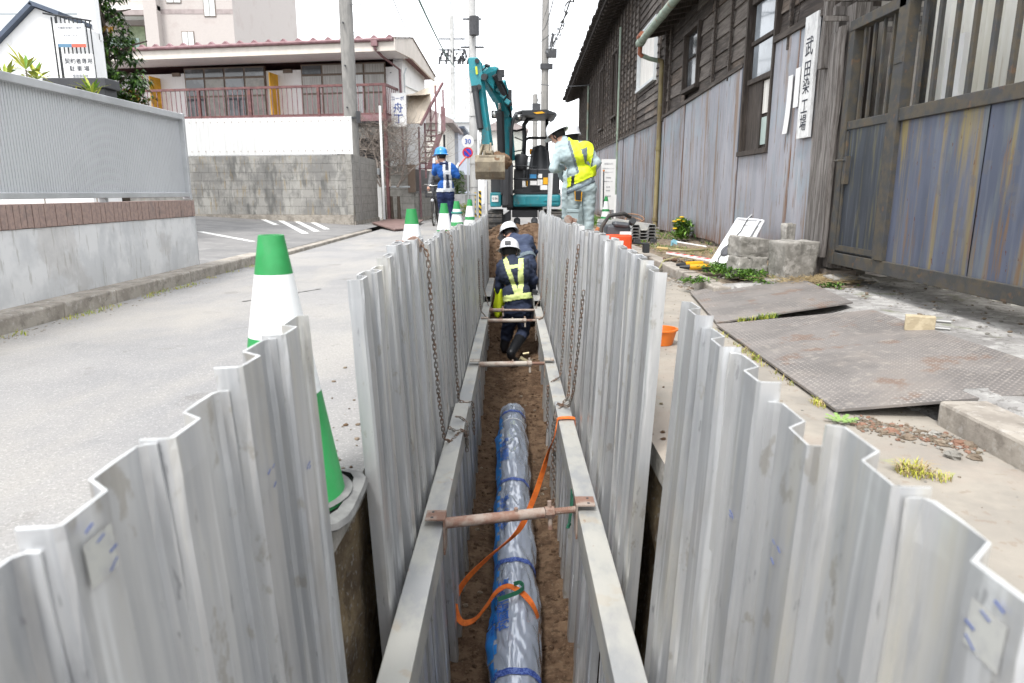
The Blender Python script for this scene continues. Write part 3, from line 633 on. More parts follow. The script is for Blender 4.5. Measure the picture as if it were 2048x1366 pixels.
# printed blue stripe along the left flank, with pale gaps
def prn(a0, a1, y0, y1, nu, nv, off=.0025):
    b = MB(); b.grid(lambda u, v: (lambda y, a: (pc(y).x + (film_r(y, a) + off) * math.cos(a), y, pc(y).z + (film_r(y, a) + off) * math.sin(a)))(y0 + (y1 - y0) * v, a0 + (a1 - a0) * u), nu, nv); return b
b = MB(); y = .6
while y < 6.15:
    L = random.uniform(.25, .5)
    q = prn(R(146), R(170), y, y + L, 4, 14); b.add(q.v, q.f, 0); y += L + .02
    for k in range(3): 
        q = prn(R(137), R(145), y - L + k * .11, y - L + k * .11 + .07, 2, 3); b.add(q.v, q.f, 0)
b.build('blue_stripe', blue_pr, t, smooth=True)
for q_ in bands:
    b = MB(); b.grid(lambda u, v: (lambda y, a: (pc(y).x + (film_r(y, a) + .004) * math.cos(a), y + .012 * math.sin(a * 3), pc(y).z + max(-.12, (film_r(y, a) + .004) * math.sin(a))))(q_ - .022 + .044 * v, 2 * math.pi * u), 48, 2)
    b.build('band', band_m, t, smooth=True)
for q_ in (2.45, 4.3):
    b = prn(R(62), R(112), q_, q_ + .04, 8, 2, .003); b.build('faint_band', blue_pr, t, smooth=True)
# white straps at the sleeve end
b = MB(); b.grid(lambda u, v: (lambda y, a: (pc(y).x + .1275 * math.cos(a), y, pc(y).z + .1275 * math.sin(a)))(6.2 + .012 * v, 2 * math.pi * u), 36, 1); b.build('tie', paper, t)
blue_tx = mat('blue_film_lettering', (.01, .10, .42), rough=.4)
def wrap_text(s, yc, ac, size=.075):
    def fn(co):
        y = yc + co.x; a = R(ac) + (co.y) / .135; r = film_r(y, a) + .007
        c = pc(y); return Vector((c.x + r * math.cos(a), y, c.z + r * math.sin(a)))
    return text_mesh(s, size, 'lettering', blue_tx, t, fn=fn, ext=0, off=.0016)
for yc in (2.55, 3.42, 4.45, 5.5): wrap_text('内面粉体塗装', yc, 118, .074)
for yc in (2.2, 3.3, 4.4, 5.5): wrap_text('粉体塗装', yc, 143, .045)

# ================================================================ ORANGE SLING
def ribbon(b, pts, wd, th=.004, k=0, tw=None):
    P = [Vector(p) for p in pts]; Q = []
    for i in range(len(P) - 1):     # catmull-rom
        p0 = P[max(0, i - 1)]; p1 = P[i]; p2 = P[i + 1]; p3 = P[min(len(P) - 1, i + 2)]
        for s in range(6):
            u = s / 6; Q.append(.5 * ((2 * p1) + (p2 - p0) * u + (2 * p0 - 5 * p1 + 4 * p2 - p3) * u * u + (3 * p1 - p0 - 3 * p2 + p3) * u ** 3))
    Q.append(P[-1]); rings = []; up = Vector((0, 0, 1)); cp = Vector((.05, 2.2, .8))
    for i, p in enumerate(Q):
        d = (Q[min(i + 1, len(Q) - 1)] - Q[max(0, i - 1)]).normalized(); side = (tw(i / len(Q)) if tw else Vector((1, 0, 0)))
        s = side - d * side.dot(d); s = s.normalized() if s.length > .05 else d.orthogonal().normalized(); n_ = d.cross(s)
        rings.append([p + s * wd / 2 + n_ * th / 2, p - s * wd / 2 + n_ * th / 2, p - s * wd / 2 - n_ * th / 2, p + s * wd / 2 - n_ * th / 2])
    vs = [v for r_ in rings for v in r_]; b.add(vs, [(i * 4 + j, i * 4 + (j + 1) % 4, i * 4 + 4 + (j + 1) % 4, i * 4 + 4 + j) for i in range(len(Q) - 1) for j in range(4)], k)
def pp(x, y, Z):
    v = (y - 683) / 1365; C, S = math.cos(PITCH), math.sin(PITCH); zc = (CAM_H - Z) / (S + C * v); return ((x - 1024) / 1365 * zc, zc * (C - v * S), Z)
t = thing('lifting_sling', 'orange webbing sling hanging from the right beam down to the wrapped pipe', 'sling', (.3, 3.6, -.44))
b = MB()
path = [(.352, 3.62, -.53), (.351, 3.62, -.445), (.345, 3.62, -.427), (.30, 3.62, -.424), (.258, 3.61, -.427), (.247, 3.60, -.455), (.236, 3.59, -.52), pp(1098, 900, -.66), pp(1085, 945, -.8), pp(1066, 1000, -.95), pp(1036, 1062, -1.10), pp(980, 1112, -1.24), pp(930, 1162, -1.36), pp(910, 1205, -1.46), pp(922, 1243, -1.53), pp(948, 1240, -1.53), pp(972, 1213, -1.47), pp(992, 1185, -1.42), pp(1015, 1172, -1.395), pp(1042, 1184, -1.395), pp(1064, 1208, -1.42), pp(1076, 1235, -1.50), pp(1078, 1262, -1.60)]
ribbon(b, path, .034, .004, 0, lambda f: Vector((.05, 1, .05)) if f < .27 else Vector((.05, 1, .05)).lerp(Vector((1, .55, .35)), (f - .27) / .1) if f < .37 else Vector((1, .55, .35)) if f < .6 else Vector((1, .55, .35)).lerp(Vector((.25, 1, .3)), (f - .6) / .1) if f < .7 else Vector((.25, 1, .3)))
b.build('webbing', orange_m, t, smooth=30)
b = MB(); e1 = [pp(996, 1199, -1.395), pp(1016, 1192, -1.38), pp(1036, 1184, -1.375), pp(1047, 1174, -1.37), pp(1040, 1165, -1.365), pp(1028, 1168, -1.365)]
ribbon(b, e1, .022, .008, 0, lambda f: Vector((0, .5, 1))); b.build('sling_eye', green_w, t, smooth=30)
b = MB(); ribbon(b, [(.25, 2.62, -.42), (.246, 2.62, -.5), (.238, 2.64, -.57), (.246, 2.66, -.50), (.25, 2.67, -.42)], .03, .004, 0, lambda f: Vector((0, 1, 0)))
tag(b.build('sling_end', green_w), 'small green webbing loop hanging from the right beam beside the near strut', 'webbing loop')

# ================================================================ CONES
def cone(label, x, y, h=.70, r=.14, kind=0, tilt=0):
    t = thing('traffic_cone', label, 'traffic cone', (x, y, 0), (R(tilt), 0, random.uniform(0, 6)), 'green and white traffic cones')
    rt = .030; prof = [(r + .012, .02), (r, .035)]; ks = [0]; hh = h - .035
    zs = [0, .41, .56, .63, .86, 1.0]; cols = [0, 1, 0, 1, 0]
    for i in range(1, len(zs)):
        prof.append((r + (rt - r) * zs[i], .035 + hh * zs[i])); ks.append(cols[i - 1])
    prof += [(rt - .006, h - .0), (rt - .008, h - .05)]; ks += [0, 0]
    b = MB(); b.lathe(prof, n=32, ks=ks); b.build('cone_body', [green_c, white_c], t, smooth=40, world=False)
    b = MB(); s = r + .045
    pr = [(s * .96, 0), (s, .008), (s * .97, .022), (r + .01, .03)]
    n = 4; vs = []
    for q, z in pr:
        for j in range(32):
            a = 2 * math.pi * j / 32; f = 1 / (abs(math.cos(a)) ** 5 + abs(math.sin(a)) ** 5) ** .2; vs.append((q * f * math.cos(a), q * f * math.sin(a), z))
    b.add(vs, [(i * 32 + j, i * 32 + (j + 1) % 32, (i + 1) * 32 + (j + 1) % 32, (i + 1) * 32 + j) for i in range(3) for j in range(32)])
    b.lathe([(r + .02, .0335), (r - .02, .038)], n=32)
    b.build('cone_base', base_c, t, smooth=40, world=False); return t
c0 = cone('large near green and white cone in the left foreground', -.582, 1.665); c0.rotation_euler.z = .02
cone('green and white cone behind the rusty hook of the left piles', -.63, 4.35)
cone('green and white cone in front of the guard\'s legs', -.645, 6.6)
ct = cone('green and white cone with a dark ring round its neck, beside the guard', -.66, 8.3)
b = MB(); b.lathe([(.062, .575), (.068, .57), (.068, .555), (.060, .55)], n=20); b.build('neck_ring', mat('teal_ring', (.02, .20, .16), rough=.5), ct, world=False, smooth=True)
c5 = cone('small slim green and white cone with two green bands, farthest on the left', -.62, 10.2, .70, .13, 1)
b = MB(); b.lathe([(.010, 0), (.016, .006), (.010, .012), (.006, .006), (.010, 0)], n=12, M=Matrix.Translation((-.05, 0, .67)) @ Matrix.Rotation(R(90), 4, 'X')); b.build('hook_ring', green_c, c5, world=False)
cr = cone('dark green cone with white bands by the factory wall notice board', 1.93, 14.3, .72, .14, 1)
b = MB(); b.tube([(.06, 0, .5), (.07, 0, 1.22)], .014, 8); b.build('bar', dark_p, cr, world=False)
b = MB(); b.tube([(.07, 0, 1.22), (.07, 0, 1.25)], .02, 8); b.build('bar_cap', mat('orange_plastic', (.7, .22, .02)), cr, world=False)
# ================================================================ LEFT SIDE: boundary wall with grey fence
t = thing('boundary_wall', 'long low white concrete wall with brown tile course and grey ribbed metal fence on top', 'wall', (-3.2, 3, 0))
YW0, YW1 = -1.5, 6.83
b = MB(); b.grid(lambda u, v: (-3.12 - .004 * (v > .02) + .003 * fbm(1, u * 8, v, 3), YW0 + (YW1 - YW0) * u, -.1 + v * .67), 120, 14)
b.box((-3.34, YW0, -.1), (-3.135, YW1, .565)); b.box((-3.34, YW1 - .0, -.1), (-3.12, YW1 + .004, .57)); b.build('concrete_base', conc_white, t)
b = MB(); y = YW1
while y > YW0:
    b.box((-3.33, y - .055, .575 + random.uniform(-.002, .002)), (-3.115 + random.uniform(-.003, .003), y - .003, .725)); y -= .058
b.box((-3.32, YW0, .57), (-3.13, YW1 - .004, .722)); b.build('tile_course', tile_brown, t)
b = MB()
n = int((YW1 - YW0) / .0275); a = []; c = []
for i in range(n):
    y = YW0 + i * .0275
    for yy, x in ((0, 0), (.019, 0), (.022, -.007), (.0265, -.007)):
        a.append((-3.175 + x, y + yy, .80)); c.append((-3.175 + x, y + yy, 1.478))
b.strip(a, c); b.build('fence_panel', grey_sheet, t)
b = MB(); b.box((-3.20, YW0, 1.476), (-3.13, YW1 - .04, 1.53)); b.box((-3.20, YW0, .758), (-3.13, YW1 - .04, .80)); b.build('fence_rail', grey_trim, t, bevel=.004)
b = MB(); b.box((-3.205, YW1 - .04, .735), (-3.128, YW1, 1.535)); b.build('fence_post', grey_trim, t, bevel=.004)
for y in (5.4, 4.1, 2.8, 1.5):
    b = MB(); b.box((-3.20, y, .724), (-3.15, y + .04, .76)); b.build('fence_bracket', grey_trim, t)
# weeds in the left gutter
def blade(b, p, h, a, wd=.004, lean=.5, k=0):
    d = Vector((math.cos(a), math.sin(a), 0)); s = Vector((-d.y, d.x, 0)) * wd / 2; p = Vector(p)
    m_ = p + d * h * lean * .35 + Vector((0, 0, h * .6)); e = p + d * h * lean + Vector((0, 0, h * (1 - .35 * lean)))
    b.add([p - s, p + s, m_ + s * .8, m_ - s * .8, e], [(0, 1, 2, 3), (3, 2, 4)], k)
def tuft(b, p, n=40, r=.05, h=.05, wd=.004, ks=(0,), lean=.6):
    for i in range(n):
        a = random.uniform(0, 6.28); q = r * math.sqrt(random.random()); a2 = random.uniform(0, 6.28)
        blade(b, (p[0] + q * math.cos(a2), p[1] + q * math.sin(a2), p[2]), h * random.uniform(.5, 1.1), a, wd, lean * random.uniform(.5, 1.4), random.choice(ks))
b = MB()
for y in np.linspace(2.6, 7.6, 90):
    if nz3(0, y * 2.3, 1) > -.05: tuft(b, (-2.86 + random.uniform(-.04, .05), y, 0), 14, .05, .028, .004, (0, 0, 1))
tag(b.build('gutter_weeds', [leaf_y, straw]), 'thin yellowish weeds growing along the left gutter', 'weeds', kind='stuff')
b = MB()
for i in range(240):
    y = random.uniform(2.2, 8); rock(b, (-2.90 + abs(random.gauss(0, .09)), y, .002), random.uniform(.003, .008), seed=i, sq=.5)
tag(b.build('gutter_grit', kerb_m), 'grit and crumbs lying along the left kerb', 'grit', kind='stuff')

# yellow-green shrubs above the grey fence
def rosette(b, c, n, L, wd, ks, up=.5, droop=.3):
    c = Vector(c)
    for i in range(n):
        a = random.uniform(0, 6.28); e = random.uniform(-.2, 1) * up; d = Vector((math.cos(a) * math.cos(e), math.sin(a) * math.cos(e), math.sin(e)))
        s = d.cross(Vector((0, 0, 1))).normalized() * wd / 2; l_ = L * random.uniform(.7, 1.15)
        m_ = c + d * l_ * .5 + Vector((0, 0, .03 * l_)); e_ = c + d * l_ - Vector((0, 0, droop * l_)); k = random.choice(ks)
        b.add([c, m_ - s, e_, m_ + s], [(0, 1, 2, 3)], k)
for i, (x, y, z, n, lab) in enumerate([(-3.72, 4.95, 1.60, 3, 'yellow-green leafy shrub poking over the fence before the sign frame'), (-3.72, 5.55, 1.62, 2, 'small yellow-green shrub over the fence under the sign boards'), (-3.72, 6.25, 1.53, 2, 'yellow-green shrub tips over the fence nearest the loquat tree')]):
    t = thing('shrub', lab, 'shrub', (x, y, 0)); b = MB(); s_ = MB()
    for q in range(n + 1):
        e = Vector((x + random.uniform(-.1, .1), y + (q - n / 2) * .17, z + random.uniform(-.02, .14))); s_.tube([(x, y, .1), (x, y, .9), e], .006, 5)
        rosette(b, e, 18, .21, .030, (0, 0, 0, 1), 1.2, .15)
        rosette(b, e + Vector((0, 0, -.07)), 10, .14, .022, (0, 1), .6, .3)
    b.build('foliage', [leaf_y, leaf_b], t); s_.build('stem', bark, t)

# ================================================================ WHITE HOUSE far left
t = thing('white_house', 'white house at far left with pale siding and a sloping dark-capped side wing', 'house', (-7.5, 10.2, 0))
b = MB()
for i in range(26): b.box((-12, 10.2, i * .23), (-5.76, 10.3, i * .23 + .215)); 
b.prism([(-12, 10.215, 0), (-5.76, 10.215, 0), (-7.3, 12.6, 0), (-12, 12.6, 0)], (0, 0, 6)); b.build('siding', pale_siding, t)
b = MB(); b.box((-5.98, 10.14, 0), (-5.74, 10.26, 6.02)); b.build('corner_trim', white_p, t)
b = MB(); b.box((-12, 10.10, 2.86), (-5.70, 10.198, 2.94)); b.build('trim_band', white_p, t)
b = MB(); b.prism([(-9, 9.5, 0), (-9, 9.5, .72), (-6.14, 9.5, 3.12), (-5.86, 9.5, 3.02), (-5.70, 9.5, 2.95), (-5.70, 9.5, 0)], (0, .62, 0)); b.build('wing_wall', white_p, t)
b = MB(); b.bar((-9, 9.78, .75), (-6.14, 9.78, 3.16), .72, .05); b.bar((-6.16, 9.78, 3.17), (-5.80, 9.78, 3.04), .72, .05); b.build('capping', navyline, t)
b = MB(); b.box((-7.6, 9.49, 2.25), (-6.95, 9.499, 2.5)) ; b.build('vent_panel', pale_siding, t)
b = MB(); b.box((-5.95, 9.15, 2.10), (-5.15, 9.48, 2.22)); b.box((-5.9, 9.2, 1.95), (-5.2, 9.48, 2.10)); b.build('window_hood', dark_p, t, bevel=.01)
# sign frame with two boards
t = thing('sign_frame', 'black bar frame with two white boards reading for contracted parking on the white wing', 'sign', (-5.66, 9.3, 2.2))
b = MB()
for x in (-5.86, -5.81): b.tube([(x, 9.36, 2.98), (x, 9.36, 2.25), (x, 9.44, 2.22)], .010, 6)
for i in range(9): b.tube([(-5.76 + i * .052, 9.30, 2.98 - i * .006), (-5.76 + i * .052, 9.30, 2.20)], .008, 6)
b.tube([(-5.92, 9.30, 3.01), (-5.32, 9.30, 2.92)], .012, 6); b.tube([(-5.80, 9.30, 2.19), (-5.32, 9.30, 2.19)], .012, 6); b.build('bars', black_p, t)
b = MB(); b.box((-5.77, 9.26, 2.64), (-5.40, 9.28, 2.88)); bb = b.build('board', paper, t)
b = MB(); b.box((-5.75, 9.255, 2.60), (-5.58, 9.259, 2.64), 0); b.box((-5.58, 9.255, 2.60), (-5.40, 9.259, 2.64), 1); b.build('colour_strip', [mat('dull_blue', (.10, .2, .3)), mat('dull_red', (.6, .12, .08))], bb)
b = MB(); b.box((-5.70, 9.25, 2.22), (-5.33, 9.27, 2.52)); b2_ = b.build('board', paper, t)
for s, z, q in (('契約者専用', 2.43, .072), ('駐 車 場', 2.34, .072), ('管理事務所', 2.255, .04)): text_mesh(s, q, 'lettering', ink if q > .05 else ink_g, b2_, (-5.515, 9.246, z), (R(90), 0, 0))
text_mesh('月極駐車場のご案内', .034, 'lettering', ink_g, bb, (-5.585, 9.256, 2.83), (R(90), 0, 0)); text_mesh('空きあります', .03, 'lettering', ink_g, bb, (-5.585, 9.256, 2.74), (R(90), 0, 0))

# ================================================================ LOQUAT TREE
t = thing('loquat_tree', 'dense dark green loquat tree with drooping long leaves beside the white house', 'tree', (-6.9, 12.4, 0))
b = MB(); b.tube([(-6.9, 12.4, 0), (-6.88, 12.4, 1.2), (-6.95, 12.45, 2.2), (-6.9, 12.4, 3.4), (-6.95, 12.4, 4.4)], [.10, .09, .07, .05, .02], 8)
for i in range(14):
    a = i * 2.4; z = 1.4 + i * .2; b.tube([(-6.9, 12.4, z), (-6.9 + .35 * math.cos(a), 12.4 + .35 * math.sin(a), z + .25), (-6.9 + .65 * math.cos(a), 12.4 + .6 * math.sin(a), z + .35)], [.03, .02, .01], 5)
b.build('trunk', bark_d, t, smooth=True)
b = MB()
for i in range(620):
    z = random.uniform(1.7, 4.7); 
    wr = .62 * (1 - .25 * max(0, z - 3.2) / 1.5) * (.72 + .5 * abs(nz3(z * 1.3, i * .01, 3)))
    a = random.uniform(0, 6.28); q = wr * random.random() ** .45
    c = (-7.05 + q * 1.2 * math.cos(a) + .12 * math.sin(z * 3), 12.4 + q * math.sin(a), z + .1 * math.sin(a * 3))
    rosette(b, c, 11, .17, .045, (0, 0, 0, 1, 2) if i % 30 else (3,), .7, .55)
for i in range(60):
    c = (-6.42 + random.uniform(-.2, .18), 12.3 + random.uniform(-.3, .3), random.uniform(1.9, 2.5)); rosette(b, c, 9, .14, .035, (0, 1, 2, 3), .8, .4)
b.build('crown', [leaf_d, leaf_a, leaf_b, leaf_o], t)

# ================================================================ BEIGE APARTMENT BLOCK behind
t = thing('tall_apartment_block', 'tall beige tiled apartment block with taupe bands and recessed balcony behind the low house', 'building', (-16, 34, 0))
b = MB(); b.box((-16.2, 34, 0), (-12.88, 44, 13)); b.box((-24, 35.6, 0), (-16.2, 44, 13)); b.build('wall', beige_tile, t)
b = MB(); b.box((-16.8, 33.6, 0), (-16.2, 35.6, 13)); b.build('balcony_side_wall', beige_tile, t)
b = MB(); b.box((-21, 33.7, 8.95), (-16.2, 35.6, 9.15)); b.box((-21, 33.6, 5.9), (-16.2, 35.6, 6.9)); b.build('balcony_slab', white_p, t)
b = MB(); b.box((-21, 33.62, 8.72), (-16.8, 33.9, 8.95)); b.box((-16.21, 33.985, 8.85), (-12.87, 33.998, 9.05)); b.build('taupe_trim', taupe, t)
b = MB(); b.box((-18.6, 33.72, 6.9), (-17.2, 33.76, 7.75)); b.build('balcony_glass', mat('green_grey_glass', (.20, .26, .24), rough=.2), t)
for (x0, z0, x1, z1) in [(-15.33, 7.45, -14.75, 8.1), (-14.2, 8.72, -13.65, 9.5), (-15.9, 9.3, -15.2, 10)]:
    b = MB(); b.box((x0, 33.97, z0), (x1, 33.996, z1)); f = b.build('window', brown_al, t)
    b = MB(); xm = (x0 + x1) / 2; b.box((x0 + .03, 33.955, z0 + .03), (xm - .015, 33.968, z1 - .03)); b.box((xm + .015, 33.955, z0 + .03), (x1 - .03, 33.968, z1 - .03)); b.build('pane', curtain_w, f)
b = MB(); b.box((-18.6, 35.55, 7.1), (-16.9, 35.59, 8.7)); f = b.build('window', brown_al, t)
b = MB(); b.box((-18.55, 35.53, 7.15), (-17.8, 35.545, 8.65)); b.box((-17.7, 35.53, 7.15), (-16.95, 35.545, 8.65)); b.build('pane', mat('green_curtain_glass', (.33, .40, .25), rough=.2), f)

# ================================================================ TWO-STOREY HOUSE WITH BALCONY (local frame: x right, y back)
HR = R(-10); HL = (-3.5, 19, 0)
t = thing('balcony_house', 'cream and white two-storey apartment house with rusty maroon balcony and yellow partitions', 'building', HL, (0, 0, HR))
def part(name, m, fn, **k):
    b = MB(); fn(b); return b.build(name, m, t, world=False, **k)
part('wall', white_p, lambda b: (b.box((-9.5, 1.1, 0), (.28, 3.2, 4.20)),))
part('lower_wall', white_p, lambda b: (b.box((-9.5, 1.0, 0), (.28, 1.09, 2.6)),))
# eaves, fascia, roof
part('fascia', cream, lambda b: b.box((-9.6, -.15, 4.37), (.48, -.10, 4.62)))
part('soffit', white_p, lambda b: b.box((-9.6, -.10, 4.40), (.46, 1.1, 4.43)))
part('gutter', maroon_l, lambda b: (b.tube([(-9.6, -.20, 4.64), (.48, -.20, 4.64)], .045, 8),))
rf = part('roof', maroon, lambda b: (b.prism([(-9.6, -.18, 4.66), (-9.6, 1.3, 4.93), (-9.6, 3.45, 4.26), (-9.6, 3.45, 4.20), (-9.6, -.18, 4.60)], (10.1, 0, 0)),))
b = MB()
for i in range(24):
    x = -9.3 + i * .42; b.prism([(x - .11, -.12, 4.69), (x, -.12, 4.77), (x + .11, -.12, 4.69), (x, -.12, 4.70)], (0, .10, .02))
g = b.build('snow_guards', maroon_l, rf, world=False)
part('gable_board', cream, lambda b: b.prism([(.48, -.15, 4.66), (.48, 1.3, 4.95), (.48, 3.45, 4.28), (.48, 3.45, 4.14), (.48, 1.3, 4.42), (.48, -.15, 4.37)], (.05, 0, 0)))
part('gable_cap', brown_al, lambda b: (b.bar((.51, -.15, 4.68), (.51, 1.3, 4.97), .09, .03), b.bar((.51, 1.3, 4.97), (.51, 3.5, 4.29), .09, .03)))
part('gable_wall', white_p, lambda b: b.prism([(.0, 1.1, 4.15), (.0, 1.3, 4.80), (.0, 3.19, 4.22), (.0, 3.19, 4.15)], (.279, 0, 0)))
# windows of the upper floor
for x0, x1, nn, m_ in ((-6.33, -3.80, 4, glass_d), (-2.68, -.20, 4, curtain)):
    b = MB(); b.box((x0, 1.02, 2.82), (x1, 1.12, 4.32)); f = b.build('window', brown_al, t, world=False)
    wd = (x1 - x0) / nn
    for i in range(nn):
        a = x0 + i * wd + .04; c = x0 + (i + 1) * wd - .02; low = MB(); low.box((a, 1.0, 2.87), (c, 1.015, 3.50)); low.box((a, 1.0, 3.55), (c, 1.015, 4.0))
        low.build('pane', (m_ if i % 2 == 0 or m_ is curtain else mat('cloudy_glass%d' % i, (.28, .27, .24), (.22, .21, .19), rough=.2)) if m_ is not curtain else (curtain if i != 2 else curtain_w), f, world=False)
        up = MB(); up.box((a, 1.0, 4.06), (c, 1.015, 4.28)); up.build('pane', glass_d if m_ is glass_d or i < 1 else curtain, f, world=False)
part('vent', brown_al, lambda b: (b.box((-3.25, 1.05, 4.12), (-2.98, 1.099, 4.22)), b.box((-6.75, 1.05, 4.12), (-6.5, 1.099, 4.22))))
for x in (-3.46, -7.2): part('yellow_partition', yellow_bd, lambda b: b.box((x, .62, 2.85), (x + .03, 1.09, 4.08)))
part('balcony_slab', maroon_l, lambda b: (b.box((-9.5, -.02, 2.66), (.16, 1.0, 2.82)),))
part('balcony_soffit', dark_p, lambda b: b.box((-9.5, .0, 2.62), (.1, 1.0, 2.655)))
b = MB()
b.box((-9.5, -.03, 3.55), (.18, .03, 3.61)); b.box((-9.5, -.02, 2.82), (.18, .02, 2.87)); b.box((.12, .03, 3.55), (.18, 1.0, 3.61)); b.box((.12, .02, 2.82), (.17, 1.0, 2.87)); b.build('railing', maroon, t, world=False)
b = MB(); x = -9.45
while x < .12: b.box((x, -.008, 2.87), (x + .018, .01, 3.55)); x += .145
y = .1
while y < .95: b.box((.14, y, 2.87), (.155, y + .018, 3.55)); y += .145
b.build('balusters', maroon_l, t, world=False)
for x in (-8.6, -5.25, -3.72, -2.02 + .3, .13): part('railing_post', maroon, lambda b: b.box((x - .035, -.035, 2.8), (x + .035, .035, 3.56)))
part('corner_post', maroon, lambda b: (b.box((.10, -.04, 0), (.18, .04, 3.55)),))
part('downpipe', maroon_l, lambda b: (b.tube([(.0, -.2, 4.62), (.0, -.2, 4.42), (.05, .2, 4.3), (.24, 1.0, 4.1), (.26, 1.04, .2)], .035, 8), b.box((-.08, -.27, 4.48), (.08, -.13, 4.62))))
part('roof_box', white_p, lambda b: b.box((-1.9, 2.0, 4.6), (-1.4, 2.4, 5.25)))
part('lower_window', dark_p, lambda b: (b.box((-1.7, .95, 1.2), (-.3, .999, 2.3)),))
part('conduit', pale_siding, lambda b: (b.tube([(.30, 1.4, 4.2), (.30, 1.2, 4.0), (.30, 1.2, 1.5)], .02, 6), b.tube([(.30, 1.2, 3.72), (.30, 3.1, 3.72)], .012, 6)))
# wire frame on the roof behind
b = MB()
for x in (-2.6, -2.05, -1.5): b.tube([(x, 2.4, 4.5), (x, 2.4, 5.4)], .012, 5)
b.tube([(-2.6, 2.4, 5.4), (-1.5, 2.4, 5.42)], .012, 5); b.build('roof_frame', pale_siding, t, world=False)
# sign reading Corpo Funacho on the gable side
sg = thing('name_sign', 'white vertical sign with blue characters hanging at the corner of the balcony house', 'sign', (-3.12, 19.4, 3))
b = MB(); b.box((-3.30, 19.38, 2.55), (-2.86, 19.42, 3.42)); bd = b.build('board', paper, sg)
text_mesh('コーポ', .12, 'lettering', ink_b, bd, (-3.09, 19.372, 3.27), (R(90), 0, 0)); text_mesh('舟', .27, 'lettering', ink_b, bd, (-3.08, 19.372, 3.02), (R(90), 0, 0), off=.004); text_mesh('丁', .27, 'lettering', ink_b, bd, (-3.08, 19.372, 2.74), (R(90), 0, 0), off=.004)
b = MB(); b.box((-3.43, 18.45, .1), (-3.375, 18.51, 2.98)); tag(b.build('white_post', white_p), 'plain white square post in front of the bare tree', 'post')

# covered outside stair
t = thing('covered_staircase', 'maroon steel outside staircase with cream corrugated lean-to roof beside the balcony house', 'staircase', (-2.5, 21, 0))
b = MB(); b.add([(-2.95, 19.9, 3.42), (-2.35, 19.7, 3.42), (-2.2, 22.4, 3.85), (-2.95, 22.4, 3.85)], [(0, 1, 2, 3)])
b.add([(-2.95, 19.7, 2.66), (-2.50, 19.7, 2.66), (-2.10, 20.6, 3.86), (-2.95, 20.6, 3.50)], [(0, 1, 2, 3)]); b.build('roof', mat('cream_roof_sheet', (.60, .52, .42), (.55, .48, .39), rough=.6, scale=4, st=(5, 1, 1)), t, solid=.02)
b = MB(); b.bar((-2.52, 19.68, 2.62), (-1.97, 20.5, 3.84), .06, .06); b.build('roof_edge', maroon_l, t)
b = MB()
for x, y, z0, z1 in ((-2.13, 20, 2.3, 3.7), (-1.93, 20.1, 2.8, 3.6), (-2.45, 20, 1.2, 2.7), (-2.62, 20, .1, 2.6), (-2.3, 20.2, 2.2, 3.3)): b.box((x - .025, y, z0), (x + .025, y + .05, z1))
b.tube([(-2.6, 19.98, 1.9), (-2.15, 19.98, 3.0)], .015, 6); b.build('post', maroon_l, t)
b = MB(); b.prism([(-1.98, 19.9, 3.15), (-1.86, 19.9, 3.1), (-1.86, 19.9, 2.5), (-1.98, 19.9, 2.35)], (0, .06, 0)); b.prism([(-2.12, 19.9, 2.35), (-1.92, 19.9, 2.5), (-2.27, 19.9, 1.45), (-2.43, 19.9, 1.45)], (0, .06, 0)); b.build('side_panel', maroon_l, t)
b = MB()
for i in range(8): b.box((-2.66 + i * .035, 20.0, 1.45 + i * .15), (-2.26 + i * .02, 20.3, 1.475 + i * .15))
b.build('steps', maroon_l, t)
b = MB(); b.prism([(-2.02, 19.88, 2.98), (-1.97, 19.88, 2.75), (-1.99, 19.88, 2.42), (-2.06, 19.88, 2.40), (-2.06, 19.88, 2.75)], (0, .03, 0)); b.build('white_cloth', paper, t)
b = MB(); b.box((-1.95, 20.1, .1), (-1.89, 20.16, 2.4)); b.build('dark_post', dark_p, t)

# ================================================================ BLOCK WALLS
def block_wall(name, label, loc, rot, L, h0, h, m, cw=.39, ch=.19, th=.14, foot=True, seed=1):
    t = thing(name, label, 'wall', loc, rot); b = MB(); rr = random.Random(seed)
    z = h0; j = 0
    b.box((-L + .006, .006, 0), (-.006, th - .006, h - .004), 1)
    while z < h - .02:
        zt = min(z + ch, h); x = -L - (j % 2) * cw / 2
        while x < 0:
            a = max(x, -L); c = min(x + cw, 0)
            if c - a > .03: b.box((a + .003, rr.uniform(0, .003), z + .003), (c - .003, th, zt - .003), 0)
            x += cw
        z = zt; j += 1
    b.build('blocks', [m, joint_m], t, world=False)
    if foot: b = MB(); b.box((-L, -.03, -.1), (.0, th, h0)); b.build('footing', kerb_m, t, world=False)
    return t
bw = block_wall('block_wall', 'dark stained concrete block wall with white corrugated sheet fence on top', (-3.6, 15.8, 0), (0, 0, R(-8)), 5.6, .30, 1.62, block_m)
b = MB(); a = []; c = []
n = 5.5 / .012
for i in range(int(n)):
    x = -5.45 + i * .012; y = .04 + .006 * math.sin(2 * math.pi * x / .10)
    a.append((x, y, 1.64)); c.append((x, y, 2.45))
b.strip(a, c); b.build('white_fence_sheet', white_corr, bw, world=False, solid=.003)
b = MB()
for i in range(32):
    for z in (1.72, 2.36): b.lathe([(0, .004), (.011, .002), (.011, 0)], n=8, M=Matrix.Translation((-5.4 + i * .173 , .026, z + random.uniform(-.004, .004))) @ Matrix.Rotation(R(90), 4, 'X'))
b.build('sheet_screws', rust, bw, world=False)
block_wall('block_wall', 'pale grey block wall return running back along the road beside the stained wall', (-3.595, 18.7, 0), (0, 0, R(90)), 2.9, .15, 1.64, block_g, seed=3)
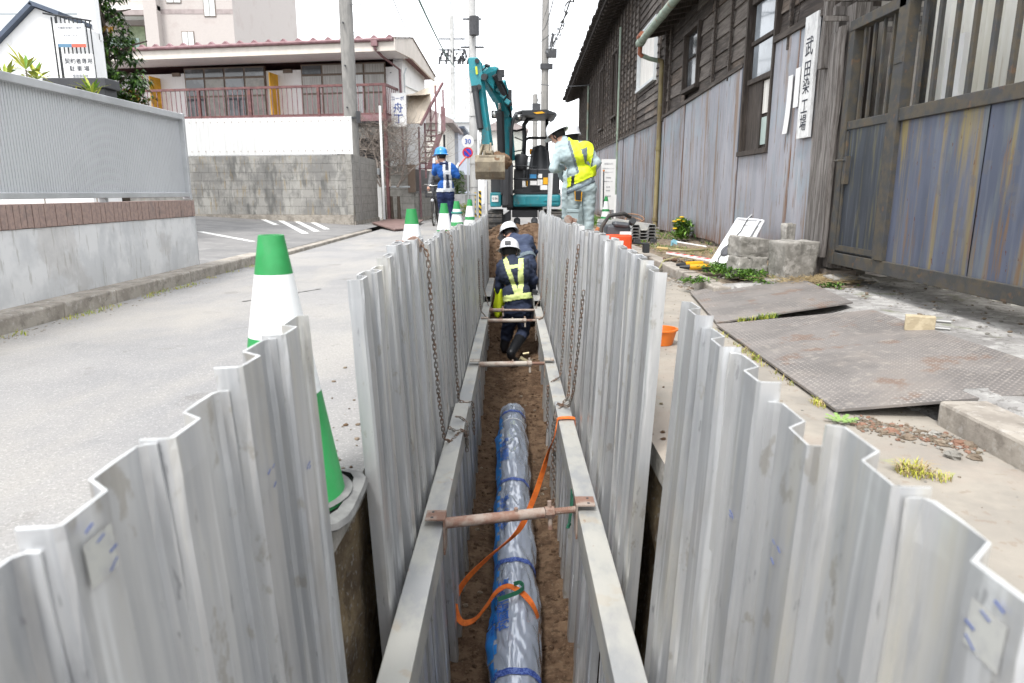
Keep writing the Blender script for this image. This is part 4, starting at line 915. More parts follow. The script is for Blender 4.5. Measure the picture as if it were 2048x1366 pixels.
block_wall('block_wall', 'grey block wall with pale cap behind the rusty driveway plate', (-2.75 - .0, 19.6, 0), (0, 0, 0), .92, .12, 1.52, block_g, seed=4)
t = block_wall('block_wall', 'low grey block wall under the brown fence beside the guard', (-1.55, 26.6, 0), (0, 0, R(90 - 9.6)), 7.0, .1, .78, block_g, seed=6)
b = MB(); b.bar((-2.76, 19.7, 1.14), (-1.62, 26.6, 1.14), .04, .60); tag(b.build('brown_fence', mat('brown_fence_panel', (.085, .072, .07), rough=.5)), 'plain dark brown metal fence panel standing on the low block wall', 'fence')
b = MB(); b.box((-2.9, 19.55, .8), (-2.70, 19.72, 1.55)); b.box((-3.2, 19.62, 1.50), (-2.7, 19.72, 1.56)); tag(b.build('gate_post', brown_al), 'dark brown steel gate post at the near end of the brown fence', 'post')
b = MB(); b.tube([(-3.55, 19.2, .1), (-3.55, 19.2, .95), (-2.8, 19.2, .95)], .022, 8); b.tube([(-3.55, 19.2, .95), (-2.85, 19.2, .95)], .026, 8); tag(b.build('handrail', pale_siding), 'thin white handrail before the grey block wall', 'handrail')
b = MB(); b.cbox((-3.58 + .0, 18.85, 1.35), (.06, .10, .16)); tag(b.build('letter_box', pale_siding, bevel=.008), 'small pale intercom box on the block wall end', 'intercom box')
# driveway plate
b = MB(); b.add([(-3.3, 16.3, .10), (-2.45, 14.4, .035), (-2.2, 15.0, .035), (-2.35, 18.4, .08), (-3.3, 18.4, .10)], [(0, 1, 2, 3, 4)]); tag(b.build('driveway_plate', mat('red_brown_plate', (.20, .13, .115), (.16, .105, .095), rough=.7), solid=.03), 'rust brown steel plate ramp lying at the driveway by the block wall', 'steel plate')

# ================================================================ BARE TREE
t = thing('bare_tree', 'leafless pale pruned tree with tangled branches behind the block wall', 'tree', (-3.3, 19.0, 0))
b = MB(); rr = random.Random(5)
def branch(p, d, L, r, lev):
    pts = [p]; q = p
    for i in range(4):
        d = (d + Vector((rr.uniform(-.28, .28), rr.uniform(-.28, .28), rr.uniform(-.12, .22)))).normalized(); q = q + d * L / 4; pts.append(q)
    b.tube(pts, [r, r * .85, r * .7, r * .55, r * .4], 5 if lev else 7)
    if lev < 3:
        for i in range(6 if lev < 2 else 4):
            s = rr.choice(pts[1:]); a = rr.uniform(0, 6.28); e = rr.uniform(-.1, .9)
            branch(s, Vector((math.cos(a) * math.cos(e), math.sin(a) * math.cos(e) * .6, math.sin(e))), L * rr.uniform(.5, .85), r * .5, lev + 1)
for i, (x, dx) in enumerate([(-3.5, -.5), (-3.3, .1), (-3.1, .55), (-3.4, -.15), (-3.15, .8), (-3.6, -.8)]):
    branch(Vector((x, 18.9 + .06 * i, .95)), Vector((dx, 0, 1)).normalized(), 1.25, .030, 0)
b.build('branches', bark, t)
b = MB()
for x in (-3.5, -3.3, -3.1): b.tube([(x, 19.1, 0), (x, 19.05, .7)], [.06, .04], 7)
b.build('trunk', bark_d, t)

# ================================================================ FAR HOUSES
def house(label, x0, x1, y, d, h, m, roof_h=.6, rm=None, wins=(), name='far_house'):
    t = thing(name, label, 'house', ((x0 + x1) / 2, y, 0)); b = MB(); b.box((x0, y, 0), (x1, y + d, h)); b.build('wall', m, t)
    b = MB(); xm = (x0 + x1) / 2
    b.prism([(x0 - .3, y - .3, h), (x1 + .3, y - .3, h), (x1 + .3, y - .3, h + .1), (xm, y - .3, h + roof_h), (x0 - .3, y - .3, h + .1)], (0, d + .5, 0)); b.build('roof', rm or taupe, t)
    for wx0, wz0, wx1, wz1 in wins:
        b = MB(); b.box((wx0, y - .04, wz0), (wx1, y - .002, wz1)); f = b.build('window', pale_siding, t); b = MB(); b.box((wx0 + .05, y - .06, wz0 + .05), (wx1 - .05, y - .042, wz1 - .05)); b.build('pane', curtain_w, f)
    return t
cream_w = mat('cream_render', (.60, .58, .53), (.55, .53, .49), rough=.8, scale=2)
blue_w = mat('pale_blue_grey_siding', (.50, .53, .60), (.46, .49, .56), rough=.7, scale=3, st=(1, 1, 4))
house('cream house end beyond the covered staircase', -3.6, -2.5, 27, 5, 3.35, cream_w, .5)
house('pale blue-grey house with black downpipe behind the road signs', -3.9, -2.35, 31, 9, 3.5, blue_w, .0, navyline)
b = MB(); b.tube([(-2.45, 30.9, 3.6), (-2.75, 30.9, 3.3), (-2.75, 30.9, .5)], .04, 6); tag(b.build('downpipe', black_p), 'thin black downpipe on the pale blue-grey house', 'downpipe')
house('white far house under the excavator arm', -5, -2.0, 44, 8, 5.0, white_p, .5, pale_siding, [(-2.9, 3.7, -2.3, 4.6)])
house('beige far house with brown roof seen behind the excavator', -2.0, .9, 52, 8, 5.2, cream_w, .9, taupe, [(-.75, 4.0, -.1, 5.0), (-1.6, 2.2, -.9, 3.2)])
house('low white far building seen behind the excavator canopy', .6, 2.6, 60, 8, 3.0, white_p, .4, pale_siding)
t = thing('steel_lattice_tower', 'faint steel lattice tower far down the street on the left', 'tower', (-3.5, 60, 0))
b = MB()
for s in (-1, 1):
    for q in (-1, 1): b.tube([(-3.5 + s * .9, 60 + q * .9, 0), (-3.5 + s * .22, 60 + q * .22, 11)], .05, 4)
for i in range(10):
    z = i * 1.1; f = .9 - .068 * z; g = .9 - .068 * (z + 1.1)
    for q in (-1, 1): b.tube([(-3.5 - f, 60 + q * f, z), (-3.5 + g, 60 + q * g, z + 1.1)], .03, 4); b.tube([(-3.5 + f, 60 + q * f, z), (-3.5 - g, 60 + q * g, z + 1.1)], .03, 4)
b.build('lattice', mat('pale_steel', (.5, .5, .5)), t)

# low fence, hedge, hazard posts near the guard
t = thing('clipped_bush', 'small dark green bush beside the guard at the pale wall', 'bush', (-1.75, 22, 0)); b = MB()
for i in range(700):
    a = random.uniform(0, 6.28); q = random.random() ** .5; z = random.uniform(.55, 1.45); wr = .25 * (1.1 - .5 * abs(z - .95)); c = Vector((-1.72 + q * wr * math.cos(a), 22 + q * .25 * math.sin(a), z)); rosette(b, c, 3, .07, .03, (0, 1), 1.2, .2)
b.build('foliage', [leaf_a, leaf_b], t); b = MB(); b.tube([(-1.72, 22, 0), (-1.72, 22, 1.0)], .03, 6); b.build('stem', bark_d, t)
b = MB(); b.box((-1.95, 21.5, 0), (-1.45, 21.6, .75)); 
tag(b.build('garden_wall', conc_white), 'low whitish garden wall section behind the guard\'s legs', 'wall')
t = thing('low_shrub', 'light green low plant between the guard and the slim cone', 'shrub', (-1.5, 20.6, 0)); b = MB()
for i in range(90): rosette(b, (-1.5 + random.uniform(-.14, .14), 20.6 + random.uniform(-.1, .1), random.uniform(.1, .5)), 6, .08, .02, (0, 1), 1.2, .2)
b.build('foliage', [leaf_b, leaf_y], t)
t = thing('garden_fence', 'white far garden railing behind the slim cone', 'fence', (-1.2, 23, 0)); b = MB()
for i in range(8): b.box((-1.62 + i * .06, 23, .1), (-1.59 + i * .06, 23.03, .75))
b.box((-1.64, 22.98, .72), (-1.15, 23.05, .77)); b.build('bars', pale_siding, t)
stripe = bpy.data.materials.new('yellow_black_stripes'); stripe.use_nodes = True
n_, l_ = stripe.node_tree.nodes, stripe.node_tree.links; wv = n_.new('ShaderNodeTexWave'); wv.inputs['Scale'].default_value = 2.6; tcn = n_.new('ShaderNodeTexCoord'); mpn = n_.new('ShaderNodeMapping'); mpn.inputs['Rotation'].default_value = (0, R(50), 0)
l_.new(tcn.outputs['Object'], mpn.inputs[0]); l_.new(mpn.outputs[0], wv.inputs[0]); cr_ = n_.new('ShaderNodeValToRGB'); cr_.color_ramp.interpolation = 'CONSTANT'; cr_.color_ramp.elements[0].color = (.03, .03, .03, 1); cr_.color_ramp.elements[1].position = .5; cr_.color_ramp.elements[1].color = (.7, .48, .03, 1)
l_.new(wv.outputs[0], cr_.inputs[0]); l_.new(cr_.outputs[0], n_['Principled BSDF'].inputs['Base Color'])
b = MB(); b.tube([(-.94, 20.5, 0), (-.94, 20.5, .85)], .04, 8); tag(b.build('striped_guard_post', stripe, smooth=40), 'black and yellow striped post right of the utility pole foot', 'striped post')
b = MB(); b.tube([(-1.23, 23.5, 0), (-1.23, 23.5, .8)], .035, 8); tag(b.build('striped_guard_post', stripe, smooth=40), 'thin faint striped sleeve post left of the other striped post', 'striped post')

# road signs
t = thing('road_sign', 'no parking sign under a white plate reading 30 on a far post', 'road sign', (-1.4, 22, 0))
b = MB(); b.tube([(-1.38, 22.03, 0), (-1.38, 22.03, 2.55)], .03, 8); b.build('post', pale_siding, t)
def disc(b, c, r, y, k=0, th=.006): b.lathe([(0, th), (r, th), (r, 0), (0, 0)], n=28, k=k, M=Matrix.Translation((c[0], y, c[1])) @ Matrix.Rotation(R(90), 4, 'X'))
b = MB(); disc(b, (-1.37, 2.35), .19, 22.0); d1 = b.build('speed_plate', paper, t)
text_mesh('30', .20, 'lettering', mat('sign_blue', (.02, .08, .42)), d1, (-1.37, 21.985, 2.34), (R(90), 0, 0), off=.003)
red_s = mat('sign_red', (.65, .03, .03)); blue_s = mat('sign_blue2', (.03, .06, .50))
b = MB(); disc(b, (-1.38, 2.01), .165, 22.0, 0); disc(b, (-1.38, 2.01), .12, 21.993, 1)
M_ = Matrix.Translation((-1.38, 21.98, 2.01)) @ Matrix.Rotation(R(45), 4, 'Y'); b.box((-.125, -.004, -.018), (.125, .004, .018), 0, M_); b.build('no_parking_disc', [red_s, blue_s], t)

# ================================================================ UTILITY POLES and wires
def pole(label, x, y, h, r0, r1, m, extra=None):
    t = thing('utility_pole', label, 'utility pole', (x, y, 0), group='utility poles along the street'); b = MB(); b.tube([(x, y, 0), (x, y, h / 2), (x, y, h)], [r0, (r0 + r1) / 2, r1], 16); b.build('shaft', m, t, smooth=40)
    if extra:
        b = MB(); extra(b, x, y); b.build_islands('fitting', dark_p, t)
    return t
def ex0(b, x, y):
    b.box((x - .22, y - .19, 2.46), (x + .24, y - .15, 2.50)); b.box((x + .17, y - .22, 2.36), (x + .25, y - .12, 2.62))
    for z in (2.7, 3.6, 4.5): b.tube([(x - .03, y - .17, z), (x - .03, y - .23, z)], .02, 6)
    b.tube([(x + .12, y - .1, 4.9), (x + .38, y - .1, 4.9)], .008, 5)
pole('thick near concrete utility pole rising in front of the balcony house', -3.74, 16.6, 9, .165, .145, pole_c, ex0)
def ex1(b, x, y):
    for z, wd in ((8.9, .6), (8.1, 1.0), (7.2, .7), (6.2, .9)): b.box((x - wd / 2, y - .1, z), (x + wd / 2, y - .04, z + .06))
    b.tube([(x + .1, y - .35, 6.6), (x + .1, y - .35, 7.25)], .19, 10)
    for i in range(7): b.tube([(x - .55 + i * .06, y - .15, 5.6 + .12 * (i % 3)), (x - .50 + i * .06, y - .2, 5.8 + .1 * (i % 2))], .04, 5)
    for i in range(6): b.tube([(x - .16, y - .16, 1 + i * .9), (x + .16, y - .16, 1 + i * .9)], .01, 4)
pole('tall pale utility pole behind the excavator arm and road signs', -1.52, 28, 12, .17, .13, pole_far, ex1)
def ex2(b, x, y):
    b.box((x + .05, y - .2, 6.05), (x + .45, y + .1, 6.35)); b.box((x - .2, y - .2, 5.6), (x + .3, y, 5.8)); b.tube([(x + .2, y - .2, 6.4), (x + .3, y - .2, 6.9)], .06, 6)
    b.tube([(x - .15, y, 8), (x + .5, y, 7.1)], .01, 4)
pole('brownish utility pole above the excavator canopy', 1.32, 29, 10.5, .17, .13, pole_c, ex2)
def ex3(b, x, y):
    for z in (9.6, 10.3, 11.0): b.box((x - .9, y - .1, z), (x + .9, y, z + .08))
    for i in range(16): b.tube([(x - .9 + i * .12, y - .1, 9.4 + .3 * (i % 4)), (x - .85 + i * .12, y - .1, 9.9 + .25 * (i % 3))], .07, 5)
pole('distant utility pole crowded with insulators left of the arm', -4.1, 50, 12.5, .2, .15, pole_far, ex3)
pole('distant slim utility pole low between the canopy posts', 1.55, 48, 7.2, .2, .17, pole_c, lambda b, x, y: (b.box((x - .2, y - .2, 5.6), (x + .35, y, 6.6)), b.tube([(x + .1, y, 6.6), (x + .5, y, 7.6)], .03, 4)))
def wire(p, q, sag, r=.012, m=None, label='overhead wire'):
    P, Q = Vector(p), Vector(q); pts = []
    for i in range(17):
        u = i / 16; v = P.lerp(Q, u); v.z -= sag * 4 * u * (1 - u); pts.append(v)
    b = MB(); b.tube(pts, r, 4); return tag(b.build('overhead_wire', m or wire_m), label, 'overhead wire', 'overhead wires')
def ay(x, y, Y):
    v = (y - 683) / 1365; C, S = math.cos(PITCH), math.sin(PITCH); zc = Y / (C - v * S); return ((x - 1024) / 1365 * zc, Y, CAM_H - zc * (S + C * v))
wire(ay(820, -40, 8), ay(912, 135, 28), .15, .014, wire_g, 'dark green wire running from the top edge down to the far insulators')
wire(ay(775, -30, 10), ay(830, 90, 26), .1, .008, None, 'thin wire from the top edge to the gable of the balcony house')
wire(ay(890, -30, 12), ay(938, 110, 28), .1, .008, None, 'thin wire just left of the tall pale pole')
wire(ay(955, 160, 28), ay(1140, 40, 20), .1, .01, None, 'wire climbing to the right behind the boom')
wire(ay(945, 120, 28), ay(1180, 170, 24), .35, .012, None, 'wire from the pale pole across to the factory eave')
wire(ay(780, 145, 20), ay(945, 140, 28), .1, .009, None, 'wire from the balcony house to the pale pole')
wire(ay(1083, 60, 29), ay(1120, -60, 10), .25, .012, None, 'wire rising from the brownish pole, the left one')
wire(ay(1086, 40, 29), ay(1112, -60, 12), .1, .008, None, 'wire rising from the brownish pole, the inner one')
b = MB(); P, Q = Vector(ay(1092, 105, 29)), Vector(ay(1160, -60, 9))
pts = []
for i in range(80):
    u = i / 79; v = P.lerp(Q, u); v.z -= .5 * 4 * u * (1 - u) * .5; pts.append(v)
b.tube(pts, .014, 4); b.tube([p + Vector((.05 * math.sin(i), .03 * math.cos(i), .05 * math.sin(i * 1.3))) for i, p in enumerate(pts)], .012, 4)
tag(b.build('overhead_wire', wire_m), 'thick twisted cable curving up to the right from the brownish pole', 'overhead wire', 'overhead wires')
wire(ay(955, 250, 45), ay(1160, 240, 45), .1, .012, None, 'distant level wire low behind the excavator canopy')
wire(ay(1060, 320, 50), ay(1150, 205, 60), .1, .012, None, 'distant slanting wire right of the canopy')
wire(ay(960, 185, 50), ay(1070, 215, 55), .1, .010, None, 'distant wire between boom and brownish pole')
# ================================================================ WOODEN FACTORY on the right
XW = 2.65
t = thing('wooden_factory', 'long old factory of weathered dark boards above lavender grey corrugated sheets', 'building', (XW + 1, 15, 0))
def P(name, m, fn, parent=None, **k):
    b = MB(); fn(b); return b.build(name, m, parent or t, **k)
P('wall_core', wood_d, lambda b: (b.box((XW + .06, 5.8, .1), (XW + .4, 12.4, 4.0)), b.box((XW + .06, 12.4, .1), (XW + .4, 28, 4.3)), b.prism([(XW + .06, 12.4, 4.3), (XW + .06, 28, 4.3), (XW + .06, 28, 4.45), (XW + .06, 12.4, 5.6)], (.34, 0, 0)), b.box((XW + .02, 27.98, 2.0), (XW + 6, 28.1, 4.4))))
P('foundation', bldg_conc, lambda b: b.grid(lambda u, v: (XW + .03 - .05 * (1 - v) + .03 * fbm(u * 60, v, 2, 1.2), 5.9 + u * 22, v * .22), 300, 4))
def boards(b, y0, y1, z0, ztop, h, seg, wins):
    z = z0; j = 0
    while True:
        y = y0
        if z > max(ztop(y0), ztop(y1)): break
        while y < y1 - .01:
            e = min(y + seg, y1)
            if z + h * .5 < ztop((y + e) / 2):
                segs = [(y, e)]
                for (wa, wb, za, zb) in wins:
                    if z + h * .8 > za and z < zb:
                        ns = []
                        for s0, s1 in segs:
                            if s1 <= wa or s0 >= wb: ns.append((s0, s1))
                            else:
                                if s0 < wa: ns.append((s0, wa))
                                if s1 > wb: ns.append((wb, s1))
                        segs = ns
                for s0, s1 in segs:
                    if s1 - s0 < .03: continue
                    d = random.uniform(0, .006); g = random.uniform(-.004, .004); k = random.randrange(4)
                    x1 = XW - .012 - d; x2 = XW + .012 - d
                    vs = [(x1, s0 + .004, z + g), (x1, s1 - .004, z - g), (x2, s1 - .004, z + h + .012), (x2, s0 + .004, z + h + .012), (x1 + .02, s0 + .004, z + g), (x1 + .02, s1 - .004, z - g), (x2 + .02, s1 - .004, z + h + .012), (x2 + .02, s0 + .004, z + h + .012)]
                    b.add(vs, [(0, 1, 2, 3), (4, 7, 6, 5), (0, 4, 5, 1), (3, 2, 6, 7), (0, 3, 7, 4), (1, 5, 6, 2)], k)
            y = e
        z += h; j += 1
winsN = [(10.2, 11.05, 2.28, 3.12), (7.22, 8.15, 1.22, 3.4)]
zt2 = lambda y: 2.06 + max(0, (10.0 - y)) * .05
b = MB(); boards(b, 8.15, 12.4, 2.12, lambda y: 3.85, .20, .78, winsN); boards(b, 5.9, 7.22, 2.28, lambda y: 3.85, .22, .9, []); b.build('wall_boards', wood_t, t)
far_top = lambda y: 5.35 - .055 * (y - 12.4)
winsF = [(13.25, 15.05, 2.85, 3.92), (17.9, 18.9, 2.7, 4.3), (20.6, 21.4, 2.6, 4.3), (23.6, 24.6, 2.5, 4.2)]
b = MB(); boards(b, 12.4, 28, 2.06, far_top, .135, .92, winsF); b.build('wall_boards', wood_t, t)
b = MB(); y = 12.4
while y < 28: b.box((XW - .045, y - .018, 2.06), (XW - .015, y + .018, far_top(y))) if not any(a < y < c for a, c, *_ in winsF[:1]) else None; y += .46
for y in (8.75, 9.45, 12.0, 6.9): b.box((XW - .05, y - .02, 2.12), (XW - .018, y + .02, 3.9))
b.box((XW - .07, 7.24, 2.24), (XW - .0, 5.9, 2.30)); b.bar((XW - .035, 8.15, 2.20), (XW - .035, 12.4, 2.07), .06, .05); b.bar((XW - .035, 12.4, 2.05), (XW - .035, 28, 2.05), .05, .04)
b.build('battens', wood_t[1], t)
P('corner_post', wood_t[3], lambda b: (b.box((XW - .03, 27.9, .1), (XW + .1, 28.1, 4.4)), b.box((XW - .06, 12.3, 2.0), (XW + .02, 12.42, 5.2))))
# windows
def win(y0, y1, z0, z1, panes, frame=wood_d, m=glass_d, depth=.03):
    b = MB(); f = .045
    b.box((XW - .06, y0, z0), (XW + .04, y0 + f, z1)); b.box((XW - .06, y1 - f, z0), (XW + .04, y1, z1)); b.box((XW - .075, y0 + .001, z0 - .02), (XW + .04, y1 - .001, z0 + .03)); b.box((XW - .06, y0 + f, z1 - f), (XW + .04, y1 - f, z1)); b.box((XW + .03, y0 + f, z0), (XW + .055, y1 - f, z1)) 
    o = b.build('window', frame, t)
    for a, c, za, zb, mm in panes:
        b = MB(); b.box((XW + .012, a, za), (XW + .02, c, zb)); b.build('pane', mm, o)
    return o
milk = mat('milky_glass', (.42, .50, .46), (.36, .44, .41), rough=.3, scale=2)
wcloth = mat('white_curtain_cloth', (.72, .70, .66), (.55, .53, .49), rough=.8, scale=4, st=(9, 9, .3))
sky_gl = mat('reflective_window_glass', (.30, .33, .36), (.18, .20, .22), rough=.06, scale=1.2, spec=1.0)
o = win(7.22, 8.12, 1.22, 3.5, [(7.27, 7.62, 1.30, 1.58, milk), (7.27, 7.62, 1.62, 1.95, wcloth), (7.27, 8.02, 2.02, 2.36, sky_gl), (7.27, 8.02, 2.42, 2.78, sky_gl), (7.27, 8.02, 2.86, 3.4, sky_gl)])
b = MB(); b.box((XW - .0, 7.63, 1.25), (XW + .03, 7.72, 1.98)); b.box((XW - .03, 7.26, 1.96), (XW + .03, 8.05, 2.01)); b.box((XW - .01, 7.26, 2.37), (XW + .03, 8.05, 2.41)); b.box((XW - .03, 7.26, 2.79), (XW + .03, 8.05, 2.85)); b.box((XW - .0, 7.72, 1.25), (XW + .028, 8.08, 1.96)); b.build('sash', wood_d, o)
o = win(10.2, 11.05, 2.28, 3.14, [(10.28, 10.97, 2.36, 2.72, glass_d), (10.28, 10.97, 2.76, 3.08, glass_d)])
o = win(13.25, 15.05, 2.84, 3.94, [(13.3, 15.0, 2.9, 3.9, wcloth)], pale_siding)
for a, c, z0, z1 in [(q[0], q[1], q[2], q[3]) for q in winsF[1:]]: win(a, c, z0, z1, [(a + .06, c - .06, z0 + .06, z1 - .06, wood_d)])
# corrugated sheets
def sheet(y0, y1, z0, z1a, z1b, x=XW - .03):
    b = MB(); n = int((y1 - y0) / .0052); a = []; c = []; ph = random.random() * 6
    for i in range(n + 1):
        y = y0 + (y1 - y0) * i / n; X = x + .0052 * math.sin(2 * math.pi * y / .031 + ph) + .012 * nz3(y * .9, 1, ph)
        tt = i / n; a.append((X + .004 * nz3(y * 3, 5, 1), y, z0 + .012 * nz3(y, 3, ph))); c.append((X, y, z1a + (z1b - z1a) * tt))
    m_ = [(p[0] - .006 * nz3(p[1] * 2, 8, ph), p[1], (p[2] + q[2]) / 2) for p, q in zip(a, c)]
    b.strip(a, m_); b.strip(m_, c); b.build('metal_sheet', sheet_m, t, smooth=True)
y = 5.95; i = 0
edges = [5.95, 6.62, 7.2, 8.16, 8.82, 9.46, 10.15, 10.8, 11.5, 12.2, 12.95]
while edges[-1] < 27.5: edges.append(edges[-1] + .74)
for a, c in zip(edges, edges[1:]):
    z0 = .20 - .003 * a; top = lambda y: 2.20 - .03 * (y - 8) if y < 12.4 else 2.07
    xx = XW - .03 - (.006 if (i % 2) else 0); i += 1
    if a < 7.15: sheet(a, c + .02, z0, 2.245, 2.245, xx)
    elif a < 8.1: sheet(a - .001, c + .02, z0, 1.20, 1.20, xx)
    else: sheet(a, c + .03, z0 + random.uniform(-.02, .02), top(a), top(c), xx)
P('sheet_flashing', navyline, lambda b: (b.box((XW - .05, 5.935, .15), (XW - .0, 5.952, 2.2)), b.box((XW - .055, 8.145, 1.2), (XW - .02, 8.165, 2.2))))
# roofs and eaves
def eave(name, y0, y1, zf, xo, over, m, slope=.42, th=.10):
    n = 60; b = MB(); a = []; c = []; d = []; e = []
    for i in range(n + 1):
        y = y0 + (y1 - y0) * i / n; z = zf(y); w_ = .02 * nz3(y * 3, 1, 2)
        a.append((xo + w_, y, z)); c.append((xo + w_, y, z + th)); d.append((XW + 3.0, y, z + th + slope * (XW + 3 - xo))); e.append((XW + .3, y, z + slope * (XW + .3 - xo)))
    b.strip(e, a); b.strip(a, c); b.strip(c, d); b.build(name, m, t)
fz = lambda y: 5.03 + .03 * (16.6 - y) if y < 16.6 else (5.03 - .052 * (y - 16.6) - .0008 * (y - 16.6) ** 2)
eave('roof', 12.4, 28.6, fz, 2.12, .5, roof_m)
b = MB(); y = 12.5
while y < 28.5: b.bar((2.17, y, fz(y) - .015), (XW + .3, y, fz(y) + .42 * (XW + .13) - .42 * 2.0 - .06), .05, .06); y += .30
b.build_islands('rafter', wood_t[1], t)
b = MB(); y = 12.4
while y < 28.5:
    L = .22; b.box((2.02 + random.uniform(-.02, .02), y, fz(y) + .085), (2.5, y + L - .01, fz(y) + .125 + random.uniform(0, .02))); y += L
b.build('tile_edge', roof_m, t)
eave('low_roof', 2.6, 12.7, lambda y: 3.40, 2.24, .4, roof_m, .35, .05)
b = MB(); y = 6.0
while y < 12.6: b.bar((2.28, y, 3.385), (XW + .2, y, 3.50), .045, .055); y += .38
b.build_islands('rafter', wood_d, t)
# half round gutter and its rusty end, downpipes
b = MB(); vs = []
gy = [3.0, 6, 9, 10.6, 10.62, 12.3, 12.34]
b.tube([(2.17, 3.0, 3.33), (2.17, 8.0, 3.33), (2.17, 12.25, 3.28)], .060, 12); b.build('gutter', green_pipe, t, smooth=40)
P('gutter_end', green_pipe, lambda b: (b.tube([(2.17, 12.18, 3.28), (2.17, 12.40, 3.27)], .075, 12), b.tube([(2.17, 10.55, 3.30), (2.17, 10.62, 3.30)], .066, 12)), smooth=40)
P('gutter_joint', mat('rust_red_patch', (.26, .09, .05), rough=.8), lambda b: (b.tube([(2.14, 12.05, 3.345), (2.14, 12.3, 3.335)], .05, 10), b.tube([(2.17, 12.35, 3.24), (2.17, 12.37, 3.10), (2.22, 12.38, 3.06)], .04, 10)), smooth=40)
dp = P('downpipe', green_pipe, lambda b: b.tube([(2.20, 12.38, 3.08), (2.34, 12.4, 3.03), (2.50, 12.42, 3.00)], .038, 10), smooth=40)
P('downpipe', olive_pipe, lambda b: (b.tube([(2.48, 12.42, 3.01), (2.555, 12.42, 2.99), (2.565, 12.42, 2.92), (2.565, 12.42, .22), (2.55, 12.35, .13), (2.3, 12.15, .12)], .042, 12), b.tube([(2.565, 12.42, 1.52), (2.565, 12.42, 1.58)], .05, 12), b.tube([(2.565, 12.42, .30), (2.565, 12.42, .36)], .052, 12)), smooth=40)
P('downpipe', green_pipe, lambda b: (b.tube([(2.60, 17.5, 4.65), (2.60, 17.5, .75)], .035, 10), b.tube([(2.60, 17.5, 2.2), (2.60, 17.5, 2.26)], .045, 10)), smooth=40)
P('pipe_foot', paper, lambda b: b.tube([(2.60, 17.5, .75), (2.60, 17.5, .12)], .038, 10), smooth=40)
P('downpipe', green_pipe, lambda b: b.tube([(2.58, 24.3, 4.3), (2.58, 24.3, .1)], .035, 10), smooth=40)
# name board and paper slips
t = thing('name_board', 'tall white weathered board with brushed black characters on the corrugated wall by the gate post', 'sign', (XW - .06, 6.3, 1.3))
b = MB(); b.box((XW - .085, 6.165, 1.27), (XW - .058, 6.42, 2.29)); bd = b.build('board', mat('peeling_white_board', (.68, .68, .67), (.55, .55, .545), rough=.9, scale=9, st=(2, 2, .6), layers=[((.35, .34, .33), 14, (3, 3, .7), .66, .72, .6)]), t, bevel=.002)
for ch, z, q in (('武', 2.02, .17), ('田', 1.84, .15), ('染', 1.70, .15), ('工', 1.53, .15), ('場', 1.39, .15)):
    text_mesh(ch, q, 'lettering', ink, bd, (XW - .088, 6.29, z), (R(90), 0, R(-90)), sx=.95, ext=.0006)
for i, (y0, y1, z0, z1, lab) in enumerate([(6.66, 6.76, 1.34, 1.86, 'longer white blank strip left of the name board'), (6.50, 6.60, 1.56, 1.90, 'shorter white blank strip beside the name board')]):
    b = MB(); b.grid(lambda u, v: (XW - .062 - .02 * (1 - v) ** 3 * (1 - i), y0 + (y1 - y0) * u, z0 + (z1 - z0) * v), 3, 8); tag(b.build('white_strip', paper, solid=.006), lab, 'board strip')

# ================================================================ GATE POST CLUSTER
t = thing('gate_post', 'bundle of tall weathered grey planks forming the gate post', 'gate post', (2.5, 5.6, 0))
for i, (x0, x1, y0, y1, z0, z1) in enumerate([(2.50, 2.60, 5.72, 5.90, .10, 2.12), (2.47, 2.56, 5.56, 5.72, .05, 2.2), (2.44, 2.50, 5.46, 5.60, .35, 1.98), (2.50, 2.62, 5.36, 5.50, .22, 2.15), (2.42, 2.47, 5.66, 5.74, 1.75, 2.35), (2.43, 2.47, 5.40, 5.46, .3, 2.0)]):
    b = MB(); M_ = Matrix.Translation((0, 0, 0)); n = 14
    for q in range(n):
        za = z0 + (z1 - z0) * q / n; zb = z0 + (z1 - z0) * (q + 1) / n
        f = lambda z: .008 * nz3(z * 3, i, 1); 
        vs = []
        for z in (za, zb):
            o_ = f(z); o2 = .008 * nz3(z * 3, i, 7); vs += [(x0 + o_, y0 + o2, z), (x1 + o_, y0 + o2, z), (x1 + o_, y1 - o2, z), (x0 + o_, y1 - o2, z)]
        fs = [(0, 1, 5, 4), (1, 2, 6, 5), (2, 3, 7, 6), (3, 0, 4, 7)]
        if q == 0: fs.append((3, 2, 1, 0))
        if q == n - 1: fs.append((4, 5, 6, 7))
        b.add(vs, fs)
    b.build('plank', wood_v, t)
P('block', bldg_conc, lambda b: (b.box((2.5, 5.35, .05), (2.7, 5.55, .20)), b.box((2.55, 5.33, .26), (2.62, 5.37, .5))), t)
t = thing('broken_shed', 'broken plaster and lath remains above the gate post with pale boards', 'shed wall', (3.2, 5.6, 0))
P('plaster', mat('old_plaster', (.45, .42, .37), (.33, .30, .27), rough=.95, scale=6, bump=.5), lambda b: (b.box((2.9, 5.6, 0), (6, 5.8, 3.2)),), t)
P('lath', wood_v, lambda b: [b.cbox((2.9 + random.uniform(-.2, .5), 5.5, 2.0 + i * .07), (random.uniform(.5, .9), .02, .035), (0, random.uniform(-.15, .15), .1)) for i in range(8)] + [b.box((2.42, 5.52, 2.10), (2.95, 5.56, 2.16))], t)

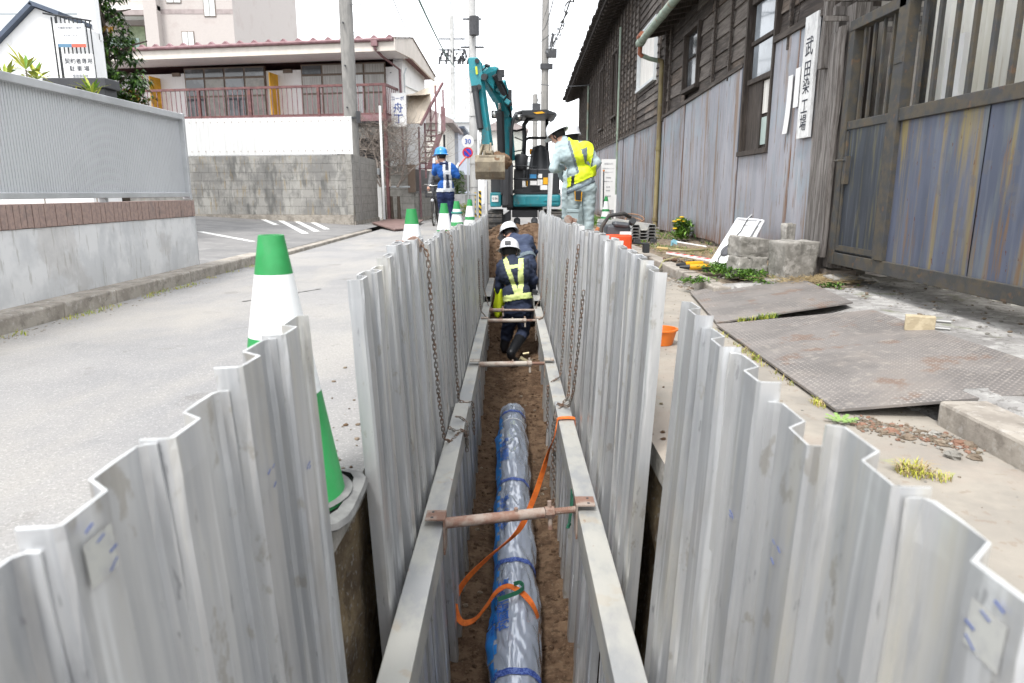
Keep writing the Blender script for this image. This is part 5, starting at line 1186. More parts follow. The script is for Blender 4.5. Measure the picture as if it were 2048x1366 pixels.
# ================================================================ METAL GATE
XG = 2.5
t = thing('metal_gate', 'rusty blue-grey sheet metal gate with dark wicket door and vertical bars above', 'gate', (XG, 3.5, .26))
P('bottom_rail', gate_frame_m, lambda b: b.box((XG - .035, 1.2, .262), (XG + .03, 5.32, .352)), t, bevel=.004)
P('middle_rail', gate_frame_m, lambda b: (b.box((XG - .035, 1.2, 1.245), (XG + .03, 4.60, 1.325)), b.box((XG - .030, 4.68, 1.25), (XG + .03, 5.26, 1.31))), t, bevel=.004)
P('frame_post', gate_frame_m, lambda b: (b.box((XG - .04, 5.26, .26), (XG + .03, 5.34, 1.98)), b.box((XG - .045, 4.56, .352), (XG + .03, 4.68, 2.02)), b.box((XG - .05, 4.57, 1.6), (XG - .04, 4.67, 1.64))), t, bevel=.004)
P('top_rail', gate_frame_m, lambda b: (b.box((XG - .045, 4.60, 1.94), (XG + .03, 5.33, 2.01)), b.box((XG - .045, 1.2, 2.02), (XG + .03, 4.68, 2.10))), t, bevel=.004)
P('hinge_plate', gate_frame_m, lambda b: b.box((XG - .02, 5.34, .3), (XG + .02, 5.38, 1.9)), t)
wd_ = thing('wicket_door', None, None); COL.objects.unlink(wd_); bpy.data.objects.remove(wd_)
P('door_sheet', gate_door_m, lambda b: b.box((XG - .02, 4.68, .36), (XG + .01, 5.26, 1.26)), t)
dfr = P('door_trim', gate_frame_m, lambda b: (b.box((XG - .03, 4.69, .37), (XG - .018, 5.25, .41)), b.box((XG - .03, 4.69, .41), (XG - .018, 4.715, 1.24)), b.box((XG - .03, 5.225, .41), (XG - .018, 5.25, 1.24))), t)
P('door_handle', gate_frame_m, lambda b: (b.box((XG - .05, 5.17, .86), (XG - .02, 5.22, 1.06)), b.tube([(XG - .05, 5.2, 1.03), (XG - .09, 5.2, 1.03), (XG - .09, 5.27, 1.03)], .009, 6)), t)
for y0, y1 in ((3.72, 4.56), (2.6, 3.72), (1.2, 2.6)):
    P('gate_sheet', gate_blue_m, lambda b: b.grid(lambda u, v: (XG - .012 - .004 * nz3(u * 3, v * 2, y0) - (.006 if u < .001 else 0), y0 + (y1 - y0) * u, .35 + .90 * v), 30, 16), t, smooth=True)
P('gate_backing', gate_door_m, lambda b: b.box((XG - .002, 1.2, .35), (XG + .012, 4.56, 1.25)), t)
P('gate_bars', gate_frame_m, lambda b: [b.box((XG - .012, 1.3 + i * .165, 1.32), (XG + .012, 1.3 + i * .165 + .03, 2.03)) for i in range(20)], t, bevel=.002)
P('wicket_bars', gate_frame_m, lambda b: [b.box((XG - .01, 4.78 + i * .125, 1.31), (XG + .01, 4.80 + i * .125, 1.95)) for i in range(4)], t, bevel=.002)
# white fence behind the gate and dark clapboard house behind the wicket
t = thing('corrugated_fence', 'tall white ribbed fence seen between the bars of the gate', 'fence', (3.3, 3, 0))
b = MB(); a = []; c = []; y = -.5
while y < 5.3:
    for yy, x in ((0, 0), (.10, 0), (.115, -.03), (.15, -.03), (.165, 0)): a.append((3.1 + x, y + yy, .1)); c.append((3.1 + x, y + yy, 3.2))
    y += .168
b.strip(a, c); b.build('sheet', mat('cream_white_fence', (.70, .69, .64), (.62, .60, .52), rough=.6, scale=2, st=(2, 2, .4), layers=[((.34, .26, .17), 4, (6, 6, .4), .64, .74, .4)]), t)
b = MB(); b.box((3.14, -.5, 1.1), (3.2, 5.4, 1.16)); b.box((3.05, 5.34, .1), (3.13, 5.42, 2.5)); b.build('fence_frame', gate_frame_m, t)
t = thing('clapboard_shed', 'dark clapboard shed wall seen through the wicket bars', 'shed', (4.5, 5, 0))
b = MB()
for i in range(22): b.box((3.3, 5.50 - .015 * (i % 2), .2 + i * .14), (6.5, 5.56, .2 + i * .14 + (.12 if i % 2 else .135)), i % 2)
b.build('boards', [wood_d, mat('pale_board', (.42, .41, .38), (.3, .29, .27), rough=.9, scale=5, st=(1, 8, 8))], t)
t = thing('white_kiosk', 'off-white panel with small green label behind the wicket bars', 'panel', (3.2, 4.8, 0))
b = MB(); b.box((2.66, 4.30, .4), (2.69, 4.46, 1.72)); b.build('panel', white_corr, t); b = MB(); b.box((2.652, 4.36, 1.52), (2.658, 4.40, 1.60)); b.build('green_label', mat('green_label', (.05, .3, .15)), t)

# ================================================================ STEEL PLATES with raised chequer pattern
def plate(label, q, th=.010, name='steel_plate'):
    A, B_, C_, D_ = [Vector(p) for p in q]    # A near-left, B near-right, C far-right, D far-left
    t = thing(name, label, 'steel plate', tuple(A), group='steel plates on the yard ramp')
    f = lambda u, v: A.lerp(B_, u).lerp(D_.lerp(C_, u), v)
    b = MB(); n = Vector((0, 0, th)); P4 = [A, B_, C_, D_]; b.add(P4 + [p + n for p in P4], [(3, 2, 1, 0), (4, 5, 6, 7), (0, 1, 5, 4), (1, 2, 6, 5), (2, 3, 7, 6), (3, 0, 4, 7)]); body = b.build('plate', plate_m, t)
    b = MB(); W = (B_ - A).length; L = (D_ - A).length; s = .0215; nu, nv = int(W / s), int(L / s); uu = (B_ - A).normalized(); vv = (D_ - A).normalized()
    for i in range(nu):
        for j in range(nv):
            c = f((i + .5) / nu, (j + .5) / nv) + n
            d, e = (uu, vv) if (i + j) % 2 else (vv, uu)
            h = .0090; w_ = .0030; up = Vector((0, 0, .0022))
            b.add([c - d * h, c - e * w_, c + d * h, c + e * w_, c + up], [(0, 1, 4), (1, 2, 4), (2, 3, 4), (3, 0, 4)])
    b.build('chequer_studs', stud_m, t); return t
plate('large nearer chequered steel plate lying over the kerb in front of the gate', [(1.19, 2.395, .012), (2.06, 2.26, .135), (2.06, 3.86, .135), (1.235, 4.06, .012)])
plate('smaller farther chequered steel plate before the concrete blocks', [(1.255, 4.115, .012), (2.12, 4.20, .125), (2.30, 5.66, .14), (1.42, 5.40, .018)])

# ================================================================ CONCRETE BLOCKS by the post
def rough_block(label, x, y, z, sx, sy, sz, rot=0, seed=1, tilt=0, name='concrete_block', taper=.1):
    b = MB(); n = 7
    bm = bmesh.new(); bmesh.ops.create_cube(bm, size=1); bmesh.ops.subdivide_edges(bm, edges=bm.edges, cuts=14, use_grid_fill=True)
    M_ = Matrix.Translation((x, y, z + sz / 2)) @ Matrix.Rotation(rot, 4, 'Z') @ Matrix.Rotation(tilt, 4, 'Y')
    for v in bm.verts:
        p = v.co.copy(); m_ = max(abs(p.x), abs(p.y)); q = p * .995
        q.x *= (1 - taper * (p.z + .5)) ; q.y *= (1 - taper * (p.z + .5))
        q = Vector((q.x * sx, q.y * sy, q.z * sz)); l_ = p.length; q *= 1 - .22 * max(0, l_ - .74)
        q += p.normalized() * .009 * (1 + abs(nz3(p.x * 9 + seed, p.y * 9, p.z * 9))) * fbm(p.x * 2 + seed, p.y * 2, p.z * 2, 1.6, 4); v.co = M_ @ q
    me = bpy.data.meshes.new(name); bm.to_mesh(me); bm.free(); me.materials.append(conc_old); me.shade_smooth(); o = bpy.data.objects.new(name, me); COL.objects.link(o)
    return tag(o, label, 'concrete block', 'old concrete blocks by the gate post')
rough_block('tall flared rough concrete block nearest the gate post', 2.22, 5.42, .10, .26, .22, .33, .2, 3, 0, taper=-.12)
rough_block('small square concrete stub rising behind the tall block', 2.38, 5.95, .12, .10, .10, .42, .1, 9)
rough_block('squat concrete block lying tilted on top of the left ones', 2.02, 5.78, .26, .30, .24, .17, .15, 5, .10, taper=-.1)
rough_block('lower left concrete block half under the tilted one', 1.90, 5.72, .10, .12, .18, .18, .3, 6)
rough_block('lower middle concrete block under the tilted one', 2.03, 5.66, .10, .13, .16, .18, 0, 8)
rough_block('lump of broken concrete on the straw before the blocks', 2.05, 5.3, .08, .12, .10, .06, .5, 12, name='concrete_lump')
# block with steel pins on the yard
t = thing('concrete_spacer', 'small pale concrete block with two steel pins lying beside the large steel plate', 'concrete block', (2.03, 3.32, .13), (0, 0, R(-28)))
b = MB(); b.box((-.075, -.03, .0), (.055, .03, .075)); b.build('block_body', mat('ochre_concrete', (.46, .39, .27), (.36, .30, .20), rough=.95, scale=20, bump=.5, bs=60), t, world=False, bevel=.004)
for z in (.02, .055): b = MB(); b.tube([(.05, 0, z), (.12, -.005, z)], .009, 8); b.build('steel_pin', mat('grey_pin', (.3, .3, .29), metal=.5, rough=.5), t, world=False)
# rubble, stones, slate shards
b = MB()
for i in range(620):
    u = random.random(); x = 1.22 + u * .27 + random.uniform(-.04, .03); y = 2.30 - u * .22 + random.gauss(0, .05); rock(b, (x, y, .003), random.choice([.002, .003, .004, .006, .009]) * (1 if i % 16 else 2.6), random.choice((0, 0, 0, 1, 2)), seed=i, sq=.55)
tag(b.build('rubble', [dirt, conc_old, mat('red_brown_rubble', (.22, .12, .08))]), 'loose rubble of stones and brick bits at the kerb under the plate edge', 'rubble', kind='stuff')
b = MB()
for i in range(1400):
    x = random.uniform(1.72, 4.5); y = random.uniform(1.2, 5.2); 
    if x < 2.3 and 2.3 < y: continue
    rock(b, (x, y, .125), random.choice([.003, .005, .008, .012]), random.choice((0, 1, 1)), seed=i, sq=.5)
for i in range(900):
    x = random.uniform(1.72, 2.6); y = random.uniform(5.6, 16); rock(b, (x, y, .10 + .05 * (x - 1.7)), random.choice([.004, .008, .012]), random.choice((0, 1)), seed=i, sq=.5)
for i in range(500): rock(b, (random.uniform(.5, 1.5), random.uniform(1, 7), .001), random.choice([.002, .003, .005]), random.choice((0, 0, 1)), seed=i, sq=.5)
for i in range(260): rock(b, (random.gauss(1.5, .04), random.uniform(4.6, 7.4), .002), random.choice([.006, .010, .014]), random.choice((0, 1)), seed=i, sq=.6)
tag(b.build('gravel', [dirt, conc_old]), 'scattered grit and gravel on the yard and verge', 'gravel', kind='stuff')
b = MB(); rock(b, (1.36, 1.98, .012), .026, 0, .55, seed=4); tag(b.build('stone', conc_old, smooth=False), 'single pale grey stone lying on the pavement below the kerb', 'stone')
for i, (x, y, s, r_, lab) in enumerate([(2.55, 5.25, .16, .4, 'largest broken grey tile under the left end of the gate'), (2.72, 5.2, .12, 1.0, 'middle broken tile behind the largest one under the gate'), (2.75, 4.95, .13, .2, 'pale broken tile lying nearest under the gate')]):
    b = MB(); M_ = Matrix.Translation((x, y, .155 + .01 * i)) @ Matrix.Rotation(r_, 4, 'Z') @ Matrix.Rotation(R(8), 4, 'X'); b.prism([M_ @ Vector(p) for p in ((-s, -s * .4, 0), (s, -s * .5, 0), (s * .7, s * .5, 0), (-s * .8, s * .45, 0))], (0, 0, .012)); tag(b.build('broken_tile', conc_old), lab, 'broken tile')

# ================================================================ WEEDS on the verge
def leafy(b, c, n, L, wd, ks, up=.9, droop=.2): rosette(b, c, n, L, wd, ks, up, droop)
b = MB()
for i in range(1500):
    y = random.uniform(5.7, 15); x = random.uniform(1.72, 2.6); f = nz3(x * 2, y * 1.2, 4)
    if f > .05: tuft(b, (x, y, .09 + .05 * (x - 1.7)), 8, .03, .045, .006, (0, 1, 2), .7)
for i in range(420):
    y = random.uniform(15, 27); x = random.uniform(1.75, 2.4); tuft(b, (x, y, .10), 8, .06, .11, .012, (0, 1), .7)
tag(b.build('verge_weeds', [leaf_a, leaf_b, straw]), 'patchy green weeds growing along the verge under the factory wall', 'weeds', kind='stuff')
b = MB()
for i in range(700):
    cx, cy = random.choice(((1.88, 5.75), (1.95, 5.6), (1.84, 6.0), (2.0, 5.95))); c = (cx + random.gauss(0, .07), cy + random.gauss(0, .12), .11 + random.uniform(0, .07)); rosette(b, c, 5, .035, .014, (0, 1, 1), 1.0, .25)
tag(b.build('weed_patch', [leaf_a, leaf_b]), 'bright green leafy weed patch against the concrete blocks', 'weeds', kind='stuff')
for x, y, n, s, lab in ((1.50, 5.55, 60, .10, 'green weed growing at the kerb corner of the farther steel plate'), (2.03, 5.30, 50, .07, 'low green weed at the foot of the squat concrete blocks'), (2.42, 5.12, 90, .10, 'dark green weed with straw beside the tall concrete block')):
    b = MB()
    for i in range(n): rosette(b, (x + random.gauss(0, s * .6), y + random.gauss(0, s * .5), .05 + random.uniform(.03, .07)), 5, .04, .014, (0, 1), 1.0, .2)
    tag(b.build('weed', [leaf_a, leaf_b]), lab, 'weed')
b = MB()
for i in range(700):
    x = random.gauss(2.35, .17); y = random.gauss(5.28, .10); a = random.uniform(0, 6.28); L = random.uniform(.03, .10); z = .125 + random.uniform(0, .03); b.bar((x, y, z), (x + L * math.cos(a), y + L * math.sin(a), z + random.uniform(-.005, .03)), .0022, .0015)
for i in range(900):
    x = random.uniform(1.75, 2.4); y = random.uniform(6.0, 8.6); a = random.uniform(0, 6.28); L = random.uniform(.03, .10); z = .10 + .05 * (x - 1.7) + random.uniform(0, .02); b.bar((x, y, z), (x + L * math.cos(a), y + L * math.sin(a), z + random.uniform(-.005, .02)), .0022, .0015)
tag(b.build('straw', straw), 'dry straw strewn on the verge and round the concrete blocks', 'straw', kind='stuff')
# dandelion clump
t = thing('dandelion_plant', 'leafy dandelion-like plant with yellow flowers against the corrugated wall', 'plant', (2.42, 10.0, .1))
b = MB(); f_ = MB()
for i in range(120): rosette(b, (2.44 + random.gauss(0, .06), 9.9 + random.gauss(0, .1), .14 + random.uniform(0, .26)), 4, .10, .03, (0, 1), 1.4, .15)
for dx, z in ((-.12, .40), (-.06, .42), (-.02, .46), (.0, .40), (-.11, .30)):
    b.tube([(2.42, 9.9, .15), (2.42 + dx, 9.8, z)], .004, 4, k=1); f_.lathe([(0, .012), (.03, .010), (.034, 0), (.01, -.014), (0, -.014)], (2.42 + dx, 9.8, z), 10)
b.build('foliage', [leaf_a, leaf_b], t); f_.build('flowers', mat('flower_yellow', (.75, .50, .02)), t)
t = thing('small_leaf_plant', 'single lobed light green plant at the near corner of the large steel plate', 'plant', (1.17, 2.31, 0))
b = MB()
for i in range(9):
    a = i * .75; d = Vector((math.cos(a), math.sin(a), .25)); s = d.cross(Vector((0, 0, 1))).normalized(); c = Vector((1.17, 2.31, .005))
    for k in range(4):
        p = c + d * (.012 + .012 * k); w_ = .014 * (1 - abs(k - 1.6) * .28); b.add([p - d * .008, p + s * w_ + d * .006, p + d * .010, p - s * w_ + d * .006], [(0, 1, 2, 3)], 0)
b.build('leaves', mat('pale_leaf', (.22, .34, .10), (.16, .27, .07)), t)
b = MB(); tuft(b, (1.165, 1.86, 0), 160, .045, .05, .0035, (0, 1), .9); tuft(b, (1.22, 1.82, 0), 60, .03, .03, .003, (0, 1), .9); tag(b.build('grass_tuft', [leaf_y, straw]), 'yellowish grass tuft sprouting from the pavement crack', 'grass tuft')
b = MB()
for i in range(26):
    u = random.random(); tuft(b, (1.19 + u * .03 - .015, 2.45 + u * 1.5, 0), 14, .02, .03, .003, (0, 1), .8)
for i in range(16): u = random.random(); tuft(b, (1.35 + u * .3, 4.09 + u * .02, .02 + .04 * u), 10, .02, .045, .004, (0, 2), .8)
tag(b.build('plate_edge_weeds', [leaf_y, straw, leaf_a]), 'thin grass growing along the edges of the steel plates', 'weeds', kind='stuff')

# ================================================================ TOOLS AND GEAR
# leaning white framed panels
t = thing('folded_stand_panels', 'white framed folding panels with black strap leaning against the wall beside the concrete blocks', 'panel', (2.2, 6.6, .1))
white_fr = mat('white_frame_paint', (.66, .67, .69), rough=.35)
def panel_at(O, U, V, N, w_, h_, nm, strap=False):
    b = MB(); Pn = lambda u, v, n=0: O + U * u + V * v + N * n
    pl = MB(); pl.add([Pn(.02, .02), Pn(w_ - .02, .02), Pn(w_ - .02, h_ - .02), Pn(.02, h_ - .02)], [(0, 1, 2, 3)])
    f = MB()
    for a, c in (((0, 0), (w_, 0)), ((w_, 0), (w_, h_)), ((w_, h_), (0, h_)), ((0, h_), (0, 0)), ((0, h_ * .88), (w_, h_ * .88))): f.tube([Pn(*a), Pn(*c)], .013, 6)
    f.build('frame', white_fr, t, smooth=40); pl.build('panel', paper, t, solid=.006)
O = Vector((1.95, 6.72, .12)); U = Vector((.10, -.40, 0)).normalized(); V = Vector((.29, .16, .42)).normalized(); N = U.cross(V).normalized()
if N.x > 0: N = -N
panel_at(O, U, V, N, .36, .54, 'a'); panel_at(O + Vector((.09, .0, .0)), U, (V + Vector((-.03, 0, .12))).normalized(), N, .36, .50, 'b')
b = MB(); b.tube([O + V * .58 + U * .2, O + V * .52 + U * .2 + N * .02, O + V * .38 + U * .22 + N * .025, O + V * .22 + U * .14 + N * .02, O + V * .06 + U * .12 + N * .02, O + V * .0 + U * .13], .006, 6); b.build('cable', black_p, t)
b = MB(); b.lathe([(0, .01), (.07, .008), (.085, 0)], (0, 0, 0), 16, sx=1, sy=.75, M=Matrix.Translation(O + V * .16 + U * .15 + N * .012) @ Matrix((U, V, N)).transposed().to_4x4()); b.build('dark_cloth', mat('dark_grey_cloth', (.09, .09, .10)), t)
b = MB(); b.tube([O + V * .52 + U * .17 + N * .01, O + V * .60 + U * .19, O + V * .52 + U * .21 + N * .01], .008, 6, closed=True); b.build('clasp', grey_trim, t)
# red and white staff
t = thing('survey_staff', 'flat red and white graduated staff lying on the verge behind the yellow tools', 'staff', (2.05, 7.2, .13))
b = MB(); A_ = Vector((1.76, 7.72, .135)); B_ = Vector((2.06, 6.75, .13))
for i in range(12): b.bar(A_.lerp(B_, i / 12), A_.lerp(B_, (i + .98) / 12), .06, .02, k=0)
b.build('staff_body', paper, t); b = MB()
for i in range(7): b.bar(A_.lerp(B_, (i + .12) / 7) + Vector((0, 0, .011)), A_.lerp(B_, (i + .6) / 7) + Vector((0, 0, .011)), .052, .003)
b.build('red_marks', red_s, t)
# yellow power tools
yel = mat('tool_yellow', (.72, .36, .01), rough=.45)
for x, y, a, lab in ((1.70, 6.42, .25, 'yellow and black cordless tool lying farther from the kerb'), (1.69, 6.18, -.10, 'yellow and black cordless tool lying nearer the kerb end')):
    t = thing('cordless_tool', lab, 'power tool', (x, y, .11), (0, 0, a), 'yellow cordless tools on the verge')
    P('tool_body', yel, lambda b: (b.tube([(-.08, 0, .03), (.06, 0, .035), (.10, 0, .04)], [.028, .026, .02], 10), b.cbox((.05, -.03, .02), (.03, .07, .025), (0, 0, .2))), t, world=False, smooth=40)
    P('tool_head', black_p, lambda b: (b.tube([(-.17, 0, .03), (-.085, 0, .03)], [.012, .024], 10), b.cbox((.06, -.085, .022), (.09, .05, .04))), t, world=False, smooth=40)
b = MB(); b.tube([(1.60, 6.35, .125), (1.8, 6.3, .14), (2.02, 6.2, .12)], .006, 5); tag(b.build('thin_stick', paper), 'thin white stick lying across the cordless tools', 'stick')
# hose, wooden handle, hand tool
b = MB(); pts = [(1.52, 7.05, .03), (1.60, 7.2, .10), (1.75, 7.35, .115), (1.95, 7.6, .12), (2.08, 7.9, .13), (1.98, 8.2, .14), (1.86, 8.15, .15), (1.84, 7.95, .15), (1.95, 7.8, .16), (2.15, 7.9, .15), (2.3, 8.1, .14)]
b.tube(pts, .012, 7); tag(b.build('garden_hose', mat('olive_hose', (.22, .21, .10), (.30, .26, .14), rough=.6), smooth=True), 'olive hose looping from the kerb over the verge', 'hose')
b = MB(); b.tube([(1.80, 8.5, .13), (1.98, 8.15, .13)], .018, 8); tag(b.build('wooden_stick', mat('light_wood', (.50, .36, .16)), smooth=40), 'short pale wooden tool handle on the weeds', 'handle')
t = thing('hand_rake', 'light blue headed hand tool with pale handle near the yellow flowers', 'hand tool', (2.2, 8.8, .14)); P('head', mat('light_blue', (.25, .50, .60)), lambda b: (b.cbox((2.13, 9.0, .17), (.07, .03, .05), (0, .4, 0)), b.cbox((2.1, 9.02, .15), (.03, .03, .07))), t); P('handle', paper, lambda b: b.tube([(2.15, 9.0, .17), (2.42, 8.55, .14)], .010, 6), t)
b = MB(); ps = []
for i in range(40):
    a = i * .55; ps.append((2.28 + .13 * math.cos(a) * (1 + .01 * i), 12.9 + .5 * math.sin(a) * .6, .13 + .006 * i + .05 * math.sin(a)))
b.tube(ps, .010, 5); tag(b.build('rope_coil', mat('brown_rope', (.34, .20, .12), (.25, .13, .08), rough=.9), smooth=True), 'coil of brown rope leaning at the foot of the corrugated wall', 'rope')
b = MB(); ps = []
for i in range(60): u = i / 59; ps.append((1.62 + .3 * u + .01 * math.sin(i), 7.3 - .1 * u + .03 * math.sin(i * .9), .10 + .01 * math.cos(i * 2)))
chain('rusty grey chain lying on the verge by the kerb', ps, .05, .006, .018)
# stack of U-shaped aluminium lengths
t = thing('aluminium_channel_stack', 'short stack of nested aluminium sheet lengths on the verge behind the cut-off saw', 'metal stack', (1.85, 10.6, .1))
for j in range(5):
    z = .14 + j * .045; b = MB(); sec = [(-.21, 0), (-.19, .05), (-.10, .05), (-.07, -.03), (.03, -.03), (.06, .05), (.15, .05), (.17, 0), (.21, .0)]
    D = Vector((-.30, 1.7, .02)); S = Vector((.98, .17, 0)); A_ = Vector((1.95, 10.1, z - .03)); a = [A_ + S * s + Vector((0, 0, h)) for s, h in sec]; b.strip(a, [p + D for p in a]); b.build('channel_length', alu if j < 4 else beam_m, t, solid=.010)
P('end_block', dark_p, lambda b: (b.box((1.72, 9.65, .1), (1.8, 9.75, .16)), b.box((1.95, 9.65, .1), (2.03, 9.75, .16))), t)
# cut-off saw
t = thing('cut_off_saw', 'orange and dark grey petrol cut-off saw standing behind the right piles', 'power saw', (1.30, 8.6, 0))
saw_o = mat('saw_orange', (.62, .07, .015), rough=.4); saw_g = mat('saw_dark_grey', (.075, .08, .09), rough=.45)
P('engine_body', saw_g, lambda b: (b.cbox((1.30, 8.6, .26), (.19, .20, .10), (0, .05, 0)), b.cbox((1.32, 8.55, .315), (.13, .16, .04), (0, .1, 0))), t, bevel=.02)
P('fan_cover', saw_o, lambda b: (b.cbox((1.29, 8.50, .13), (.21, .16, .22)), b.cbox((1.36, 8.50, .18), (.05, .10, .12), (0, .3, 0)), b.cbox((1.20, 8.52, .18), (.03, .1, .08), (0, -.3, 0))), t, bevel=.015)
P('front_handle', rubber, lambda b: b.tube([(1.16, 8.5, .02), (1.145, 8.5, .16), (1.165, 8.5, .30), (1.22, 8.5, .385), (1.34, 8.52, .40), (1.40, 8.6, .37)], .016, 8), t, smooth=True)
P('label_plate', paper, lambda b: b.cbox((1.35, 8.475, .245), (.09, .008, .035)), t)
P('filler_cap', black_p, lambda b: b.tube([(1.40, 8.5, .33), (1.40, 8.44, .35)], .026, 10), t, smooth=40)
P('cutting_arm', black_p, lambda b: (b.tube([(1.40, 8.55, .17), (1.53, 8.55, .16)], .010, 6), b.cbox((1.53, 8.55, .13), (.05, .06, .08))), t, bevel=.012)
P('cutting_disc', mat('disc_grey', (.2, .2, .2), rough=.5), lambda b: b.lathe([(0, .004), (.11, .004), (.11, -.004), (0, -.004)], n=24, M=Matrix.Translation((1.08, 8.72, .16)) @ Matrix.Rotation(R(90), 4, 'X')), t)
t.location = (1.20, 7.9, .0); t.scale = (1.42, 1.42, 1.42)
# rusty-brown clamp between piles and saw and round disc behind piles
b = MB(); b.bar((1.02, 8.9, .22), (1.10, 8.9, .33), .03, .05); b.tube([(1.10, 8.9, .32), (1.12, 8.9, .36)], .028, 8); tag(b.build('clamp', mat('rusty_orange_clamp', (.42, .16, .07), rough=.8)), 'rusty orange clamp left of the cut-off saw', 'clamp')
# orange plastic tub on the pavement, seen in the gap of the piles
t = thing('orange_tub', 'orange plastic tub seen in the gap between the two right runs of piles', 'tub', (.81, 3.6, 0))
b = MB(); b.lathe([(.065, .002), (.085, .08), (.092, .08), (.092, .088), (.08, .088), (.058, .008), (0, .006)], (.80, 3.6, 0), 24); b.build('tub_body', mat('orange_tub_plastic', (.68, .17, .02), rough=.5), t, smooth=40)
# notice board behind the cone
t = thing('notice_board', 'tall white paper notice board leaning at the corrugated wall behind the cone', 'notice board', (2.1, 15.6, 0))
b = MB(); b.box((1.98, 15.6, .42), (2.30, 15.63, 1.52)); bd = b.build('board', paper, t); b = MB(); b.box((2.02, 15.63, 0), (2.04, 15.65, 1.5)); b.box((2.24, 15.63, 0), (2.26, 15.65, 1.5)); b.build('legs', grey_trim, t)
for z, s, q in ((1.42, 'お知らせ', .05), (1.32, '水道管工事を行っています', .022), (1.24, 'ご迷惑をおかけします', .022), (1.12, '工事期間', .03), (1.04, '時間帯 8:30~17:00', .024), (.92, '施工者', .03), (.84, '発注者', .03), (.72, '交通規制図', .028)): text_mesh(s, q, 'lettering', ink_g, bd, (2.14, 15.596, z), (R(90), 0, 0))
# ================================================================ PEOPLE
def surfnet(Fv, org, cell):
    ins = Fv < 0; nx, ny, nz_ = Fv.shape
    cube = [(0, 0, 0), (1, 0, 0), (0, 1, 0), (1, 1, 0), (0, 0, 1), (1, 0, 1), (0, 1, 1), (1, 1, 1)]
    sl = lambda a, c: a[c[0]:nx - 1 + c[0], c[1]:ny - 1 + c[1], c[2]:nz_ - 1 + c[2]]
    cnt = np.zeros((nx - 1, ny - 1, nz_ - 1), int); acc = np.zeros(cnt.shape + (3,))
    for i in range(8):
        for j in range(i + 1, 8):
            if sum(abs(cube[i][k] - cube[j][k]) for k in range(3)) != 1: continue
            a, b_ = sl(Fv, cube[i]), sl(Fv, cube[j]); m = (a < 0) != (b_ < 0)
            t = np.where(m, a / np.where(m, a - b_, 1), 0)
            for k in range(3): acc[..., k] += np.where(m, cube[i][k] + t * (cube[j][k] - cube[i][k]), 0)
            cnt += m
    act = cnt > 0; idx = -np.ones(cnt.shape, int); idx[act] = np.arange(act.sum())
    gi = np.argwhere(act); V = (gi + acc[act] / cnt[act][:, None]) * cell + np.array(org); F = []
    for ax in range(3):
        d = [0, 0, 0]; d[ax] = 1
        A = ins[:nx - d[0], :ny - d[1], :nz_ - d[2]]; B_ = ins[d[0]:, d[1]:, d[2]:]; e = np.argwhere(A != B_)
        o1, o2 = [k for k in range(3) if k != ax]
        for p in e:
            if p[o1] == 0 or p[o2] == 0 or p[o1] >= cnt.shape[o1] or p[o2] >= cnt.shape[o2]: continue
            q = []
            for s1, s2 in ((0, 0), (1, 0), (1, 1), (0, 1)):
                r_ = p.copy(); r_[o1] -= s1; r_[o2] -= s2; q.append(idx[tuple(r_)])
            if min(q) < 0: continue
            F.append(q if A[tuple(p)] == (ax != 1) else q[::-1])
    return V, F
def sdf_body(prims, cell=.011, k=.022):
    A = np.array([p[0] for p in prims] + [p[1] for p in prims], float); lo = A.min(0) - .22; hi = A.max(0) + .22
    n = np.ceil((hi - lo) / cell).astype(int); ax = [lo[i] + cell * np.arange(n[i]) for i in range(3)]
    Fv = np.full(tuple(n), 1.0); Mi = np.zeros(tuple(n), int); best = np.full(tuple(n), 9.0)
    for a, b_, ra, rb, m, *ex in prims:
        a = np.array(a, float); b_ = np.array(b_, float); mg = max(ra, rb) + .06
        i0 = np.maximum(0, ((np.minimum(a, b_) - mg - lo) / cell).astype(int)); i1 = np.minimum(n, ((np.maximum(a, b_) + mg - lo) / cell).astype(int) + 2)
        s = tuple(slice(i0[q], i1[q]) for q in range(3))
        X, Y, Z = np.meshgrid(*[ax[q][s[q]] for q in range(3)], indexing='ij')
        ba = b_ - a; L = max(1e-9, (ba ** 2).sum()); h = np.clip(((X - a[0]) * ba[0] + (Y - a[1]) * ba[1] + (Z - a[2]) * ba[2]) / L, 0, 1)
        d = np.sqrt((X - a[0] - h * ba[0]) ** 2 + (Y - a[1] - h * ba[1]) ** 2 + (Z - a[2] - h * ba[2]) ** 2) - (ra + (rb - ra) * h)
        kk = ex[0] if ex else k; f = Fv[s]; hh = np.clip(.5 + .5 * (f - d) / kk, 0, 1); Fv[s] = f + (d - f) * hh - kk * hh * (1 - hh)
        w_ = d < best[s]; Mi[s] = np.where(w_, m, Mi[s]); best[s] = np.minimum(best[s], d)
    V, Fc = surfnet(Fv, lo, cell)
    gi = np.clip(((V - lo) / cell + .5).astype(int), 0, n - 1); vm = Mi[gi[:, 0], gi[:, 1], gi[:, 2]]
    return V, Fc, vm
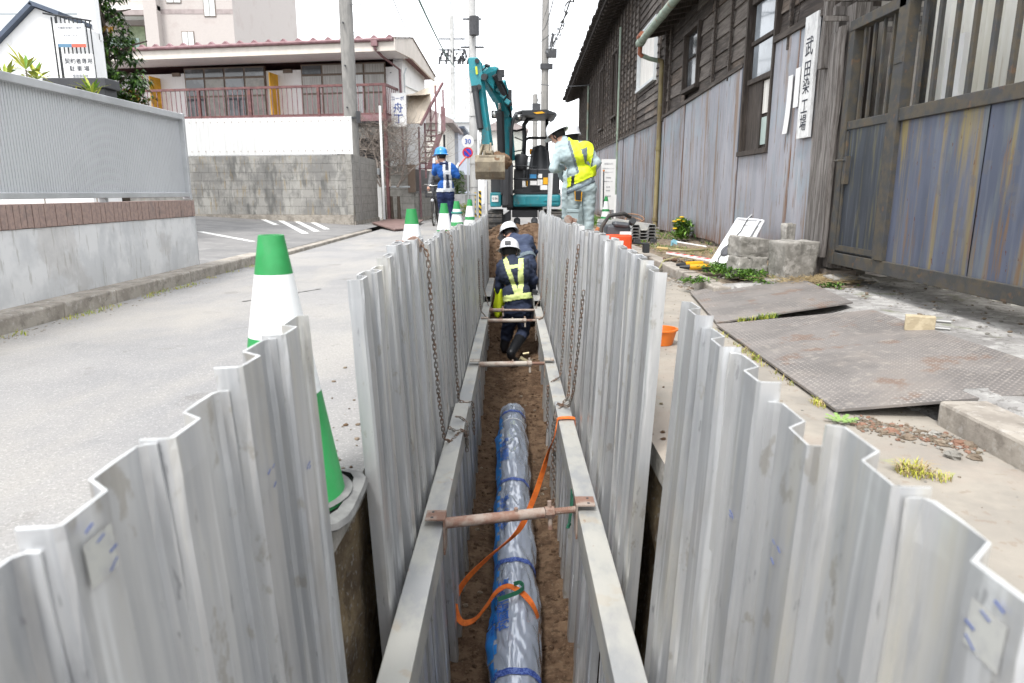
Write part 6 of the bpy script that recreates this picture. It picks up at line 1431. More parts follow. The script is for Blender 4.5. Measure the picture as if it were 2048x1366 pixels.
def helmet(t, c, up, fr, m, lamp=False, s=1.):
    up = Vector(up).normalized(); fr = Vector(fr); fr = (fr - up * fr.dot(up)).normalized(); sd_ = fr.cross(up).normalized()
    M_ = Matrix.Translation(c) @ Matrix((sd_, fr, up)).transposed().to_4x4() @ Matrix.Scale(s, 4)
    b = MB(); prof = [(0, .150), (.03, .148), (.06, .139), (.09, .118), (.110, .088), (.120, .05), (.124, .012), (.130, .0), (.142, -.012), (.140, -.016), (.120, -.006)]
    b.lathe(prof, n=28, sy=1.18, M=M_)
    pk = []
    for i in range(9):
        a = R(40 + i * 12.5); pk.append((i, a))
    o_ = [M_ @ Vector((.135 * math.cos(a), .135 * 1.18 * math.sin(a), -.008)) for _, a in pk]; p_ = [M_ @ Vector((.16 * math.cos(a), (.16 * 1.18 + .025) * math.sin(a), -.028)) for _, a in pk]
    b.strip(o_, p_); o = b.build('helmet', m, t, smooth=50)
    for q in (-.035, 0, .035):
        b = MB(); b.tube([M_ @ Vector((q, y, .152 * math.sqrt(max(0, 1 - (y / .16) ** 2)) - .012 * abs(q) / .035)) for y in (-.12, -.07, 0, .07, .12)], .006, 5); b.build('ridge', m, o, smooth=True)
    if lamp: b = MB(); b.box((-.035, -.165, .02), (.035, -.135, .06), 0, M_); b.build('lamp', black_p, o)
    b = MB(); b.tube([M_ @ Vector((x, .02, z)) for x, z in ((-.115, .0), (-.10, -.06), (-.04, -.125), (0, -.135), (.04, -.125), (.10, -.06), (.115, .0))], .006, 5); b.build('chin_strap', black_p, o)
    return o, M_
def person(label, J, M5, fr, headup=(0, 0, 1), hfr=None, loc=None, cell=.0115, belt=None, bulk=1., wr=.010, legs=True, group=None):
    """J joints; M5 = [jacket, trousers, skin, boots, gloves]; fr = facing direction"""
    t = thing('person', label, 'person', loc or tuple(J['anL'][:2]) + (0,)); V_ = {k: Vector(v) for k, v in J.items()}
    fr = Vector(fr).normalized(); hfr = Vector(hfr or fr).normalized(); hu = Vector(headup).normalized(); hfr = (hfr - hu * hfr.dot(hu)).normalized(); hs = hfr.cross(hu)
    P_ = []; ad = lambda a, b_, ra, rb, m, k=.022: P_.append((a, b_, ra, rb, m, k))
    pe, ch, ne, hd = V_['pelvis'], V_['chest'], V_['neck'], V_['head']; sL, sR = V_['shL'], V_['shR']; hL, hR = V_['hipL'], V_['hipR']; B = bulk
    lat = (sR - sL).normalized()
    ad(hL.lerp(hR, .22), hL.lerp(hR, .78), .115 * B, .115 * B, 1, .04); w1 = pe.lerp(ch, .35); ad(w1 - lat * .055, w1 + lat * .055, .105 * B, .105 * B, 0, .05)
    ad(pe.lerp(ch, .15) - lat * .06, pe.lerp(ch, .15) + lat * .06, .108 * B, .108 * B, 0, .03)
    ad(ch - lat * .07, ch + lat * .07, .118 * B, .118 * B, 0, .05); ad(sL.lerp(sR, .14), sL.lerp(sR, .86), .078 * B, .078 * B, 0, .05)
    ad(ch, ne, .09 * B, .06, 0, .05); ad(ne, hd - hu * .05, .056, .054, 2, .02)
    ad(hd + hu * .03 - hfr * .02, hd + hu * .035 + hfr * .015, .088, .085, 2, .02); ad(hd - hu * .03 + hfr * .02, hd - hu * .075 + hfr * .035, .062, .045, 2, .03)
    ad(hd - hu * .0 + hfr * .088, hd - hu * .03 + hfr * .108, .009, .013, 2, .012)
    for s in (-1, 1): ad(hd + hs * s * .078 + hu * .005, hd + hs * s * .082 - hu * .03, .014, .010, 2, .008)
    for S in 'LR':
        sh, el, wr_ = V_['sh' + S], V_['el' + S], V_['wr' + S]
        ad(sh, el, .066 * B, .056 * B, 0, .035); ad(el, wr_, .056 * B, .042 * B, 0, .02)
        hd_ = V_.get('hd' + S, (wr_ - el)).normalized(); c0 = wr_ + hd_ * .02; pal = hd_.orthogonal().normalized()
        side = pal.cross(hd_); c1 = wr_ + hd_ * .085; ad(wr_, c0 + hd_ * .02, .028, .032, 4, .02); ad(c0 - side * .018, c1 - side * .022, .022, .018, 4, .02); ad(c0 + side * .018, c1 + side * .022, .022, .018, 4, .02)
        curl = V_.get('curl' + S, pal * .5 + hd_)
        for q, L in enumerate((.055, .065, .062, .048)):
            r0 = c1 + side * (-.030 + .020 * q); m_ = r0 + hd_ * L * .55; ad(r0, m_, .0095, .009, 4, .004); ad(m_, m_ + (hd_ + curl).normalized() * L * .5, .009, .008, 4, .004)
        ad(c0 + side * -.028, c0 - side * .05 + hd_ * .045, .012, .010, 4, .008)
        if legs:
            hp, kn, an, to = V_['hip' + S], V_['kn' + S], V_['an' + S], V_['toe' + S]
            ad(hp, kn, .098 * B, .074 * B, 1, .03); bt_ = M5[3] is boot_m; ad(kn, kn.lerp(an, .28 if bt_ else .8), .074 * B, .068 * B, 1, .02); ad(kn.lerp(an, .30) if bt_ else kn.lerp(an, .82), an, .070 if bt_ else .060, .056 if bt_ else .05, 3, .01)
            ad(an, an + Vector((0, 0, -.02)), .048, .045, 3, .01); ad(an - Vector((0, 0, .045)), to, .042, .036, 3, .03)
    Vx, Fc, vm = sdf_body(P_, cell)
    me = bpy.data.meshes.new('body'); me.from_pydata(Vx.tolist(), [], [list(map(int, f)) for f in Fc])
    for m in M5: me.materials.append(m)
    mi = [int(np.bincount(vm[list(f)]).argmax()) for f in Fc]; me.polygons.foreach_set('material_index', mi)
    bm = bmesh.new(); bm.from_mesh(me); bmesh.ops.recalc_face_normals(bm, faces=bm.faces); bm.normal_update()
    seed = len(label)
    cm = [0] * len(bm.verts)
    for f in bm.faces:
        for v in f.verts: cm[v.index] = f.material_index
    for v in bm.verts:
        if cm[v.index] in (0, 1):
            p = v.co; a = nz3(p.x + p.z * .5, p.y, p.z * 1.8 - p.x * .7 + seed, 10) + .7 * nz3(p.x * .6 + p.z * 1.6, p.y, p.z * .5 - p.x * 1.6, 17); v.co += v.normal * wr * (a - .3 * abs(nz3(p.x, p.y, p.z * 3, 14)))
    bm.to_mesh(me); bm.free(); me.shade_smooth(); o = bpy.data.objects.new('body', me); COL.objects.link(o); o.parent = t; o.matrix_parent_inverse = wmat(t).inverted()
    # hair and eyes
    b = MB(); Mh = Matrix.Translation(hd + hu * .03) @ Matrix((hs, hfr, hu)).transposed().to_4x4()
    b.lathe([(0, .100), (.06, .082), (.090, .04), (.094, -.01), (.088, -.05), (.07, -.075)], n=20, M=Mh @ Matrix.Translation((0, -.018, 0))); b.build('hair', hair_m, t, smooth=True)
    b = MB()
    for s in (-1, 1): b.lathe([(0, .004), (.011, .0), (.011, -.003)], n=10, sx=1.3, M=Mh @ Matrix.Translation((s * .033, .083, -.022)) @ Matrix.Rotation(R(-90), 4, 'X'))
    b.build('eyes', black_p, t); b = MB(); b.box((-.022, .078, -.082), (.022, .092, -.076), 0, Mh); b.build('mouth', mat_lip, t)
    fr_t = dict(o=pe, u=(ne - pe).normalized(), h=(ne - pe).length, lat=lat, fr=fr); return t, o, fr_t, P_
mat_lip = mat('lip', (.35, .14, .11))
def garment(t, body, fn, mats, off=.010, name='vest', solid=.004, mi=(0, 1)):
    """shell lifted off the body faces chosen by fn(face centre) -> material index or None"""
    me = body.data; b = MB(); mp = {}; 
    for p in me.polygons:
        if p.material_index not in mi: continue
        k = fn(p.center, p.normal)
        if k is None: continue
        ids = []
        for vi in p.vertices:
            if vi not in mp: v = me.vertices[vi]; mp[vi] = len(b.v); b.v.append(tuple(v.co + v.normal * off))
            ids.append(mp[vi])
        b.f.append(tuple(ids)); b.m.append(k)
    return b.build(name, mats, t, smooth=True, solid=solid)
def torso_uv(T, sub=None):
    o, u, h, lat, fr = T['o'], T['u'], T['h'], T['lat'], T['fr']
    def f(c):
        d = c - o; return d.dot(lat), d.dot(u) / h, d.dot(fr)
    return f
def V3(*a): return Vector(a)
GLV = [cov_l, cov_l, skin_m, boot_m, skin_m]

# --- man in pale grey-blue coveralls, yellow vest, elbow on the tall piles
Y0 = 9.25
J = dict(pelvis=V3(.93, Y0, .93), chest=V3(.80, Y0 - .02, 1.27), neck=V3(.69, Y0 + .02, 1.46), head=V3(.60, Y0 + .07, 1.525), shL=V3(.615, Y0 - .0, 1.37), shR=V3(.975, Y0 - .02, 1.36),
         elL=V3(.545, Y0 - .10, 1.10), wrL=V3(.66, Y0 + .14, 1.12), elR=V3(1.10, Y0 - .08, 1.18), wrR=V3(1.03, Y0 + .07, 1.0), hipL=V3(.84, Y0, .86), hipR=V3(1.02, Y0, .86), knL=V3(.80, Y0 + .04, .48), knR=V3(1.02, Y0 + .02, .48),
         anL=V3(.80, Y0, .10), anR=V3(1.02, Y0, .10), toeL=V3(.78, Y0 + .15, .045), toeR=V3(1.05, Y0 + .15, .045))
t, o, T, _ = person('man in pale grey-blue work clothes and yellow safety vest, elbow on the tall piles', J, [cov_l, cov_l, skin_m, black_p, skin_m], (-.1, 1, 0), (-.42, .25, .85), (-.8, .55, -.55), bulk=1.04, wr=.009)
f = torso_uv(T)
def vf(c, n):
    u, w_, d = f(c)
    if w_ < .02 or w_ > 1.06 or abs(u) > .215 : return None
    if u > .165 and w_ < .9: return None
    u += .02
    if w_ < .22: return 0 if not (-.125 < u < -.085) else 2
    back = d < .03
    if not back and abs(u) > .17 and w_ < .8: return None
    L = -.175 + (w_ - 1.0) * -.22 ; c1 = -.14 + (1 - w_) * .20; c2 = .105 - (1 - w_) * .03
    if abs(u - c1) < .045: return 0
    if abs(u - c2) < .042: return 0
    if .66 < w_ < .80 and c1 < u < c2: return 0
    if c1 < u < c2: return 1
    if c1 - .075 < u < c1 or c2 < u < c2 + .05: return 1 if w_ < .95 else 0
    return None
garment(t, o, vf, [hivis, vest_g, black_p], .012)
helmet(t, J['head'] + V3(-.01, .0, .045), (-.40, .22, .86), (-.8, .55, -.55), helm_w)
b = MB(); b.cbox((.86, Y0 - .165, .76), (.09, .05, .13), (0, -.12, .1)); pch = b.build('tool_pouch', black_p, t, bevel=.012)
b = MB(); b.tube([(.815, Y0 - .195, .82), (.822, Y0 - .195, .70), (.90, Y0 - .195, .69), (.905, Y0 - .195, .81)], .006, 5); b.build('yellow_trim', yel, pch)
b = MB(); b.tube([(.765 + .35 * math.cos(a) * .0, Y0, .9) for a in (0,)], .01, 4) if 0 else None
bl = garment(t, o, lambda c, n: 0 if -.10 < f(c)[1] < -.04 and abs(f(c)[0]) < .25 else None, [vest_g], .006, 'belt')
b = MB(); b.cbox((.80, Y0 - .125, .50), (.15, .02, .16), (.0, .0, 0)); b.cbox((.80, Y0 - .135, .565), (.16, .02, .045)); b.build('leg_pocket', cov_l, t, bevel=.008)
# --- second man behind him
Y0 = 10.05
J = dict(pelvis=V3(.90, Y0, .93), chest=V3(.88, Y0, 1.27), neck=V3(.86, Y0 + .02, 1.46), head=V3(.84, Y0 + .04, 1.56), shL=V3(.70, Y0, 1.38), shR=V3(1.04, Y0, 1.38), elL=V3(.68, Y0 + .05, 1.13), wrL=V3(.74, Y0 + .2, 1.0), elR=V3(1.08, Y0 + .05, 1.12), wrR=V3(1.0, Y0 + .2, 1.0),
         hipL=V3(.81, Y0, .86), hipR=V3(.99, Y0, .86), knL=V3(.80, Y0 + .03, .48), knR=V3(1.0, Y0 + .03, .48), anL=V3(.80, Y0, .10), anR=V3(1.0, Y0, .10), toeL=V3(.79, Y0 + .15, .045), toeR=V3(1.02, Y0 + .15, .045))
t, o, T, _ = person('man hidden behind the vested man, only his white helmet and nape showing', J, [cov_l, cov_l, skin_m, black_p, skin_m], (0, 1, 0), (0, 0, 1), (0, 1, -.2))
helmet(t, J['head'] + V3(0, 0, .045), (-.1, .05, 1), (-.2, 1, 0), helm_w)
b = MB(); b.lathe([(.10, .0), (.105, -.05), (.07, -.10)], tuple(J['head'] + V3(0, 0, .02)), 16); b.build('neck_cover', black_p, t)
# --- guard in bright blue
Yg = 15.0; G = lambda x, y, d=0: V3(*ay(x, y, Yg + d))
J = dict(pelvis=G(891, 384), chest=G(893, 346), neck=G(888, 326), head=G(882, 313), shL=G(876, 335), shR=G(905, 334), elL=G(869, 346, .15), wrL=G(869, 330, .30), elR=G(914, 352, -.02), wrR=G(913, 339, .08), hipL=G(883, 389), hipR=G(899, 389),
         knL=G(885, 422, .05), knR=G(901, 420, .02), anL=V3(-1.53, Yg, .10), anR=V3(-1.30, Yg, .10), toeL=V3(-1.58, Yg + .13, .045), toeR=V3(-1.28, Yg + .15, .045), hdL=V3(-.1, 0, 1), hdR=V3(.3, 0, .9))
t, o, T, _ = person('traffic guard in bright blue jacket and blue helmet, back turned, gloved hand raised', J, [blue_j, navy_g, skin_m, black_p, glove], (-.3, 1, 0), (0, 0, 1), (-.85, .5, 0), bulk=1.1)
f2 = torso_uv(T)
def gf(c, n):
    u, w_, d = f2(c)
    if w_ < .0 or w_ > 1.05 or abs(u) > .22: return None
    if w_ < .13: return 0
    if -.02 < u < .035 + .0 and d < .05: return 0
    if .10 < u < .15 and d < .1: return 0
    if .035 < u < .10 and d < .05 and .60 < w_ < .72: return 0
    if .035 < u < .10 and d < .0: return 1
    return None
garment(t, o, gf, [refl, vest_n], .012)
helmet(t, J['head'] + V3(0, 0, .05), (0, .05, 1), (-.85, .5, -.1), helm_b)
b = MB(); Mh = Matrix.Translation(J['head'] + V3(-.06, .05, -.03)); b.lathe([(.04, .04), (.055, 0), (.04, -.045)], (0, 0, 0), 12, M=Mh); b.build('face_mask', paper, t, smooth=True)
b = MB(); b.cbox(J['neck'] + V3(0, -.06, -.02), (.18, .07, .07), (.3, 0, 0)); b.build('collar', navy_g, t, bevel=.02)
b = MB(); b.cbox(G(885, 381, -.16), (.05, .03, .07)); b.build('belt_pouch', refl, t, bevel=.006)
bt = thing('traffic_baton', 'red glowing-style traffic baton held up to the right by the guard', 'baton', tuple(J['wrR']))
A_ = J['wrR'] + V3(.02, 0, .04); b = MB(); b.tube([A_, A_ + V3(.215, 0, .245) * .95], [.020, .017], 10); b.build('baton_tube', mat('coral_baton', (.72, .16, .12), rough=.4), bt, smooth=40); b = MB(); b.tube([A_ - V3(.06, 0, .07), A_ + V3(.03, 0, .035)], .02, 8); b.build('baton_grip', black_p, bt, smooth=40)
# --- cyclist behind the guard
Yc = 17.4; C_ = lambda x, y, d=0: V3(*ay(x, y, Yc + d))
J = dict(pelvis=C_(876, 377, .45), chest=C_(876, 352, .25), neck=C_(877, 338, .2), head=C_(878, 327, .18), shL=C_(864, 346, .2), shR=C_(889, 346, .2), elL=C_(861, 362, .05), wrL=C_(858, 374, -.12), elR=C_(892, 362, .05), wrR=C_(890, 374, -.12), hipL=C_(871, 382, .42), hipR=C_(881, 382, .42),
         knL=C_(868, 400, .05), knR=C_(884, 408, .1), anL=C_(869, 428, .25), anR=C_(884, 434, .3), toeL=C_(868, 432, .1), toeR=C_(884, 438, .15))
t, o, T, _ = person('cyclist in a dark grey suit riding towards the camera, mostly hidden behind the guard', J, [grey_j, grey_j, skin_m, black_p, skin_m], (0, -1, 0), (0, 0, 1), (0, -1, 0), cell=.014)
t = thing('bicycle', 'black city bicycle with front basket seen head-on beside the guard', 'bicycle', (-1.93, 17.4, 0))
xb = C_(871, 420).x; r_ = .32
for y in (Yc - .42, Yc + .65):
    b = MB(); ring = [(xb, y + r_ * math.cos(a), r_ + .005 + r_ * math.sin(a)) for a in [i * math.pi / 16 for i in range(32)]]; b.tube(ring, .018, 6, closed=True); wh = b.build('wheel', rubber, t, smooth=True)
    b = MB(); ring = [(xb, y + .29 * math.cos(a), r_ + .005 + .29 * math.sin(a)) for a in [i * math.pi / 16 for i in range(32)]]; b.tube(ring, .009, 5, closed=True)
    for i in range(18): a = i * math.pi / 9; b.tube([(xb + .015 * (-1) ** i, y, r_), (xb, y + .29 * math.cos(a), r_ + .29 * math.sin(a))], .0018, 3)
    b.build('spokes', chrome, wh)
P('frame', black_p, lambda b: (b.tube([(xb - .05, Yc - .42, r_), (xb - .05, Yc - .32, .70), (xb + .05, Yc - .32, .70), (xb + .05, Yc - .42, r_)], .013, 6), b.tube([(xb, Yc - .32, .70), (xb, Yc - .27, .95)], .016, 6), b.tube([(xb, Yc - .3, .8), (xb, Yc - .02, .35), (xb, Yc + .15, .30), (xb, Yc + .28, .88)], .018, 6), b.tube([(xb, Yc + .15, .30), (xb, Yc + .65, r_), (xb, Yc + .25, .75)], .012, 6)), t, smooth=True)
P('handlebar', chrome, lambda b: b.tube([(xb - .28, Yc - .12, .97), (xb - .22, Yc - .25, .99), (xb, Yc - .28, .96), (xb + .22, Yc - .25, .99), (xb + .28, Yc - .12, .97)], .012, 6), t, smooth=True)
P('basket', dark_p, lambda b: ([b.box((xb - .17, Yc - .62 + .0, .70 + i * .04), (xb + .17, Yc - .60, .712 + i * .04)) for i in range(5)], [b.box((xb - .17 + i * .034, Yc - .625, .68), (xb - .162 + i * .034, Yc - .60, .88)) for i in range(11)], b.box((xb - .16, Yc - .60, .68), (xb + .16, Yc - .36, .70)), b.box((xb - .17, Yc - .62, .68), (xb - .16, Yc - .36, .88)), b.box((xb + .16, Yc - .62, .68), (xb + .17, Yc - .36, .88))), t)
P('headlight', white_fr, lambda b: b.lathe([(0, .03), (.035, .02), (.03, -.03)], (0, 0, 0), 12, M=Matrix.Translation((xb, Yc - .64, .62)) @ Matrix.Rotation(R(90), 4, 'X')), t)
P('saddle', black_p, lambda b: b.cbox((xb, Yc + .3, .90), (.16, .24, .05)), t, bevel=.02)
P('pedals', black_p, lambda b: (b.cbox((xb - .12, Yc + .1, .16), (.09, .06, .02)), b.cbox((xb + .12, Yc + .2, .42), (.09, .06, .02)), b.tube([(xb - .08, Yc + .1, .16), (xb - .06, Yc + .15, .3), (xb + .06, Yc + .15, .3), (xb + .08, Yc + .2, .42)], .01, 5)), t)
# --- worker in the trench with vest
W_ = lambda x, y, Y: V3(*ay(x, y, Y))
fz_ = floor_z(8.1) + .03
J = dict(pelvis=W_(1036, 606, 8.36), chest=W_(1028, 548, 8.42), neck=W_(1023, 519, 8.5), head=W_(1019, 506, 8.56), shL=W_(1003, 534, 8.46), shR=W_(1053, 531, 8.44), elL=W_(999, 576, 8.52), wrL=W_(1004, 605, 8.72), elR=W_(1066, 560, 8.50), wrR=W_(1064, 582, 8.75), hipL=W_(1024, 617, 8.38), hipR=W_(1048, 616, 8.36),
         knL=W_(1014, 668, 8.62), knR=W_(1047, 664, 8.50), anL=V3(-.10, 8.62, fz_ + .15), anR=W_(1022, 706, 8.10), toeL=V3(-.09, 8.76, fz_ + .09), toeR=W_(1038, 728, 8.20))
t, o, T, _ = person('trench worker in navy with pale yellow reflective vest and rubber boots, back turned', J, [navy, navy, skin_m, boot_m, glove], (.05, 1, 0), (.0, .35, .94), (.15, 1, -.35), cell=.010, bulk=1.06)
f3 = torso_uv(T)
def wf(c, n):
    u, w_, d = f3(c)
    if w_ < .05 or w_ > 1.1 or abs(u) > .20: return None
    if .05 < w_ < .18: return 0
    if d > .06 and w_ < .85: return None
    c1 = -.125 + (1 - w_) * .15; c2 = .075 - (1 - w_) * .04
    if abs(u - c1) < .028 or abs(u - c2) < .030: return 0
    if .74 < w_ < .82 and c1 < u < c2: return 0
    if u < .15: return 1
    return None
garment(t, o, wf, [hivis2, vest_n], .010)
helmet(t, J['head'] + V3(0, 0, .04), (.0, .40, .92), (.15, 1, -.4), helm_w, lamp=True)
b = MB(); b.cbox(J['chest'] + V3(.26, .0, -.22), (.07, .06, .05), (0, .3, 0)); b.build('belt_pouch', black_p, t, bevel=.01)
# bright vest cloth hanging beside him
b = MB(); c0_ = W_(996, 612, 8.5); b.grid(lambda u, v: (c0_.x - .05 + .13 * u + .015 * math.sin(v * 7 + u * 5), c0_.y + .05 * math.sin(u * 6 + v * 3), c0_.z + .22 - .36 * v), 10, 14)
tag(b.build('yellow_cloth', hivis, smooth=True, solid=.004), 'fluorescent yellow cloth hanging at the left side of the vested trench worker', 'cloth')
# --- bent worker in front of the heap
J = dict(pelvis=W_(1046, 520, 9.45), chest=W_(1040, 490, 9.72), neck=W_(1028, 474, 9.86), head=W_(1019, 470, 9.95), shL=W_(1016, 486, 9.80), shR=W_(1056, 480, 9.74), elL=W_(1012, 520, 9.95), wrL=W_(1025, 545, 10.0), elR=W_(1067, 505, 9.85), wrR=W_(1058, 528, 10.0), hipL=W_(1034, 530, 9.45), hipR=W_(1058, 530, 9.45),
         knL=W_(1030, 575, 9.55), knR=W_(1060, 575, 9.5), anL=V3(.0, 9.35, floor_z(9.35) + .14), anR=V3(.27, 9.35, floor_z(9.35) + .14), toeL=V3(.0, 9.48, floor_z(9.4) + .09), toeR=V3(.28, 9.48, floor_z(9.4) + .09))
t, o, T, _ = person('second trench worker in faded navy, bending forward before the soil heap', J, [navy_l, navy_l, skin_m, boot_m, glove], (.0, 1, -.6), (-.2, .75, .6), (-.3, .4, -.9), cell=.010, bulk=1.1)
helmet(t, J['head'] + V3(-.01, .02, .04), (-.15, .55, .82), (-.5, .75, -.5), helm_w)
f4 = torso_uv(T); garment(t, o, lambda c, n: 0 if -.06 < f4(c)[1] < .03 and abs(f4(c)[0]) < .3 else None, [vest_g], .005, 'belt')
# tools in the trench
t = thing('shovel', 'dark shovel with a red grip held at the right side of the bent worker', 'shovel', tuple(W_(1062, 560, 9.7))); P('shaft', wood_v, lambda b: b.tube([W_(1066, 500, 9.6), W_(1060, 590, 9.9)], .016, 7), t, smooth=True); P('grip', red_s, lambda b: b.tube([W_(1058, 522, 9.55), W_(1061, 534, 9.58)], .028, 8), t, smooth=True); P('blade', dark_p, lambda b: b.cbox(W_(1058, 600, 9.95), (.2, .02, .26), (.4, 0, 0)), t)
t = thing('tap_fitting', 'small brass cock valve beyond the pale strut at the worker\'s boots', 'valve', (0, 7, -1.2)); P('fitting', mat('dull_brass', (.42, .36, .22), metal=.5, rough=.5), lambda b: (b.tube([W_(1040, 716, 6.4), W_(1052, 722, 6.4), W_(1052, 730, 6.4)], .022, 8), b.tube([W_(1046, 708, 6.4), W_(1058, 706, 6.4)], .012, 6)), t)

# ================================================================ EXCAVATOR
t = thing('mini_excavator', 'teal mini excavator with black canopy, boom raised to the left and soil-filled bucket', 'excavator', (.27, 14.6, 0))
E_ = lambda x, y, Y: V3(*ay(x, y, Y))
# tracks
for x0, x1 in ((-.47, -.20), (.72, 1.0)):
    b = MB(); pr = []
    for i in range(24):
        a = 2 * math.pi * i / 24; cy = 13.95 if math.cos(a) < 0 else 15.5; pr.append((x0, cy + .21 * math.cos(a), .21 + .21 * math.sin(a)))
    b.prism(pr, (x1 - x0, 0, 0)); n = 44
    L0 = 1.55; per = 2 * L0 + 2 * math.pi * .21
    for i in range(n):
        s = i * per / n
        if s < L0: p = (13.95 + s, .425, 0)
        elif s < L0 + math.pi * .21: a = math.pi / 2 - (s - L0) / .21; p = (15.5 + .215 * math.cos(a), .21 + .215 * math.sin(a), -(math.pi / 2 - a))
        elif s < 2 * L0 + math.pi * .21: p = (15.5 - (s - L0 - math.pi * .21), -.0, 0)
        else: a = -math.pi / 2 - (s - 2 * L0 - math.pi * .21) / .21; p = (13.95 + .215 * math.cos(a), .21 + .215 * math.sin(a), a - math.pi / 2)
        b.cbox(((x0 + x1) / 2, p[0], p[1]), (x1 - x0 + .01, .04, .03), (p[2], 0, 0))
    tr = b.build('track', rubber, t); b = MB()
    for y, q in ((13.95, .13), (15.5, .14), (14.4, .06), (14.75, .06), (15.1, .06)): b.tube([(x0 - .012, y, .21 if q > .1 else .1), (x1 + .012, y, .21 if q > .1 else .1)], q, 14)
    b.build('track_wheel', dark_p, tr, smooth=40)
P('undercarriage', dark_p, lambda b: (b.box((.0, 14.0, .31), (.52, 15.2, .46)), b.prism([(-.02, 13.95, .46), (-.02, 13.95, .26), (-.34, 13.95, .05), (-.36, 13.95, .22)][::-1], (0, .5, 0)), b.prism([(.55, 13.95, .46), (.55, 13.95, .26), (.86, 13.95, .05), (.88, 13.95, .22)], (0, .5, 0)), b.tube([(.10, 13.95, .26), (.10, 13.8, .18)], .07, 10), b.tube([(.45, 13.95, .26), (.45, 13.8, .18)], .07, 10)), t, bevel=.015)
P('swing_ring', dark_p, lambda b: b.lathe([(.0, .56), (.38, .56), (.38, .44), (0, .44)], (.27, 14.7, 0), 24), t)
# lower teal body
P('body_panel', teal, lambda b: (b.box((.02, 13.85, .52), (.97, 15.6, .775)),), t, bevel=.05)
P('body_panel', teal, lambda b: (b.box((-.43, 13.75, .52), (-.21, 15.4, .80)),), t, bevel=.02)
P('panel_crease', teal, lambda b: (b.prism([(.62, 13.835, .63), (.93, 13.835, .63), (.93, 13.835, .70), (.72, 13.835, .70)], (0, .03, 0)), b.box((.10, 13.835, .56), (.28, 13.86, .72))), t, bevel=.006)
P('lower_body', dark_p, lambda b: (b.box((-.20, 13.9, .5), (.02, 15.4, .85)), b.box((-.42, 13.9, .80), (-.02, 15.4, 1.28)), b.box((.02, 13.92, .775), (.97, 14.1, .86)), b.box((.04, 14.0, .8), (.95, 15.6, 1.26))), t, bevel=.015)
P('floor_plate', black_p, lambda b: b.box((.03, 13.85, .775), (.96, 14.2, .81)), t)
# counter panels with labels
lab = []
for x, y, w__, h__, m in ((1066, 353, 13, 8, 'b'), (1080, 352, 8, 8, 'w'), (1067, 366, 13, 8, 'w'), (1080, 365, 10, 11, 'w'), (1091, 362, 9, 13, 'y'), (1087, 375, 15, 9, 'w'), (1049, 368, 9, 12, 'w'), (1053, 367, 4, 10, 'y')):
    c = E_(x, y, 13.9); q = 13.9 / 1365
    P('decal', {'b': mat('decal_blue', (.05, .25, .5)), 'w': paper, 'y': yel}[m], lambda b: b.box((c.x - w__ * q / 2, 13.895 + .0, c.z - h__ * q / 2), (c.x + w__ * q / 2, 13.905, c.z + h__ * q / 2)), t)
P('panel_back', black_p, lambda b: b.box((.22, 13.91, .80), (.92, 14.0, 1.24)), t)
nb = P('number_plate', paper, lambda b: b.box((-.40, 13.735, .62), (-.27, 13.745, .74)), t); text_mesh('0.9t', .065, 'lettering', ink, nb, (-.335, 13.732, .68), (R(90), 0, 0))
P('grille', dark_p, lambda b: [b.box((.38, 13.88, .84 + i * .018), (.56, 13.90, .848 + i * .018)) for i in range(6)], t)
P('console_box', dark_p, lambda b: b.lathe([(0, .30), (.10, .30), (.13, .26), (.12, .04), (.10, 0), (0, 0)], (.18, 14.0, 1.24), 12), t, smooth=40)
# hand rails and levers
P('rails', black_p, lambda b: (b.tube([E_(1018, 333, 13.8), E_(1048, 332, 13.8), E_(1074, 334, 13.8), E_(1076, 350, 13.8)], .012, 6), b.tube([E_(1022, 358, 13.8), E_(1075, 358, 13.8)], .012, 6), b.tube([E_(1056, 312, 13.85), E_(1050, 358, 13.85)], .012, 6), b.tube([E_(1062, 312, 13.85), E_(1056, 358, 13.85)], .012, 6), b.tube([E_(1052, 312, 13.85), E_(1068, 313, 13.85)], .012, 6), b.tube([E_(1040, 333, 14), E_(1044, 309, 14)], .016, 6), b.tube([E_(1043, 312, 14), E_(1045, 304, 14)], .025, 6), b.tube([E_(1030, 358, 13.8), E_(1030, 378, 13.8)], .012, 6)), t, smooth=True)
# seat
st = thing('tmp', None, None); bpy.data.objects.remove(st)
b = MB(); sc = E_(1080, 318, 14.5)
def seatf(u, v):
    x = (u - .5) * (.38 - .12 * abs(v - .3)); z = -.30 + .58 * v; rnd = .10 * (2 * u - 1) ** 2
    return (sc.x + x * (1 - .35 * max(0, v - .75) * 2), sc.y - rnd + .12 * v, sc.z + z - .05 * (2 * u - 1) ** 2 * (1 if v > .8 else 0))
b.grid(seatf, 14, 14); b.build('seat_back', black_p, t, smooth=True, solid=.06)
P('seat_cushion', black_p, lambda b: b.cbox((sc.x, sc.y - .22, sc.z - .32), (.40, .44, .12), (.05, 0, 0)), t, bevel=.04)
P('beacon', mat('amber_lamp', (.8, .32, .02), rough=.3), lambda b: b.tube([E_(1062, 309, 14.6), E_(1062, 298, 14.6)], .035, 10), t, smooth=40)
